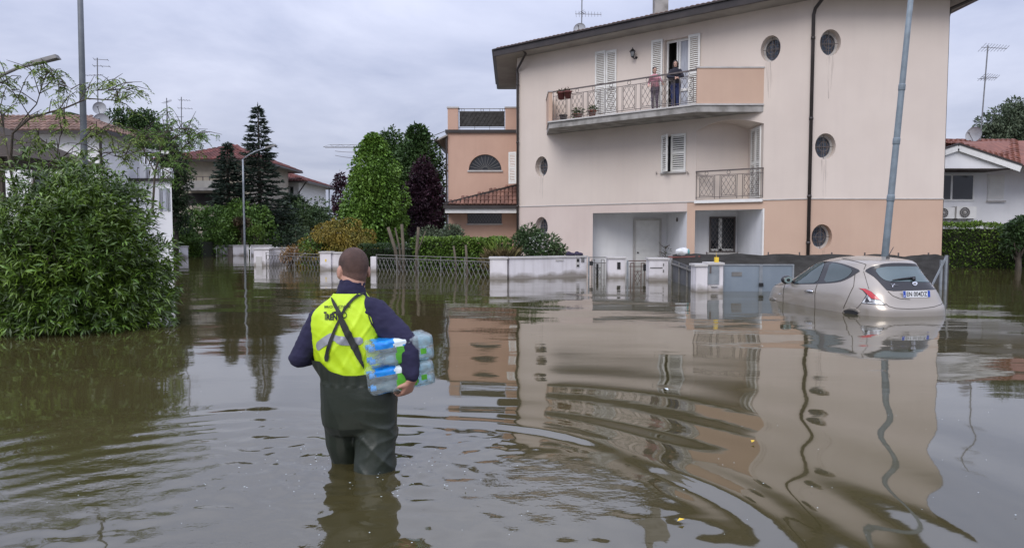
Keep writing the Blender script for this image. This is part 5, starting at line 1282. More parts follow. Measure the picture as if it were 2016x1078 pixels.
# the golden Japanese maple: tiers of small leaves
cf, base = dome(580, 768, 428, 29.6, 90, .36)
tree('japanese_maple', 'golden olive Japanese maple dome behind the left lattice fence', 'tree', base, cf, 32000, .115, .05, L_maple, 31, tr=(.09, .05), droop=.5, up=-.1)
grow(592, 640, 462, 28.7, 'yellow green low branch of foliage at the golden maple foot', L_hedgeb, 1500, .10, .05, 32, k=16, size=.22)
grow(552, 594, 484, 29.2, 'small orange cut leaf maple behind the left lattice fence', L_maplo, 1500, .10, .035, 33, k=20, size=.2, name='japanese_maple', cat='tree')
# tall trees
def tall(u0, u1, v0, Y, k, size, prof, vb=470):
    a, c = P(u0, 400, Y), P(u1, 400, Y); zt = P((u0 + u1) / 2, v0, Y).z; zb_ = P((u0 + u1) / 2, vb, Y).z; cx_ = (a.x + c.x) / 2; rx = (c.x - a.x) / 2
    def f(rng):
        out = []
        for i in range(k):
            t = rng.uniform(0, 1) ** .85; rr = prof(t) * rx; an = rng.uniform(0, 6.28); q = rng.uniform(.45, .95); s = size * rng.uniform(.7, 1.25) * (.55 + .45 * prof(t))
            out.append((np.array([cx_ + math.cos(an) * max(0, rr - s * .6) * q, Y + math.sin(an) * max(0, rr - s * .6) * q, zb_ + (zt - zb_ - s * .7) * t]), np.array([s, s, s * .85])))
        return out
    return f, (cx_, Y, GROUND), (cx_, Y, zt - .5)
ovoid = lambda t: (.78 + .22 * math.sin(math.pi * t / .8) if t < .4 else (1 - ((t - .4) / .6) ** 2.1) ** .72)
col_ = lambda t: .75 + .25 * math.sin(math.pi * t) if t < .7 else max(.12, (1 - ((t - .7) / .3) ** 1.8) ** .7)
cf, base, tp = tall(666, 808, 262, 36, 130, .62, ovoid, 478)
tree('sweetgum_tree', 'bright green conical sweetgum tree in the middle distance', 'tree', base, cf, 27000, .145, .105, L_gum, 41, tr=(.16, .05), top=tp, droop=.3)
def twin(rng):
    f1_, _, _ = tall(736, 806, 250, 43, 110, .8, col_, 470); f2_, _, _ = tall(772, 876, 246, 42, 170, .85, col_, 470); return f1_(rng) + f2_(rng)
q = P(812, 470, 42); tree('hornbeam_tree', 'dark green twin topped hornbeam behind the sweetgum tree', 'tree', (q.x, 42, GROUND), twin, 30000, .22, .11, L_horn, 42, tr=(.2, .06), top=(q.x, 42, 6))
cf, base, tp = tall(792, 876, 308, 38.5, 70, .6, ovoid, 466)
tree('purple_plum_tree', 'dark purple plum tree between sweetgum and apricot wing', 'tree', base, cf, 9500, .16, .09, L_plum, 43, top=tp)
cf, base, tp = tall(652, 690, 338, 46, 16, .42, ovoid, 430)
tree('purple_plum_tree', 'sparse purple plum twigs peeping out left of the sweetgum', 'tree', base, cf, 1500, .2, .1, L_plum, 44, tr=(.08, .03), top=tp)
# conifers
def spruce(name, label, u, v0, vb, Y, half, seed, n=26, tip=1.0):
    rng = np.random.default_rng(seed); zt = P(u, v0, Y).z; zb_ = P(u, vb, Y).z; x = P(u, v0, Y).x; rmax = half * Y / FPX
    t = thing(name, label, 'spruce tree', (x, Y, GROUND)); pts = []; dirs = []; b = MB()
    b.tube([(x, Y, -.5), (x, Y, zb_ + (zt - zb_) * .5), (x, Y, zt)], [.17, .09, .02], 8); b.build('trunk', M_bark, t, True)
    br = MB()
    for j in range(n):
        k = j / (n - 1); z = zb_ + (zt - .12 - zb_) * k; r = rmax * (1 - k) ** .78 * (.95 + .1 * math.sin(j * 2.1)) + .12
        nb = 12 if k < .7 else 8
        for i in range(nb):
            an = 6.283 * i / nb + rng.uniform(-.25, .25) + j; rl_ = r * rng.uniform(.55, 1.22)
            d = np.array([math.cos(an), math.sin(an), 0]); z0 = z + rng.uniform(-.1, .1)
            br.tube([(x, Y, z0), (x + d[0] * rl_ * .95, Y + d[1] * rl_ * .95, z0 - rl_ * .16)], [.018, .006], 3, False)
            m_ = int(8 + rl_ * 26)
            for q in range(m_):
                s = rng.uniform(.08, 1) ** .7; side = rng.normal(0, .10 * rl_ * (1.15 - s) + .03)
                pp = np.array([x, Y, z0]) + d * rl_ * s + np.array([-d[1], d[0], 0]) * side + np.array([0, 0, -rl_ * .26 * s + rl_ * .16 * s * s + rng.uniform(-.05, .02)])
                pts.append(pp); dirs.append(d * 1.1 + np.array([-d[1], d[0], 0]) * np.sign(side) * .7 + np.array([0, 0, -.1 + .3 * s]))
    br.build('branches', M_bark, t)
    for q in range(40): pts.append(np.array([x, Y, zt - rng.uniform(0, .5)])); dirs.append(np.array([rng.normal(), rng.normal(), 1.0]))
    leaf_cloud('needles', np.array(pts), np.array(dirs), .30, .075, L_spruce, t, rng, .1, .25, nb=0)
spruce('spruce_tree', 'tall dark spruce rising above the domed shrubs', 508, 209, 440, 46, 60, 51, 27)
spruce('spruce_tree', 'smaller dark spruce left of the tall one', 447, 283, 410, 45, 40, 52, 18)
# trees behind the white house and the ivy column
def lumps(pts, Y, s): return lambda rng: [c for u, v in pts for c in clumps(rng, tuple(P(u, v, Y)), (s, s, s * 1.1), 7, s * .62)]
tree('dark_tree', 'dark knobbly treetops behind the stacked satellite dishes', 'tree', (P(280, 300, 46).x, 46, GROUND), lumps([(238, 242), (252, 238), (250, 265), (282, 240), (290, 235), (275, 265), (300, 262), (318, 262), (260, 290), (300, 290), (325, 285)], 46, .62), 6500, .2, .1, L_horn, 61, top=(P(280, 300, 46).x, 46, 6))
tree('ivy_column', 'dark ivy clad tree right of the white terrace wing', 'tree', (P(345, 400, 40).x, 40, GROUND), lumps([(335, 300), (345, 320), (340, 345), (348, 370), (342, 395), (350, 420), (330, 320), (356, 345), (352, 395), (345, 445)], 40, .5), 5500, .18, .09, L_dark, 62, top=(P(345, 400, 40).x, 40, 4))
tree('poplar_tree', 'hazy grey green trees behind the bungalow roof', 'tree', (P(1990, 280, 58).x, 58, GROUND), lumps([(1945, 262), (1960, 245), (1975, 255), (1985, 230), (2005, 222), (2000, 255), (2020, 240), (2035, 225), (1955, 275), (1990, 275), (2030, 270)], 58, 1.0), 9000, .3, .12, L_greyg, 63, top=(P(1990, 280, 58).x, 58, 8))
tree('dark_shrub', 'dark bushy tree rising at the far right edge of the hedge', 'shrub', (P(2005, 470, 27).x, 27, GROUND), lumps([(1998, 460), (2012, 450), (2025, 440), (2005, 480), (2030, 470)], 27, .42), 3800, .14, .07, L_hedged, 64, top=(P(2005, 470, 27).x, 27, 1))
# pollarded stumps behind the lattice fence
for lab, pl_, r in (('leaning forked pollard stump, leftmost behind the grey lattice', [(789, 545), (778, 490), (764, 447)], .11), ('thin pollard stem just right of the leaning stump', [(790, 540), (787, 490), (778, 448)], .06), ('straight thick pollard stump left of the middle', [(796, 540), (794, 490), (791, 441)], .10), ('upright pollard stump with a side shoot', [(818, 545), (821, 490), (824, 447)], .10), ('slender leaning pole right of the pollard stumps', [(814, 545), (822, 495), (838, 455)], .04), ('short stump near the middle of the grey lattice', [(899, 545), (897, 510), (893, 484)], .06), ('short dark stump right of the middle of the lattice', [(921, 545), (919, 510), (917, 482)], .07)):
    pts = [P(u, v, 26.3 - max(0, (u - 800)) * .018) for u, v in pl_]; base = pts[0].copy(); pts[0].z = -.5
    t = thing('pollard_stump', lab, 'tree stump', (pts[0].x, pts[0].y, GROUND), 0, 'pollarded stumps behind the lattice fence'); b = MB(); b.tube(pts, [r * .62, r * .58, r * .5], 9); b.build('trunk', M_barkp, t, True)
# white flowering shrub, dry grass and yucca by the wall end
sh = grow(1012, 1100, 447, 25.2, 'loose green shrub with white flowers in front of the beige wall', L_mid, 3600, .17, .06, 71, k=44, size=.26, tr=(.04, .02))
rng = np.random.default_rng(72); cl = clumps(rng, (P(1055, 480, 25.2).x, 25.1, P(1055, 480, 25.2).z), (.7, .6, .45), 30, .12); Pt, d = sample(rng, cl, 260, .8); leaf_cloud('flowers', Pt, d, .06, .06, M_flower, sh, rng, 0)['kind'] = 'stuff'
grow(1085, 1112, 484, 24.8, 'small leafy sprig drooping over the white wall', L_mid, 420, .15, .05, 73, k=12, size=.16)
rng = np.random.default_rng(74)
def blades(name, label, u, v0, Y, n, Ln, Wd, m, sp, cat='plant'):
    q = P(u, v0, Y); t = thing(name, label, cat, (q.x, Y, GROUND)); a = rng.uniform(0, 6.28, n); s = rng.uniform(.1, 1, n) * sp
    D = np.stack([np.cos(a) * s, np.sin(a) * s, np.ones(n)], 1); Pt = np.stack([q.x + np.cos(a) * .08 * rng.uniform(0, 4, n) * sp, Y + np.sin(a) * .1, np.full(n, q.z - Ln * .8) - rng.uniform(0, .5, n)], 1)
    leaf_cloud('blades', Pt, D, Ln, Wd, m, t, rng, .25, .1); return t
blades('yucca', 'spiky yellow green yucca head above the hedge end', 982, 462, 24.6, 70, .75, .045, L_yucca, .7)
blades('ornamental_grass', 'dry straw coloured grass tuft beside the white wall end', 995, 478, 24.4, 600, .75, .016, L_grass, .8)
blades('ornamental_grass', 'straw coloured grass below the yucca head', 975, 482, 24.3, 450, .6, .016, L_grass, .9)
# trees that close the horizon
rng = np.random.default_rng(80); Pt = []; D = []
for i in range(150):
    u = rng.uniform(-300, 2400); Y = rng.uniform(95, 130); q = P(u, 440, Y); s = rng.uniform(1.6, 3.2); d = unit(rng.normal(0, 1, (110, 3))); Pt.append(np.array([q.x, Y, rng.uniform(0, 3.2)]) + d * s); D.append(d)
fw = leaf_cloud('far_treeline', np.concatenate(Pt), np.concatenate(D), 1.0, .6, L_mid, None, rng); fw['kind'] = 'stuff'

# ------------------------------------------------------------------ the mimosa behind the bush: limbs, twigs, feathery leaves
def feathery(name, label, limbs, Y, m, seed, ntw, fr, frn, wood, hang=.0, loc=None):
    rng = np.random.default_rng(seed); rr_ = random.Random(seed)
    t = thing(name, label, 'tree', loc); b = MB(); tips = []
    for pts, r in limbs:
        p3 = [P(u, v, Y + dy) for u, v, dy in pts]
        m_ = len(p3); r *= .6; b.tube(p3, [r * (1 - .8 * i / (m_ - 1)) for i in range(m_)], 6)
        for i in range(ntw):
            k = rr_.uniform(.25, 1.0) * (m_ - 1); j = min(int(k), m_ - 2); s = p3[j].lerp(p3[j + 1], k - j)
            d = (p3[j + 1] - p3[j]).normalized() * .6 + Vector((rr_.gauss(0, .6), rr_.gauss(0, .6), rr_.gauss(.35, .5))); d.normalize(); ln = rr_.uniform(.25, .75)
            e = s + d * ln + Vector((0, 0, -.06)); b.tube([s, s + d * ln * .5 + Vector((0, 0, .04)), e], [.011, .008, .004], 4, False); tips.append((s, e))
        tips.append((p3[-2], p3[-1]))
    b.build('branches', M_bark, t)
    Pt = []; D = []
    for s, e in tips:
        for i in range(fr):
            k = rr_.uniform(.35, 1.0); o = np.array(s.lerp(e, k)); a = rr_.uniform(0, 6.28); fd = np.array([math.cos(a), math.sin(a), rr_.uniform(-.5, .35)]); fd /= np.linalg.norm(fd)
            sd = np.cross(fd, [0, 0, 1]); sd /= max(1e-6, np.linalg.norm(sd)); fl = rr_.uniform(.13, .24)
            for q in range(frn):
                x = (q + 1) / frn; pos = o + fd * fl * x + np.array([0, 0, -fl * .55 * x * x])
                for sg_ in (-1, 1): Pt.append(pos); D.append(fd * .55 + sd * sg_ + np.array([0, 0, -.35]))
    leaf_cloud('foliage', np.array(Pt), np.array(D), .062, .020, m, t, rng, .2, .15)
    return t
lm = [([(40, 420, 0), (20, 330, .3), (25, 262, .2), (60, 232, 0), (130, 212, -.3), (172, 194, -.4), (232, 198, -.5), (262, 184, -.5)], .05),
      ([(25, 262, .2), (48, 232, .4), (72, 205, .3), (82, 172, .2), (92, 142, .1), (80, 130, 0)], .025),
      ([(20, 330, 0), (8, 262, .4), (6, 225, .6), (-8, 190, .7), (-20, 150, .8)], .03), ([(60, 232, 0), (40, 200, -.3), (20, 172, -.4), (2, 160, -.5)], .018),
      ([(130, 212, -.3), (140, 175, 0), (118, 160, .2), (100, 150, .2)], .012), ([(172, 194, -.4), (185, 178, 0), (215, 178, .1), (255, 178, .2)], .012),
      ([(40, 420, 0), (72, 345, -.2), (112, 308, -.4), (118, 270, -.5), (130, 245, -.5)], .035), ([(72, 345, 0), (100, 330, -.3), (150, 285, -.4), (185, 265, -.4), (210, 250, -.3)], .022),
      ([(40, 420, 0), (120, 360, .3), (180, 320, .2), (240, 290, 0), (285, 270, 0)], .028), ([(30, 380, 0), (0, 330, .2), (-20, 300, .3)], .03), ([(180, 320, 0), (205, 300, -.3), (235, 310, -.3), (262, 300, -.2)], .014), ([(112, 308, 0), (90, 280, .2), (60, 275, .3), (40, 285, .3)], .014)]
q = P(60, 420, 14.5); feathery('mimosa_tree', 'feathery mimosa tree reaching over the big bush at left', lm, 14.5, L_alb, 91, 10, 3, 9, None, loc=(q.x, 14.5, GROUND))
lm = [([(300, 420, 0), (305, 340, 0), (318, 290, 0), (345, 268, 0), (378, 262, -.2), (402, 268, -.3)], .05), ([(305, 340, 0), (285, 300, .2), (278, 272, .3), (290, 258, .3)], .03), ([(318, 290, 0), (325, 262, .2), (350, 252, .3), (368, 255, .3)], .02), ([(305, 340, 0), (325, 325, -.3), (345, 330, -.4), (330, 350, -.4)], .02), ([(318, 290, 0), (300, 275, .4), (268, 268, .5)], .02), ([(310, 310, 0), (340, 300, 0), (362, 292, 0), (372, 280, 0)], .02)]
q = P(300, 420, 19); feathery('mimosa_tree', 'green mimosa tree between white terrace and dark red roof', lm, 19.0, L_alb2, 92, 17, 3, 9, None, loc=(q.x, 19, GROUND))

# ------------------------------------------------------------------ the big bush standing in the water at left
def big_bush():
    rng = np.random.default_rng(101); c = np.array([-6.6, 11.1, .55]); base = (-6.25, 11.1, GROUND)
    t = thing('laurel_bush', 'huge dark green laurel bush standing in the flood at left', 'bush', base)
    cl = clumps(rng, (-6.62, 11.1, .85), (1.08, 1.25, 1.66), 150, .38, .9, -.75) + clumps(rng, (-7.75, 11.2, .55), (1.0, 1.0, 1.35), 60, .38, .9, -.8) + clumps(rng, (-6.75, 10.95, .15), (1.05, 1.1, .5), 60, .36, .9, -.4) + clumps(rng, (-5.80, 11.0, .70), (.46, .8, 1.08), 58, .34, .9, -.9) + clumps(rng, (-6.22, 11.1, 1.62), (.66, .8, .78), 56, .32, .9, -.9)
    Pt, d = sample(rng, cl, 9200, .8)
    ok = Pt[:, 2] > .03; Pt, d = Pt[ok], d[ok]
    out = unit(Pt - c); d = unit(d * .5 + out + np.array([0, 0, .25]))
    k = 7; n = len(Pt)
    u_ = unit(np.cross(d, rng.normal(0, 1, (n, 3)))); v_ = np.cross(d, u_)
    LP = []; LD = []
    for i in range(k):
        a = 2 * np.pi * i / k + rng.uniform(-.3, .3, n); sp_ = rng.uniform(.45, 1.15, n)[:, None]
        LD.append(unit(d * .75 + (u_ * np.cos(a)[:, None] + v_ * np.sin(a)[:, None]) * sp_)); LP.append(Pt + d * rng.uniform(-.05, .06, (n, 1)))
    LP = np.concatenate(LP); LD = np.concatenate(LD)
    eye = np.array([0, 0, CAM_Z]); dist = np.linalg.norm(LP - eye, axis=1) + 4 * (LD @ (unit(LP - eye)[0])) * 0
    order = np.argsort(dist); near = order[:1200][:: 4][:300]; mask = np.ones(len(LP), bool); mask[near] = False
    o = leaf_cloud('foliage', LP[mask], LD[mask], .128, .026, L_shrub, t, rng, .22, .12, True, nb=.25); o['kind'] = 'stuff'
    me = bpy.data.meshes.new('leaf'); V = [(0, 0, 0), (.5, .11, .02), (.5, 0, 0), (.5, -.11, .02), (1, 0, -.2)]; me.from_pydata(V, [], [(0, 2, 1), (0, 3, 2), (1, 2, 4), (2, 3, 4)]); me.materials.append(L_shrubn)
    for i in near:
        x = Vector(LD[i]).normalized(); y = x.cross(Vector(rng.normal(0, 1, 3))).normalized(); z = x.cross(y); s = .125 * rng.uniform(.75, 1.2); p = LP[i]
        if z.z < 0: z = -z; y = -y
        piece('leaf', me, Matrix(((x.x * s, y.x * s, z.x * s, p[0]), (x.y * s, y.y * s, z.y * s, p[1]), (x.z * s, y.z * s, z.z * s, p[2]), (0, 0, 0, 1))), t)
    b = MB(); rr_ = random.Random(6)
    for i in range(26):
        a = rr_.uniform(0, 6.28); e = Vector((-6.75 + math.cos(a) * rr_.uniform(.3, 1.3), 11.1 + math.sin(a) * rr_.uniform(.3, 1.1), rr_.uniform(.7, 1.9))); s = Vector((-6.75 + math.cos(a) * .35, 11.1 + math.sin(a) * .3, -.5)); b.tube([s, s.lerp(e, .5) + Vector((0, 0, .15)), e], [.03, .02, .008], 5)
    b.build('stem', M_bark, t, True)
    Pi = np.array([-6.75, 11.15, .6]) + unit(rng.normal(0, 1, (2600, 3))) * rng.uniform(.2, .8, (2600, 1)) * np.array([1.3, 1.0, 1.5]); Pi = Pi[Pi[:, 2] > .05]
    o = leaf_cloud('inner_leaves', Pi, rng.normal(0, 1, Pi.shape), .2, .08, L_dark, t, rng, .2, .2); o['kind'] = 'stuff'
big_bush()
# ------------------------------------------------------------------ the flooded car
CAR_A = R(11.0); CAR_O = Vector((6.83, 12.35, -.54))
car = thing('parked_car', 'beige hatchback flooded up to its bumper in front of the peach wall', 'car', CAR_O, CAR_A)
CM = WM[car]; CI = CM.inverted()
M_paint = mat('champagne_paint', (.385, .345, .295), (.36, .32, .275), scale=2, rough=.30, metal=.45, spec=.5, coat=.7)
M_cglass = mat('tinted_car_glass', (.055, .08, .082), (.04, .062, .064), scale=1, rough=.05, spec=.8)
M_rglass = mat('rear_screen_glass', (.10, .14, .148), (.075, .11, .118), scale=1, rough=.06, spec=.9)
M_trim = mat('gloss_black_trim', (.014, .013, .015), (.018, .017, .018), rough=.18, spec=.6)
M_gap = mat('panel_shadow_gap', (.05, .042, .036), rough=.7)
M_red = mat('red_lamp_lens', (.50, .012, .018), (.42, .01, .015), scale=8, rough=.15, coat=.8)
M_clear = mat('clear_lamp_lens', (.55, .56, .57), (.22, .22, .23), scale=16, rough=.12, coat=.8, contrast=(.45, .55))
M_chrome = mat('chrome', (.75, .75, .76), rough=.12, metal=1.0)
M_plate = mat('plate_white', (.72, .73, .74), (.69, .70, .71), rough=.4); M_pblue = mat('plate_blue', (.02, .07, .42), rough=.4); M_ink = mat('black_ink', (.012, .012, .014), rough=.6)
def interp(tab, z):
    for (z0, v0), (z1, v1) in zip(tab, tab[1:]):
        if z <= z1: 
            t = (z - z0) / (z1 - z0); return v0 + (v1 - v0) * t
    return tab[-1][1]
RE = [(.18, .06), (.35, .01), (.5, -.02), (.66, -.01), (.74, .05), (.9, .12), (1.05, .22), (1.2, .335), (1.32, .43), (1.40, .46), (1.445, .50), (1.475, .66), (1.50, .95), (1.515, 1.3)]
FR = [(.18, 3.70), (.35, 3.86), (.55, 3.86), (.70, 3.78), (.80, 3.70), (.88, 3.52), (.95, 3.22), (1.0, 2.96), (1.1, 2.80), (1.2, 2.62), (1.3, 2.42), (1.38, 2.20), (1.44, 1.98), (1.48, 1.78), (1.515, 1.45)]
HW = [(.18, .76), (.3, .84), (.5, .872), (.7, .872), (.85, .85), (.95, .815), (1.02, .785), (1.15, .71), (1.3, .635), (1.40, .565), (1.455, .48), (1.49, .36), (1.505, .25), (1.515, .12)]
def build_car():
    zs = [.18 + (1.02 - .18) * i / 26 for i in range(27)] + [1.02 + (1.40 - 1.02) * i / 18 for i in range(1, 19)] + [1.40 + .115 * (1 - (1 - i / 14) ** 1.6) for i in range(1, 15)]
    n = 112; V = []
    for z in zs:
        sm = lambda T: (interp(T, z - .03) + interp(T, z) + interp(T, z + .03)) / 3 if z < 1.38 else interp(T, z)
        r, f, w = sm(RE), sm(FR), sm(HW); cy = r + (f - r) * .46
        er = 4.3 if z < .75 else 4.3 - 0.9 * min(1, (z - .75) / .4); ef = 3.3
        for k in range(n):
            t = 2 * math.pi * k / n; c, s = math.cos(t), math.sin(t)
            e = er if s < 0 else ef; ly = (cy - r) if s < 0 else (f - cy)
            V.append((w * math.copysign(abs(c) ** (2 / e), c), cy + ly * math.copysign(abs(s) ** (2 / e), s), z))
    F = [(i * n + k, i * n + (k + 1) % n, (i + 1) * n + (k + 1) % n, (i + 1) * n + k) for i in range(len(zs) - 1) for k in range(n)]
    m = len(zs); V.append((0, 1.35, 1.517)); F += [((m - 1) * n + k, (m - 1) * n + (k + 1) % n, m * n) for k in range(n)]; F.append(tuple(range(n))[::-1])
    W_ = [CM @ Vector(p) for p in V]
    geo('body', W_, F, M_paint, car, True)
    return BVHTree.FromPolygons(W_, F)
CB = build_car()
def on_surf(bvh, u, v, off=.004, near=True):
    d = ray(u, v).normalized(); loc, nrm, i, dist = bvh.ray_cast(EYE, d)
    if loc is None:
        best = None
        for k in range(40):
            pass
        t = (bvh.find_nearest(EYE + d * 13.5)); q = EYE + d * 13.5
        for dd in (11.5, 12, 12.5, 13, 13.5, 14, 14.5, 15, 15.5, 16, 16.5, 4.2, 4.35, 4.5):
            a = bvh.find_nearest(EYE + d * dd)
            if a[0] is not None and a[3] < (t[3] if t[0] is not None else 9): t = a
        loc, nrm = t[0], t[1]
    if nrm.dot(d) > 0: nrm = -nrm
    return loc + nrm * off, nrm
def lin(pts, cl=True, step=6.0):
    o = []
    for i in range(len(pts) if cl else len(pts) - 1):
        a, b = Vector(pts[i]), Vector(pts[(i + 1) % len(pts)]); k = max(1, int((b - a).length / step)); o += [a.lerp(b, j / k) for j in range(k)]
    if not cl: o.append(Vector(pts[-1]))
    return o
def smooth_loop(pts, it=2):
    p = [Vector(q) for q in pts]
    for _ in range(it):
        q = []
        for i in range(len(p)):
            a, b = p[i], p[(i + 1) % len(p)]; q += [a.lerp(b, .25), a.lerp(b, .75)]
        p = q
    return p
def patch(name, bvh, pix, off, m, parent, step=5.0, rnd=1, back=.0, mirror=None):
    """a panel lying on a real surface: outline as seen in the photograph, laid onto the surface it covers"""
    lp = lin(smooth_loop(pix, rnd) if rnd else [Vector(p) for p in pix], True, step)
    xs = [p.x for p in lp]; ys = [p.y for p in lp]; ins = poly_inside([(p.x, p.y) for p in lp])
    inner = []
    y = min(ys) + step / 2
    while y < max(ys):
        x = min(xs) + step / 2
        while x < max(xs):
            if ins(x, y) and min((Vector((x, y)) - q).length for q in lp) > step * .45: inner.append(Vector((x, y)))
            x += step
        y += step
    vs_, es, fs, *_ = delaunay_2d_cdt([Vector((p.x, p.y)) for p in lp] + inner, [(i, (i + 1) % len(lp)) for i in range(len(lp))], [], 1, 1e-4)
    V = [on_surf(bvh, p.x, p.y, off)[0] for p in vs_]
    o = geo(name, V, [tuple(f) for f in fs], m, parent, True)
    if mirror is not None:
        Vm = [CM @ Vector((-q.x, q.y, q.z)) for q in (CI @ p for p in V)]
        geo(name, Vm, [tuple(f) for f in fs], m, mirror, True)
    return o, V
cz = lambda pts: [(1490 + x / 5.04, 490 + y / 5.04) for x, y in pts]
side_trim, _ = patch('window_surround', CB, cz([(345, 348), (365, 300), (440, 220), (540, 148), (620, 126), (700, 121), (820, 135), (940, 172), (1035, 214), (990, 242), (930, 282), (850, 320), (770, 336), (600, 346), (450, 350)]), .004, M_trim, car, 3, 1, mirror=car)
patch('side_window', CB, cz([(376, 342), (392, 292), (470, 212), (560, 150), (620, 134), (682, 131), (640, 240), (600, 336), (480, 342)]), .009, M_cglass, car, 3, 1, mirror=car)
patch('side_window', CB, cz([(662, 334), (700, 230), (730, 139), (800, 144), (880, 172), (955, 205), (930, 255), (865, 300), (790, 322)]), .009, M_cglass, car, 3, 1, mirror=car)
patch('rear_panel', CB, cz([(1062, 216), (1150, 168), (1300, 140), (1450, 137), (1600, 150), (1660, 185), (1740, 270), (1798, 392), (1785, 402), (1540, 412), (1300, 419), (1262, 382), (1180, 290), (1115, 246)]), .005, M_trim, car, 3, 1)
patch('rear_window', CB, cz([(1168, 202), (1250, 178), (1400, 171), (1560, 174), (1640, 185), (1715, 270), (1764, 332), (1560, 327), (1330, 324), (1268, 312), (1215, 272)]), .010, M_rglass, car, 3, 1)
tl, _ = patch('tail_lamp', CB, cz([(1008, 388), (1080, 394), (1140, 424), (1200, 478), (1280, 558), (1160, 552), (1036, 538), (1085, 455), (1050, 412)]), .005, M_trim, car, 2.5, 0, mirror=None)
patch('red_lens', CB, cz([(1016, 391), (1080, 397), (1138, 427), (1196, 480), (1222, 505), (1140, 492), (1098, 450), (1058, 410)]), .010, M_red, tl, 2.5, 0)
patch('clear_lens', CB, cz([(1098, 456), (1135, 497), (1222, 512), (1264, 552), (1160, 546), (1046, 533)]), .010, M_clear, tl, 2.5, 0)
patch('lamp_core', CB, cz([(1095, 478), (1120, 520), (1175, 532), (1070, 528)]), .013, M_trim, tl, 2.5, 0)
tr_, _ = patch('tail_lamp', CB, cz([(1826, 392), (1850, 400), (1872, 440), (1888, 480), (1898, 520), (1850, 536), (1856, 490), (1846, 440)]), .006, M_trim, car, 2.5, 0)
patch('red_lens', CB, cz([(1829, 395), (1848, 402), (1868, 440), (1880, 468), (1856, 474), (1848, 440)]), .011, M_red, tr_, 2.5, 0)
patch('clear_lens', CB, cz([(1857, 480), (1882, 474), (1893, 518), (1854, 530)]), .011, M_clear, tr_, 2.5, 0)
def seam(pts, w=.7, name='panel_gap', m=None, off=.004, r=None):
    q = [on_surf(CB, p.x, p.y, off)[0] for p in lin(cz(pts), False, 3)]
    MB().tube(q, r or .0042, 5).build(name, m or M_gap, car)
seam([(282, 348), (268, 390), (262, 460), (260, 600)]); seam([(600, 346), (583, 400), (576, 460), (578, 625)]); seam([(975, 250), (968, 300), (962, 365), (925, 440), (880, 540), (858, 590)])
seam([(1060, 222), (1075, 270), (1092, 330), (1112, 395)]); seam([(1275, 540), (1310, 568), (1380, 588), (1500, 594), (1640, 589), (1760, 572), (1830, 548), (1852, 515), (1855, 420)])
seam([(1036, 540), (1010, 570), (972, 602)]); seam([(850, 95), (960, 118), (1085, 152), (1062, 205)]); seam([(1300, 420), (1350, 465), (1420, 492), (1520, 500)], r=.004); seam([(180, 357), (230, 352), (285, 348)], r=.004)
patch('wheel_arch', CB, cz([(862, 618), (885, 604), (935, 600), (980, 612), (1016, 636), (990, 652), (930, 652), (880, 640)]), .006, M_black, car, 2.5, 1)
patch('wheel_arch', CB, cz([(112, 508), (135, 498), (165, 500), (186, 508), (170, 524), (130, 522)]), .006, M_black, car, 2.5, 1)
seam([(848, 628), (870, 600), (930, 584), (985, 594), (1022, 626)], name='arch_lip', m=M_paint, r=.014, off=.002); seam([(95, 506), (125, 484), (165, 484), (198, 504)], name='arch_lip', m=M_paint, r=.014, off=.002)
patch('indicator', CB, cz([(216, 440), (246, 438), (248, 448), (220, 450)]), .008, M_clear, car, 2, 0)
h = [on_surf(CB, *p, .03)[0] for p in cz([(490, 420), (515, 418), (545, 419), (570, 424)])]; MB().tube(h, [.014, .02, .02, .014], 8).build('door_handle', M_chrome, car, True)
hh, _ = patch('handle_recess', CB, cz([(510, 404), (550, 404), (560, 436), (500, 434)]), .005, M_trim, car, 2, 1)
mq = on_surf(CB, *cz([(352, 318)])[0], .0)[0]; mc = mq + (CM.to_3x3() @ Vector((-.14, -.02, .03)))
mr_ = MB().ball((0, 0, 0), (.115, .075, .085), 18, 12); mr_.v = [CM.to_3x3() @ p + mc for p in mr_.v]; mr_ = mr_.build('door_mirror', M_trim, car, True)
b = MB().lathe((0, 0, 0), [(.001, .0), (.07, 0)], 18, (0, 1, 0), False); b.v = [CM.to_3x3() @ Vector((p.x * 1.25, p.y - .068, p.z * .9)) + mc for p in b.v]; b.build('mirror_glass', mat('mirror_glass', (.25, .33, .34), rough=.08, metal=.6), mr_)
MB().tube([mq, mc], .025, 6).build('mirror_stalk', M_trim, mr_)
b = MB(); b.ball((0, 0, 0), (.115, .075, .085), 18, 12); b.v = [CM @ Vector((-q.x, q.y, q.z)) for q in ((CI @ (CM.to_3x3() @ p + mc)) for p in b.v)]; b.build('door_mirror', M_trim, car, True)
# number plate
pq, pnn = on_surf(CB, *cz([(1574, 446)])[0], .0)
px_ = (CM.to_3x3() @ Vector((1, 0, 0))).normalized(); pn_ = (CM.to_3x3() @ Vector((0, -1, .12))).normalized(); pu_ = pn_.cross(px_) * -1
if pu_.z < 0: pu_ = -pu_
pq = pq + pn_ * .022
pc = [pq + px_ * (a * .262) + pu_ * (c_ * .058) for a, c_ in ((-1, -1), (1, -1), (1, 1), (-1, 1))]
BL_ = lambda a, c, o=0.0: (pc[0] * (1 - a) + pc[1] * a) * (1 - c) + (pc[3] * (1 - a) + pc[2] * a) * c + pn_ * o
def plq(a0, a1, c0, c1, o, m, name, parent): return MB().hexa([BL_(a0, c0, o - .006), BL_(a1, c0, o - .006), BL_(a1, c0, o), BL_(a0, c0, o)], [BL_(a0, c1, o - .006), BL_(a1, c1, o - .006), BL_(a1, c1, o), BL_(a0, c1, o)]).build(name, m, parent)
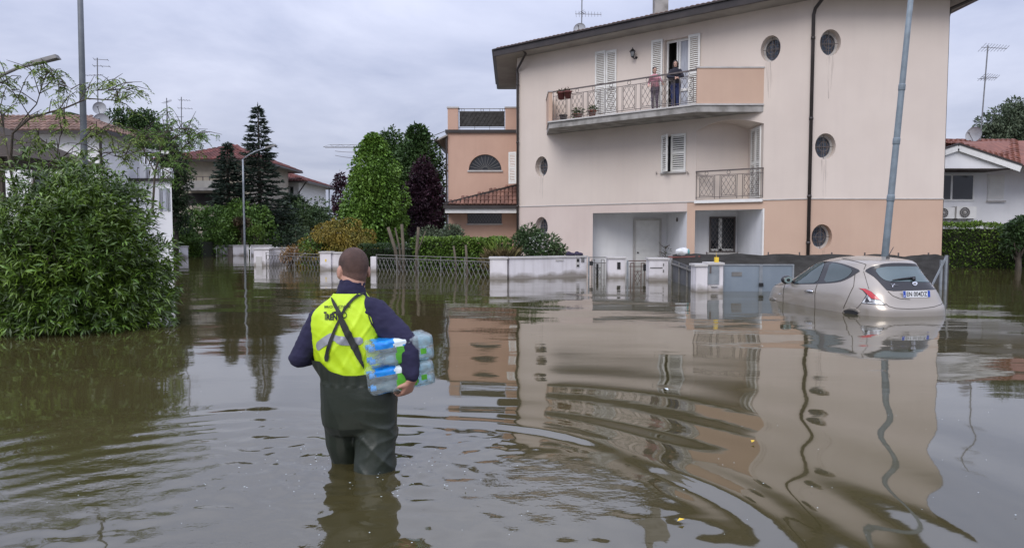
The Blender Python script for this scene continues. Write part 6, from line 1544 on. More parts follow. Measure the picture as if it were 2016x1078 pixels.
plate = plq(0, 1, 0, 1, .008, M_plate, 'number_plate', car); plq(.005, .095, .03, .97, .010, M_pblue, 'blue_band', plate); plq(.905, .995, .03, .97, .010, M_pblue, 'blue_band', plate)
def text_mesh(body, extra=0.0):
    cu = bpy.data.curves.new('lettering', 'FONT'); cu.body = body; cu.align_x = 'LEFT'; cu.offset = extra; cu.resolution_u = 4
    o = bpy.data.objects.new('lettering', cu); col.objects.link(o); dg = bpy.context.evaluated_depsgraph_get(); me = bpy.data.meshes.new_from_object(o.evaluated_get(dg))
    V = [v.co.copy() for v in me.vertices]; F = [tuple(p.vertices) for p in me.polygons]; bpy.data.objects.remove(o); bpy.data.curves.remove(cu); bpy.data.meshes.remove(me)
    x0, x1 = min(p.x for p in V), max(p.x for p in V); y0, y1 = min(p.y for p in V), max(p.y for p in V)
    return [((p.x - x0) / (x1 - x0), (p.y - y0) / (y1 - y0)) for p in V], F
tv, tf = text_mesh('EN 004DZ', .012); geo('lettering', [BL_(.125 + .755 * x, .17 + .66 * y, .0125) for x, y in tv], tf, M_ink, plate)
tv, tf = text_mesh('I', .02); geo('lettering', [BL_(.035 + .025 * x, .14 + .2 * y, .0125) for x, y in tv], tf, M_plate, plate)
# wiper, shield badge, script badge, aerial
w0, w1 = [on_surf(CB, *p, .035)[0] for p in cz([(1335, 317), (1556, 292)])]; wm = on_surf(CB, *cz([(1545, 308)])[0], .03)[0]
b = MB(); b.tube([w0, w0.lerp(w1, .4), w1], [.006, .016, .02], 6); b.ball(wm, .035, 10, 8); b.build('rear_wiper', M_black, car, True)
bd, _ = patch('shield_badge', CB, cz([(1536, 333), (1562, 328), (1590, 334), (1585, 358), (1563, 368), (1541, 356)]), .016, M_chrome, car, 1.2, 1); patch('badge_disc', CB, cz([(1550, 340), (1574, 340), (1578, 350), (1570, 358), (1553, 357), (1547, 350)]), .019, M_irong, bd, 1.2, 1)
sb_ = [on_surf(CB, *p, .014)[0] for p in cz([(1328, 352), (1345, 366), (1364, 349)])]; s2_ = [on_surf(CB, *p, .014)[0] for p in cz([(1345, 366), (1344, 382)])]; s3_ = [on_surf(CB, *p, .014)[0] for p in cz([(1348, 366), (1372, 362), (1400, 360)])]
b = MB(); b.tube(sb_, .007, 5); b.tube(s2_, .007, 5); b.tube(s3_, .004, 5); b.build('script_badge', M_chrome, car)
a0 = on_surf(CB, *cz([(1300, 94)])[0], 0)[0]; q = ray(*cz([(1356, -18)])[0]); a1 = EYE + q * ((a0.y + .12) / q.y)
b = MB(); b.lathe(a0, [(.035, -.01), (.02, .05)], 8); b.tube([a0 + UZ * .03, a1], [.009, .006], 6); b.build('roof_aerial', M_black, car)
for sx in (-.70, .70):
    for y in (.62, 3.02):
        c = CM @ Vector((sx, y, .29)); ax = CM.to_3x3() @ Vector((1, 0, 0)); wh = MB().lathe(c, [(.20, -.09), (.285, -.085), (.295, -.04), (.295, .04), (.285, .085), (.20, .09)], 20, ax).build('wheel', M_black, car, True)
        MB().lathe(c, [(.19, -.092), (.17, -.06), (.05, -.07), (.05, .07), (.17, .06), (.19, .092)], 16, ax).build('rim', M_steel, wh)
# ------------------------------------------------------------------ people
def capsule(b, p, q, r1, r2, n=14):
    p, q = Vector(p), Vector(q); d = q - p; L_ = d.length
    ax = d.normalized() if L_ > 1e-6 else UZ
    prof = [(r1 * math.cos(t), -r1 * math.sin(t)) for t in (1.45, 1.1, .75, .4)] + [(r1, 0), (r2, L_)] + [(r2 * math.cos(t), L_ + r2 * math.sin(t)) for t in (.4, .75, 1.1, 1.45)]
    b.lathe(p, [(max(r, .0005), h) for r, h in prof], n, ax)
def chain(b, pts, rs):
    for i in range(len(pts) - 1): capsule(b, pts[i], pts[i + 1], rs[i], rs[i + 1])
def ell(b, c, r, rot=None):
    k = MB().ball((0, 0, 0), r, 20, 14); M = rot or Matrix.Identity(3); b.add([M @ p + Vector(c) for p in k.v], k.f)
def loft(b, secs, n=28, e=2.4):
    """closed tube through horizontal sections (cx, cy, z, rx, ry)"""
    base = len(b.v)
    for cx, cy, z, rx, ry in secs:
        for k in range(n):
            t = 2 * math.pi * k / n; c, s = math.cos(t), math.sin(t)
            b.v.append(Vector((cx + rx * math.copysign(abs(c) ** (2 / e), c), cy + ry * math.copysign(abs(s) ** (2 / e), s), z)))
    m = len(secs)
    for i in range(m - 1):
        for k in range(n): b.f.append((base + i * n + k, base + i * n + (k + 1) % n, base + (i + 1) * n + (k + 1) % n, base + (i + 1) * n + k))
    b.f.append(tuple(base + k for k in range(n))[::-1]); b.f.append(tuple(base + (m - 1) * n + k for k in range(n)))
def blob(name, b, M, voxel, m, parent, smooth=3, wrinkle=None, cut=None):
    """one continuous surface from overlapping volumes; M places local coordinates in the world"""
    me = bpy.data.meshes.new(name); me.from_pydata([M @ p for p in b.v], [], b.f)
    bm = bmesh.new(); bm.from_mesh(me); bmesh.ops.recalc_face_normals(bm, faces=bm.faces); bm.to_mesh(me); bm.free()
    o = bpy.data.objects.new(name, me); col.objects.link(o)
    r = o.modifiers.new('r', 'REMESH'); r.mode = 'VOXEL'; r.voxel_size = voxel; r.use_smooth_shade = True
    s = o.modifiers.new('s', 'SMOOTH'); s.iterations = smooth; s.factor = .5
    dg = bpy.context.evaluated_depsgraph_get(); e = bpy.data.meshes.new_from_object(o.evaluated_get(dg))
    bpy.data.objects.remove(o); bpy.data.meshes.remove(me)
    V = [v.co.copy() for v in e.vertices]; F = [tuple(p.vertices) for p in e.polygons]
    Mi = M.inverted()
    if wrinkle:
        nr = [v.normal.copy() for v in e.vertices]
        V = [p + nn * wrinkle(Mi @ p) for p, nn in zip(V, nr)]
    bpy.data.meshes.remove(e)
    if cut:
        val = [float(cut(Mi @ p)) for p in V]; F = [f for f in F if any(val[i] > 0 for i in f)]
        for f in F:                      # bring the rim onto the cut line so that hems are clean
            for i in f:
                if val[i] <= 0:
                    j = next(k for k in f if val[k] > 0) if any(val[k] > 0 for k in f) else None
                    if j is None: continue
                    a, c = V[j], V[i]
                    for _ in range(10):
                        mid_ = (a + c) / 2
                        if cut(Mi @ mid_) > 0: a = mid_
                        else: c = mid_
                    V[i] = a; val[i] = -1e-9
        keep = None
        used = sorted({i for f in F for i in f}); mp = {i: k for k, i in enumerate(used)}; V = [V[i] for i in used]; F = [tuple(mp[i] for i in f) for f in F]
    o = geo(name, V, F, m, parent, True)
    return o, V, F
nz3 = lambda p, s, k=0.0: noise.noise(Vector((p.x * s[0] + k, p.y * s[1] + k, p.z * s[2])))
def hand(b, wrist, dirv, palm_n, curl=.9, s=1.0, side=1):
    """palm and five fingers: dirv towards the fingers, palm_n out of the palm, curl bends the fingers to the palm side"""
    d = Vector(dirv).normalized(); pn = Vector(palm_n); pn = (pn - d * pn.dot(d)).normalized(); x = d.cross(pn) * side; w = Vector(wrist)
    for k in (-1, -.33, .33, 1): capsule(b, w + x * k * .018 * s, w + d * .085 * s + x * k * .030 * s, .017 * s, .0135 * s, 10)
    for k, ln in ((-1, .068), (-.33, .082), (.33, .086), (1, .076)):
        p = w + d * .088 * s + x * k * .029 * s; a = 0.0; q = p
        for j, f in enumerate((.45, .32, .26)):
            a += curl * (.7 if j == 0 else 1.0); e = q + (d * math.cos(a) + pn * math.sin(a)) * ln * f * s; capsule(b, q, e, (.0098 - .0011 * j) * s, (.0092 - .0013 * j) * s, 8); q = e
    p = w + d * .025 * s + x * .026 * s; m1 = p + (d * .55 + x * .75 + pn * .35).normalized() * .042 * s; m2 = m1 + (d * .8 + x * .2 + pn * .55).normalized() * .03 * s; m3 = m2 + (d * .9 + pn * .4 - x * .1).normalized() * .024 * s
    chain(b, [p, m1, m2, m3], [.0145 * s, .012 * s, .0105 * s, .009 * s])
def head(b, c, fwd, s=1.0, tilt=0.0):
    """skull, jaw, nose, brow, lips, chin and ears; c = middle of the head, fwd = facing direction"""
    f = Vector(fwd).normalized(); x = f.cross(UZ).normalized(); up = x.cross(f); Rm = Matrix((x, f, up)).transposed(); c = Vector(c)
    T = lambda a, y, z: c + Rm @ Vector((a * s, y * s, z * s))
    ell(b, T(0, -.012, .035), (.078 * s, .098 * s, .088 * s), Rm); ell(b, T(0, .012, -.04), (.062 * s, .078 * s, .078 * s), Rm)
    capsule(b, T(-.03, .055, -.088), T(.03, .055, -.088), .026 * s, .026 * s, 8); ell(b, T(0, .075, -.098), (.02 * s, .018 * s, .016 * s), Rm)
    capsule(b, T(0, .088, .018), T(0, .108, -.028), .010 * s, .015 * s, 8); ell(b, T(0, .103, -.030), (.02 * s, .014 * s, .010 * s), Rm)
    for q in (-1, 1):
        capsule(b, T(q * .012, .084, .036), T(q * .05, .070, .034), .012 * s, .010 * s, 8); ell(b, T(q * .045, .062, -.02), (.024 * s, .022 * s, .02 * s), Rm)
        ell(b, T(q * .083, -.014, -.010), (.011 * s, .021 * s, .034 * s), Rm)
    capsule(b, T(-.02, .086, -.060), T(.02, .086, -.060), .009 * s, .009 * s, 8)
    return T
def eyes(T, M, parent, s=1.0):
    for q in (-1, 1):
        e = MB().ball(M @ T(q * .032, .074, .018), .0135 * s, 10, 8).build('eye', mat('eye_dark', (.05, .035, .03), rough=.2) if 'eye_dark' not in bpy.data.materials else bpy.data.materials['eye_dark'], parent, True)

M_skin = mat('skin', (.47, .26, .19), (.42, .215, .155), scale=9, rough=.55, bump=.06, bscale=120)
M_skin2 = mat('skin_pale', (.50, .31, .24), (.45, .27, .20), scale=9, rough=.55)
M_crop = mat('cropped_hair', (.055, .032, .027), (.135, .078, .064), scale=16, rough=.85, bump=.9, bscale=300, contrast=(.3, .7))
t_ = M_crop.node_tree; q = t_.nodes['Principled BSDF']; src = q.inputs['Base Color'].links[0].from_socket
ge_ = t_.nodes.new('ShaderNodeNewGeometry'); sx_ = t_.nodes.new('ShaderNodeSeparateXYZ'); t_.links.new(ge_.outputs['Position'], sx_.inputs[0])
mr__ = t_.nodes.new('ShaderNodeMapRange'); mr__.inputs[1].default_value = 1.105; mr__.inputs[2].default_value = 1.225; mr__.inputs[3].default_value = .95; mr__.inputs[4].default_value = .10; t_.links.new(sx_.outputs[2], mr__.inputs[0])
mx__ = t_.nodes.new('ShaderNodeMixRGB'); mx__.inputs[2].default_value = (.36, .20, .155, 1); t_.links.new(mr__.outputs[0], mx__.inputs[0]); t_.links.new(src, mx__.inputs[1]); t_.links.new(mx__.outputs[0], q.inputs['Base Color'])
M_navy = mat('navy_sweater', (.014, .013, .040), (.020, .018, .052), scale=10, rough=.95, bump=.25, bscale=180)
M_hiviz = mat('hi_vis_yellow', (.54, .76, .014), (.48, .70, .012), scale=5, rough=.55, bump=.08, bscale=90)
M_refl = mat('reflective_tape', (.36, .37, .40), (.31, .32, .35), scale=20, rough=.35, metal=.3)
M_wader = mat('green_rubber', (.015, .021, .014), (.022, .028, .019), scale=4, rough=.44, bump=.08, bscale=60, spec=.45)
M_strap = mat('black_strap', (.018, .020, .016), rough=.7)

# ---- the wader, seen from behind
MX = Matrix.Translation((-.945, 4.5, 0))
man = thing('person', 'man in hi vis vest and green waders wading away with bottled water', 'person', (-.945, 4.5, GROUND))
HC = Vector((-.037, .04, 1.203))
SL_, EL_, WL_ = Vector((-.225, .0, .90)), Vector((-.352, -.03, .675)), Vector((-.20, .26, .66))
SR_, ER_, WR_ = Vector((.115, -.01, .935)), Vector((.305, -.10, .775)), Vector((.352, -.17, .575))
b = MB(); T = head(b, HC, (-.60, 1, .05), 1.13)
capsule(b, (-.035, .005, 1.02), (-.035, .015, 1.14), .079, .077)
ell(b, (-.035, -.01, 1.15), (.062, .05, .05))
loft(b, [(-.05, 0, 1.03, .06, .06), (-.06, 0, .96, .15, .09), (-.07, 0, .85, .185, .115), (-.04, 0, .65, .17, .11), (0, 0, .42, .185, .12), (0, 0, .28, .18, .12)])
chain(b, [SL_, EL_, WL_], [.052, .042, .03]); chain(b, [SR_, ER_, WR_], [.052, .043, .031])
for sx, y0, y1 in ((-.1, .02, .12), (.1, -.02, -.06)):
    chain(b, [(sx, 0, .33), (sx, (y0 + y1) / 2, -.05), (sx, y1, -.42)], [.085, .045, .035]); capsule(b, (sx, y1, -.46), (sx, y1 + .16, -.465), .04, .035)
hand(b, WR_ + Vector((0, .0, -.012)), (-.42, .35, -.84), (-.75, .6, .30), .62, 1.08, -1)
hand(b, WL_, (.6, .7, -.2), (.3, -.3, -.9), .5, 1.0, 1)
body, BV, BF = blob('body', b, MX, .0075, M_skin, man, 3)
# cropped hair: a close cap over the skull
b = MB(); Rm = Matrix.Identity(3)
f_ = Vector((-.60, 1, .05)).normalized(); x_ = f_.cross(UZ).normalized(); Rm = Matrix((x_, f_, x_.cross(f_))).transposed()
ell(b, HC + Rm @ Vector((0, -.013, .041)), (.0900, .1135, .1035), Rm); ell(b, HC + Rm @ Vector((0, -.024, -.010)), (.080, .088, .088), Rm); capsule(b, HC + Rm @ Vector((0, -.022, -.045)), HC + Rm @ Vector((0, -.008, -.085)), .074, .0765)
blob('hair', b, MX, .0075, M_crop, man, 4, None, lambda p: min(max(HC.y + .055 - p.y, p.z - HC.z - .075), p.z - (HC.z - .088 + max(0, (p.y - HC.y + .02)) * 1.1)))
# navy sweater with collar
TS = [(-.045, .012, 1.075, .074, .074), (-.05, .010, 1.035, .105, .09), (-.06, .006, .995, .155, .105), (-.072, .004, .945, .195, .12), (-.078, 0, .87, .208, .13), (-.074, 0, .78, .205, .135), (-.055, 0, .69, .200, .135), (-.025, 0, .60, .205, .14), (0, 0, .48, .21, .14)]
b = MB(); loft(b, TS); capsule(b, (-.04, .006, 1.05), (-.038, .012, 1.098), .091, .087, 20)
chain(b, [SL_ + Vector((.05, 0, .02)), SL_, EL_], [.09, .082, .067]); chain(b, [EL_, EL_.lerp(WL_, .6), WL_], [.068, .056, .045])
chain(b, [SR_ + Vector((-.05, 0, .02)), SR_, SR_.lerp(ER_, .5), ER_], [.092, .088, .085, .078]); chain(b, [ER_, ER_.lerp(WR_, .55), WR_ + Vector((-.003, 0, .018))], [.077, .066, .046])
def wr_sweater(p):
    k = .007 * nz3(p, (12, 9, 24)) + .004 * nz3(p, (30, 20, 55), 4)
    if p.x > .14: k += .010 * math.sin((p.z * 1.0 + p.x * .8) * 62 + 3 * nz3(p, (6, 6, 6))) * max(0, nz3(p, (5, 5, 5), 2) + .25)
    return k
blob('sweater', b, MX, .009, M_navy, man, 4, wr_sweater)
# yellow vest: shell a little outside the sweater, armholes cut away
VS = [(cx, cy, z, rx + .016, ry + .016) for cx, cy, z, rx, ry in TS]
VS[0] = (-.045, .012, 1.072, .094, .094); VS[1] = (-.05, .010, 1.035, .128, .108); VS[2] = (-.06, .006, .995, .172, .121)
b = MB(); loft(b, VS)
def wr_vest(p):
    k = .012 * nz3(p, (6, 4, 4), 1) + .008 * nz3(p, (15, 8, 7), 5)
    k += .011 * math.sin(p.x * 62 + 9 * p.z + 4 * nz3(p, (5, 5, 5))) * max(0, .76 - p.z) * 4.5          # gathered above the waders
    k += .007 * (1 - abs(math.sin(p.z * 26 + p.x * 22 + 3 * nz3(p, (4, 4, 4), 8)))) ** 3 * max(0, .5 + nz3(p, (3, 3, 3), 2))   # slanting creases
    k += .007 * (1 - abs(math.sin(p.z * 20 - p.x * 30 + 3 * nz3(p, (4, 4, 4), 3)))) ** 3 * max(0, .4 + nz3(p, (3, 3, 3), 9))
    return k * max(.0, min(1, (p.z - .60) / .035))
def cut_vest(p):
    r = min(1.068 - p.z, p.z - .585)
    if p.z > .72:
        k = (p.z - .72) / .36; rr = .150 - .085 * k ** 2.0 + .05 * max(0, 1 - k / .15); rl = -.292 + .16 * max(0, k - .35) ** 1.3
        return min(r, p.x - rl, rr - p.x)
    return min(r, .20 - p.x)
vest, VV, VF = blob('vest', b, MX, .009, M_hiviz, man, 4, wr_vest, cut_vest)
VB = BVHTree.FromPolygons(VV, VF)
# chest waders
b = MB(); loft(b, [(-.04, 0, .72, .250, .180), (-.025, 0, .64, .248, .178), (-.005, -.005, .55, .228, .166), (.002, -.008, .45, .236, .17), (.003, -.01, .36, .238, .168), (.003, -.008, .26, .232, .155), (.003, 0, .20, .19, .12)])
chain(b, [(-.105, .02, .30), (-.105, .06, .12), (-.108, .10, -.05), (-.10, .12, -.42)], [.128, .108, .085, .085]); chain(b, [(.108, -.01, .30), (.105, -.05, .12), (.105, -.09, -.06), (.10, -.10, -.42)], [.13, .128, .122, .10])
capsule(b, (-.1, .12, -.46), (-.1, .3, -.47), .055, .05); capsule(b, (.1, -.1, -.46), (.1, .1, -.47), .055, .05)
def wr_wader(p):
    ridge = lambda q: (1 - abs(math.sin(q))) ** 2
    k = .010 * nz3(p, (5, 4, 5), 3) + .004 * nz3(p, (10, 8, 12), 7)
    r = max(0, min(1, (p.x + .03) / .08)); lw = max(0, min(1, (.46 - p.z) / .12))
    k += .016 * ridge(p.z * 17 + p.x * 9 + 2.2 * nz3(p, (4, 4, 3), 6)) * r * lw * max(0, .55 + nz3(p, (4, 4, 6), 12))
    k += .010 * ridge(p.z * 30 - p.x * 12 + 2.5 * nz3(p, (5, 5, 4), 2)) * r * lw * max(0, .35 + nz3(p, (5, 5, 7), 15))
    k += .010 * ridge(p.x * 22 + p.z * 7 + 2.0 * nz3(p, (4, 4, 3), 9)) * (1 - r) * max(0, .3 + nz3(p, (4, 4, 4), 4))
    if p.z > .52: k += .004 * math.sin(p.x * 95 + 2 * nz3(p, (4, 4, 4)))
    return k
def cut_wader(p):
    top = .638 - .05 * math.sin(max(0, min(1, (p.x + .20) / .40)) * math.pi) if p.y < 0 else .70
    return top + .03 * max(0, min(1, (-.15 - p.x) / .05)) - p.z
waders, WV, WF = blob('waders', b, MX, .009, M_wader, man, 4, wr_wader, cut_wader)
n0 = len(VV); TB = BVHTree.FromPolygons(VV + WV, VF + [tuple(i + n0 for i in f) for f in WF])
def mpatch(name, pix, off, m, rnd=1, step=3.0, bvh=None): return patch(name, bvh or VB, pix, off, m, man, step, rnd)
c1z = lambda pts: [(600 + x / 5.99, 560 + y / 5.99) for x, y in pts]
mpatch('reflective_band', c1z([(130, 690), (200, 635), (290, 575), (330, 570), (370, 600), (470, 612), (560, 622), (680, 615), (690, 700), (560, 716), (460, 716), (390, 702), (340, 650), (300, 690), (220, 735), (155, 790)]), .004, M_refl, 1, 3)
mpatch('armhole_piping', c1z([(800, 118), (770, 160), (750, 220), (748, 300), (765, 390), (800, 470), (850, 530), (880, 560), (878, 574), (840, 545), (785, 480), (750, 400), (736, 300), (738, 215), (760, 150), (790, 112)]), .004, M_strap, 1, 2)
mpatch('shoulder_strap', c1z([(225, 900), (275, 700), (340, 520), (410, 390), (440, 300), (520, 200), (620, 105), (690, 92), (690, 112), (600, 165), (520, 250), (455, 340), (415, 440), (350, 600), (300, 760), (285, 900)]), .010, M_strap, 1, 3, TB)
mpatch('shoulder_strap', c1z([(325, 160), (345, 165), (390, 255), (430, 330), (480, 440), (560, 580), (655, 760), (690, 1010), (660, 960), (560, 760), (470, 600), (410, 440), (380, 320), (335, 220)]), .015, M_strap, 1, 3, TB)
def vtext(body, box, extra, name='lettering', warp=0.0):
    tv, tf = text_mesh(body, extra); (x0, y0), (x1, y1) = c1z([box[:2], box[2:]])
    V = [on_surf(VB, x0 + (x1 - x0) * a, y1 + (y0 - y1) * c + warp * (a - .5), .005)[0] for a, c in tv]; geo(name, V, tf, M_ink, man)
vtext('PROT. CIVILE', (236, 246, 540, 276), .012, warp=-1.5); vtext('T', (228, 322, 262, 418), .03); vtext('RENT', (258, 345, 430, 418), .05); vtext('O', (440, 325, 496, 395), .01)
em, _ = mpatch('emblem', c1z([(318, 335), (345, 315), (395, 318), (405, 340), (385, 352), (350, 338), (335, 360), (318, 360)]), .005, M_ink, 1, 1.5)
MB().tube([MX @ (SR_.lerp(SR_, 0) + Vector((0, 0, -9))), MX @ Vector((0, 0, -9.01))], .001, 3)

# ---- bottled water packs under his right arm
M_pet = bpy.data.materials.new('clear_plastic'); M_pet.use_nodes = True; q = M_pet.node_tree.nodes['Principled BSDF']
q.inputs['Base Color'].default_value = (.55, .78, .84, 1); q.inputs['Roughness'].default_value = .06; q.inputs['Transmission Weight'].default_value = .85; q.inputs['IOR'].default_value = 1.33
M_film = bpy.data.materials.new('shrink_film'); M_film.use_nodes = True; t_ = M_film.node_tree; q = t_.nodes['Principled BSDF']
q.inputs['Base Color'].default_value = (.75, .86, .90, 1); q.inputs['Roughness'].default_value = .13; q.inputs['Alpha'].default_value = .20; q.inputs['Specular IOR Level'].default_value = .8
bn = t_.nodes.new('ShaderNodeTexNoise'); bn.inputs['Scale'].default_value = 38; bp_n = t_.nodes.new('ShaderNodeBump'); bp_n.inputs['Strength'].default_value = .7; bp_n.inputs['Distance'].default_value = .012
ge_ = t_.nodes.new('ShaderNodeNewGeometry'); t_.links.new(ge_.outputs['Position'], bn.inputs['Vector']); t_.links.new(bn.outputs[0], bp_n.inputs['Height']); t_.links.new(bp_n.outputs[0], q.inputs['Normal'])
M_capb = mat('blue_cap', (.02, .28, .70), (.015, .22, .6), rough=.35); M_lblue = mat('blue_print', (.015, .27, .72), (.01, .18, .60), scale=25, rough=.3); M_lgreen = mat('green_print', (.11, .42, .035), (.08, .33, .03), scale=25, rough=.3); M_lwhite = mat('white_print', (.74, .80, .82), (.6, .7, .74), scale=20, rough=.3)
ang = R(24); AX = Vector((math.cos(ang), math.sin(ang), .10)).normalized(); DP = Vector((-math.sin(ang), math.cos(ang), 0)); UPV = AX.cross(DP)
if UPV.z < 0: UPV = -UPV
PC = MX @ Vector((.250, -.080, .655)); BR, BLN = .0375, .385
for lv, lab in ((0, 'lower shrink wrapped water six pack under the wader arm'), (1, 'upper shrink wrapped water six pack under the wader arm')):
    c = PC + UPV * ((lv - .5) * .158) + AX * (.012 * (1 if lv else 0))
    t = thing('water_bottle_pack', lab, 'water pack', c - UPV * .077, 0, 'packs of bottled water under the arm')
    for j in range(2):
        for i in range(3):
            o = c + UPV * ((j - .5) * BR * 2.02) + DP * ((i - 1) * BR * 2.02) - AX * (BLN / 2)
            bt_ = MB().lathe(o, [(.013, .024), (.0135, .04), (.017, .055), (.028, .085), (BR, .115), (BR, .16), (BR * .95, .165), (BR * .95, .235), (BR, .24), (BR * .96, .265), (BR, .285), (BR * .95, .31), (BR, .335), (BR * .86, BLN), (.018, BLN - .012)], 16, AX).build('bottle', M_pet, t, True)
            MB().lathe(o, [(.0155, 0), (.016, .004), (.016, .026), (.0165, .03)], 14, AX).build('cap', M_capb, bt_)
            MB().lathe(o, [(BR * .985, .166), (BR * .985, .234)], 16, AX, False).build('label', M_lblue if (i + j) % 2 else M_lgreen, bt_)
    # shrink film that follows the bottles, with its printed blue, white and green areas
    n, ns = 72, 46; hw, hh = BR * 3.10, BR * 2.10; V = []; F = []; MI = []
    prof = lambda q: max(.42, 1 - max(0, (abs(q) - .455) / .065) ** 2.2 * .5) * (1 - .035 * math.exp(-((q + .28) / .05) ** 2))
    def design(q, w, z):              # q along the pack, w across its depth, z height (all -1..1 or metres along)
        top = z > .93; s_ = q + .012 * noise.noise((w * 3, z * 3, lv * 5.0))
        if (top or z > .50) and w < .7:
            if -.165 < s_ < -.055 + .03 * (z - .5): return 1
            if -.05 < s_ < .025 + .02 * (z - .7): return 2
        if w < -.80:
            if -.045 + .02 * z * z < s_ < -.012 + .03 * (1 - z * z) and z < .62: return 3
            if .0 < s_ - .02 * z < .022 and -.8 < z < .5: return 1
            if .022 < s_ - .02 * z < .032 and -.8 < z < .5: return 2
            if (s_ - .068) ** 2 + ((z + .25) * .05) ** 2 < .022 ** 2: return 3
            if -.16 < s_ < -.09 and z < -.86: return 1
        if w < -.2 and (s_ - .125) ** 2 + ((z - .1) * .05) ** 2 < .016 ** 2: return 3
        return 0
    for i in range(ns + 1):
        q = -.52 + 1.04 * i / ns; sc_ = prof(q)
        for k in range(n):
            a = 2 * math.pi * k / n; cc, ss = math.cos(a), math.sin(a); e = 6
            w = math.copysign(abs(cc) ** (2 / e), cc); z = math.copysign(abs(ss) ** (2 / e), ss)
            p = c + AX * (q * (BLN + .01)) + DP * (hw * sc_ * w) + UPV * (hh * sc_ * z)
            sca = .0045 * (abs(math.cos(math.pi * .5 * w * 3)) if abs(z) > abs(w) else abs(math.cos(math.pi * .5 * z * 2)))
            o_ = (p - c - AX * (p - c).dot(AX)).normalized()
            V.append(p - o_ * (.0045 - sca) + o_ * (.0035 * noise.noise(p * 26) + .003 * (1 - abs(noise.noise(p * 34 + Vector((7, 0, 0))) * 2))))
            if i < ns: F.append((i * n + k, i * n + (k + 1) % n, (i + 1) * n + (k + 1) % n, (i + 1) * n + k)); MI.append(design((q + .01) * (BLN + .01), w, z))
    film = geo('shrink_film', V, F, M_film, t, True)
    for mm in (M_lblue, M_lwhite, M_lgreen): film.data.materials.append(mm)
    film.data.polygons.foreach_set('material_index', MI)

# ---- two people on the balcony
def balcony_person(label, u, off, yaw_to, hgt, top_m, leg_m, hair_m, female, hair_len, arms):
    p = onfloor(u, off); s = hgt / 1.74; t = thing('person', label, 'person', p)
    f = (Vector(yaw_to) - p); f.z = 0; f.normalize(); x = f.cross(UZ); M = Matrix(((x.x, f.x, 0, p.x), (x.y, f.y, 0, p.y), (0, 0, 1, p.z), (0, 0, 0, 1)))
    V = lambda a, y, z: Vector((a * s, y * s, z * s))
    lean = .10
    hc = V(0, lean + .05, 1.60); b = MB(); T = head(b, hc, (arms['look'], 1, -.25), s); capsule(b, V(0, lean, 1.40), V(0, lean + .025, 1.52), .052 * s, .052 * s)
    tor = [(0, lean * s, 1.44 * s, .07 * s, .06 * s), (0, lean * s, 1.38 * s, .15 * s, .085 * s), (0, lean * .8 * s, 1.25 * s, .17 * s, .105 * s), (0, lean * .5 * s, 1.08 * s, .145 * s, .10 * s), (0, 0, .95 * s, .165 * s, .11 * s), (0, -.01, .84 * s, .165 * s, .11 * s)]
    loft(b, tor); aj = []
    for sd, (e, w) in ((-1, arms['l']), (1, arms['r'])):
        sh_ = V(sd * .165, lean, 1.36); e, w = V(*e), V(*w); chain(b, [sh_, e, w], [.042 * s, .036 * s, .026 * s]); aj.append((sh_, e, w)); hand(b, w, (w - e) + V(0, .02, -.02), (0, -.2, -1), .45, s * .95, sd)
    for sd in (-1, 1): chain(b, [V(sd * .085, 0, .86), V(sd * .085, .02, .47), V(sd * .085, -.02, .08)], [.075 * s, .052 * s, .038 * s]); capsule(b, V(sd * .085, -.02, .04), V(sd * .095, .15, .035), .036 * s, .03 * s)
    blob('body', b, M, .0085, M_skin2, t, 2); eyes(T, M, t, s)
    k = .018 if not female else .012
    b = MB(); loft(b, [(a, c, z, rx + k, ry + k) for a, c, z, rx, ry in tor])
    for sh_, e, w in aj: chain(b, [sh_, e, e.lerp(w, .86)], [(.062 if not female else .05) * s, (.056 if not female else .043) * s, (.045 if not female else .033) * s])
    if not female: capsule(b, V(0, lean, 1.42), V(0, lean + .01, 1.475), .075 * s, .078 * s)
    blob('jacket' if not female else 'shirt', b, M, .011, top_m, t, 3, lambda q: .005 * nz3(q, (12, 12, 18)))
    b = MB(); loft(b, [(0, 0, .98 * s, .172 * s, .12 * s), (0, -.005, .86 * s, .182 * s, .128 * s), (0, 0, .78 * s, .17 * s, .12 * s)])
    q_ = 1.0 if female else 1.18
    for sd in (-1, 1): chain(b, [V(sd * .088, 0, .84), V(sd * .088, .02, .47), V(sd * .088, -.02, .09)], [.09 * s * q_, .066 * s * q_, .052 * s * q_])
    blob('trousers', b, M, .011, leg_m, t, 3, lambda q: .004 * nz3(q, (14, 14, 14)))
    b = MB(); f2 = Vector((arms['look'], 1, -.25)).normalized(); x2 = f2.cross(UZ).normalized(); Rm = Matrix((x2, f2, x2.cross(f2))).transposed()
    ell(b, hc + Rm @ V(0, -.022, .048), (.088 * s, .10 * s, .088 * s), Rm); capsule(b, hc + Rm @ V(0, -.06, .02), hc + Rm @ V(0, -.075, -hair_len), .078 * s, .055 * s)
    if not female:
        for sd in (-1, 1): capsule(b, hc + Rm @ V(sd * .07, -.01, .02), hc + Rm @ V(sd * .085, -.01, -hair_len), .035 * s, .03 * s)
    blob('hair', b, M, .01, hair_m, t, 3)
    return t
M_hairb = mat('black_hair', (.018, .013, .012), (.03, .02, .018), scale=30, rough=.6, stretch=(1, 1, .2)); M_pink = mat('pink_shirt', (.56, .28, .32), (.50, .24, .28), scale=8, rough=.9)
M_legg = mat('patterned_leggings', (.19, .15, .18), (.07, .055, .075), scale=22, rough=.9, contrast=(.45, .55)); M_jack = mat('dark_jacket', (.016, .016, .026), (.022, .022, .034), rough=.85); M_jean = mat('blue_jeans', (.022, .032, .105), (.03, .045, .13), scale=10, rough=.9)
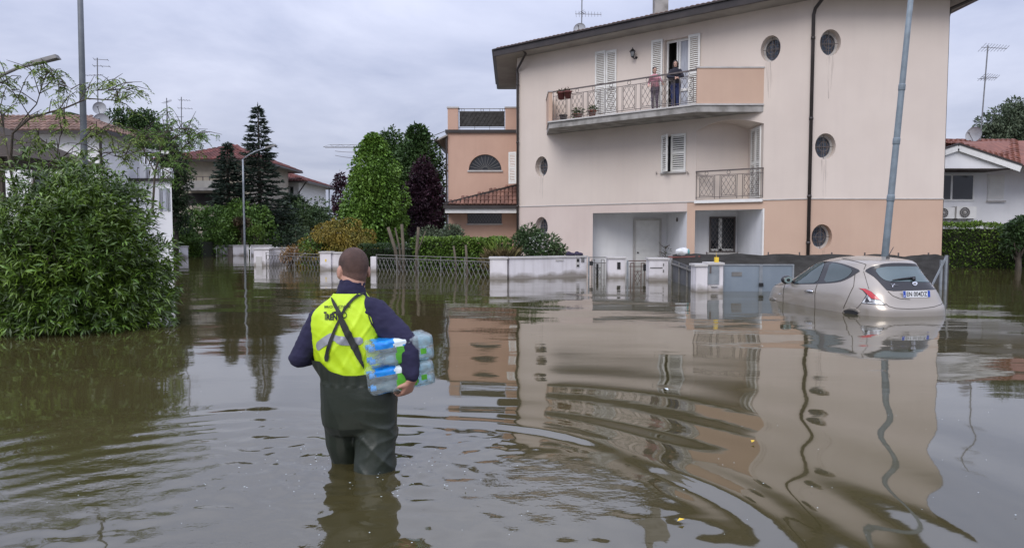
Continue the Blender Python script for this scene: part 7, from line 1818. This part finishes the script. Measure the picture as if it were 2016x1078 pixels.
balcony_person('dark haired person in pink long sleeved top leaning on the balcony rail', 1289, .34, (-1.5, 10, 0), 1.66, M_pink, M_legg, M_hairb, True, .10, dict(look=-.55, l=((-.27, .24, 1.17), (-.36, .36, 1.03)), r=((.24, .10, 1.10), (.20, .34, .98))))
balcony_person('long haired person in dark zip jacket and jeans at the open balcony door', 1329, .36, (-.5, 3, 0), 1.78, M_jack, M_jean, M_hairb, False, .13, dict(look=.0, l=((-.27, .18, 1.13), (-.10, .36, 1.06)), r=((.27, .18, 1.13), (-.02, .38, 1.06))))

# ---- flotsam: yellow leaves and foam near the legs
def fleaf(label, u, v, s, m, a):
    q = WP(u, v); b = MB(); d = Vector((math.cos(a), math.sin(a), 0)); n_ = Vector((-d.y, d.x, 0)); z = .014
    b.add([q + UZ * z, q + d * s * .5 + n_ * s * .28 + UZ * (z + .008), q + d * s + UZ * (z + .004), q + d * s * .5 - n_ * s * .28 + UZ * (z + .008), q + d * s * .5 + UZ * z], [(0, 4, 1), (1, 4, 2), (2, 4, 3), (3, 4, 0)])
    tag(b.build('floating_leaf', m), label, 'leaf', 'leaves floating on the flood water')
fleaf('yellow leaf floating alone near the bottom edge', 1333, 1030, .045, M_yel, .4); fleaf('pale yellow leaf floating in the big house reflection', 1316, 770, .06, M_lwhite, 2.0); fleaf('small yellow leaf floating beside the oval window reflection', 1480, 874, .05, M_yel, 1.0)
rng = np.random.default_rng(200); V = []; F = []
def flake(x, y, s):
    k = len(V); n = 5; a0 = rng.uniform(0, 6)
    for i in range(n): a = a0 + 6.283 * i / n; V.append((x + math.cos(a) * s * rng.uniform(.6, 1.2), y + math.sin(a) * s * rng.uniform(.5, 1.0), .0125))
    F.append(tuple(range(k, k + n)))
for i in range(70): a = rng.uniform(0, 6.28); r = rng.uniform(.15, .75); flake(-.92 + math.cos(a) * r, 4.40 + math.sin(a) * r * .8, rng.uniform(.002, .007))
for i in range(130): q = WP(rng.uniform(0, 2016), rng.uniform(650, 1075)); flake(q.x, q.y, rng.uniform(.002, .0055))
o = geo('foam_flecks', V, F, M_lwhite, None, origin=(0, 0, 0)); o['kind'] = 'stuff'
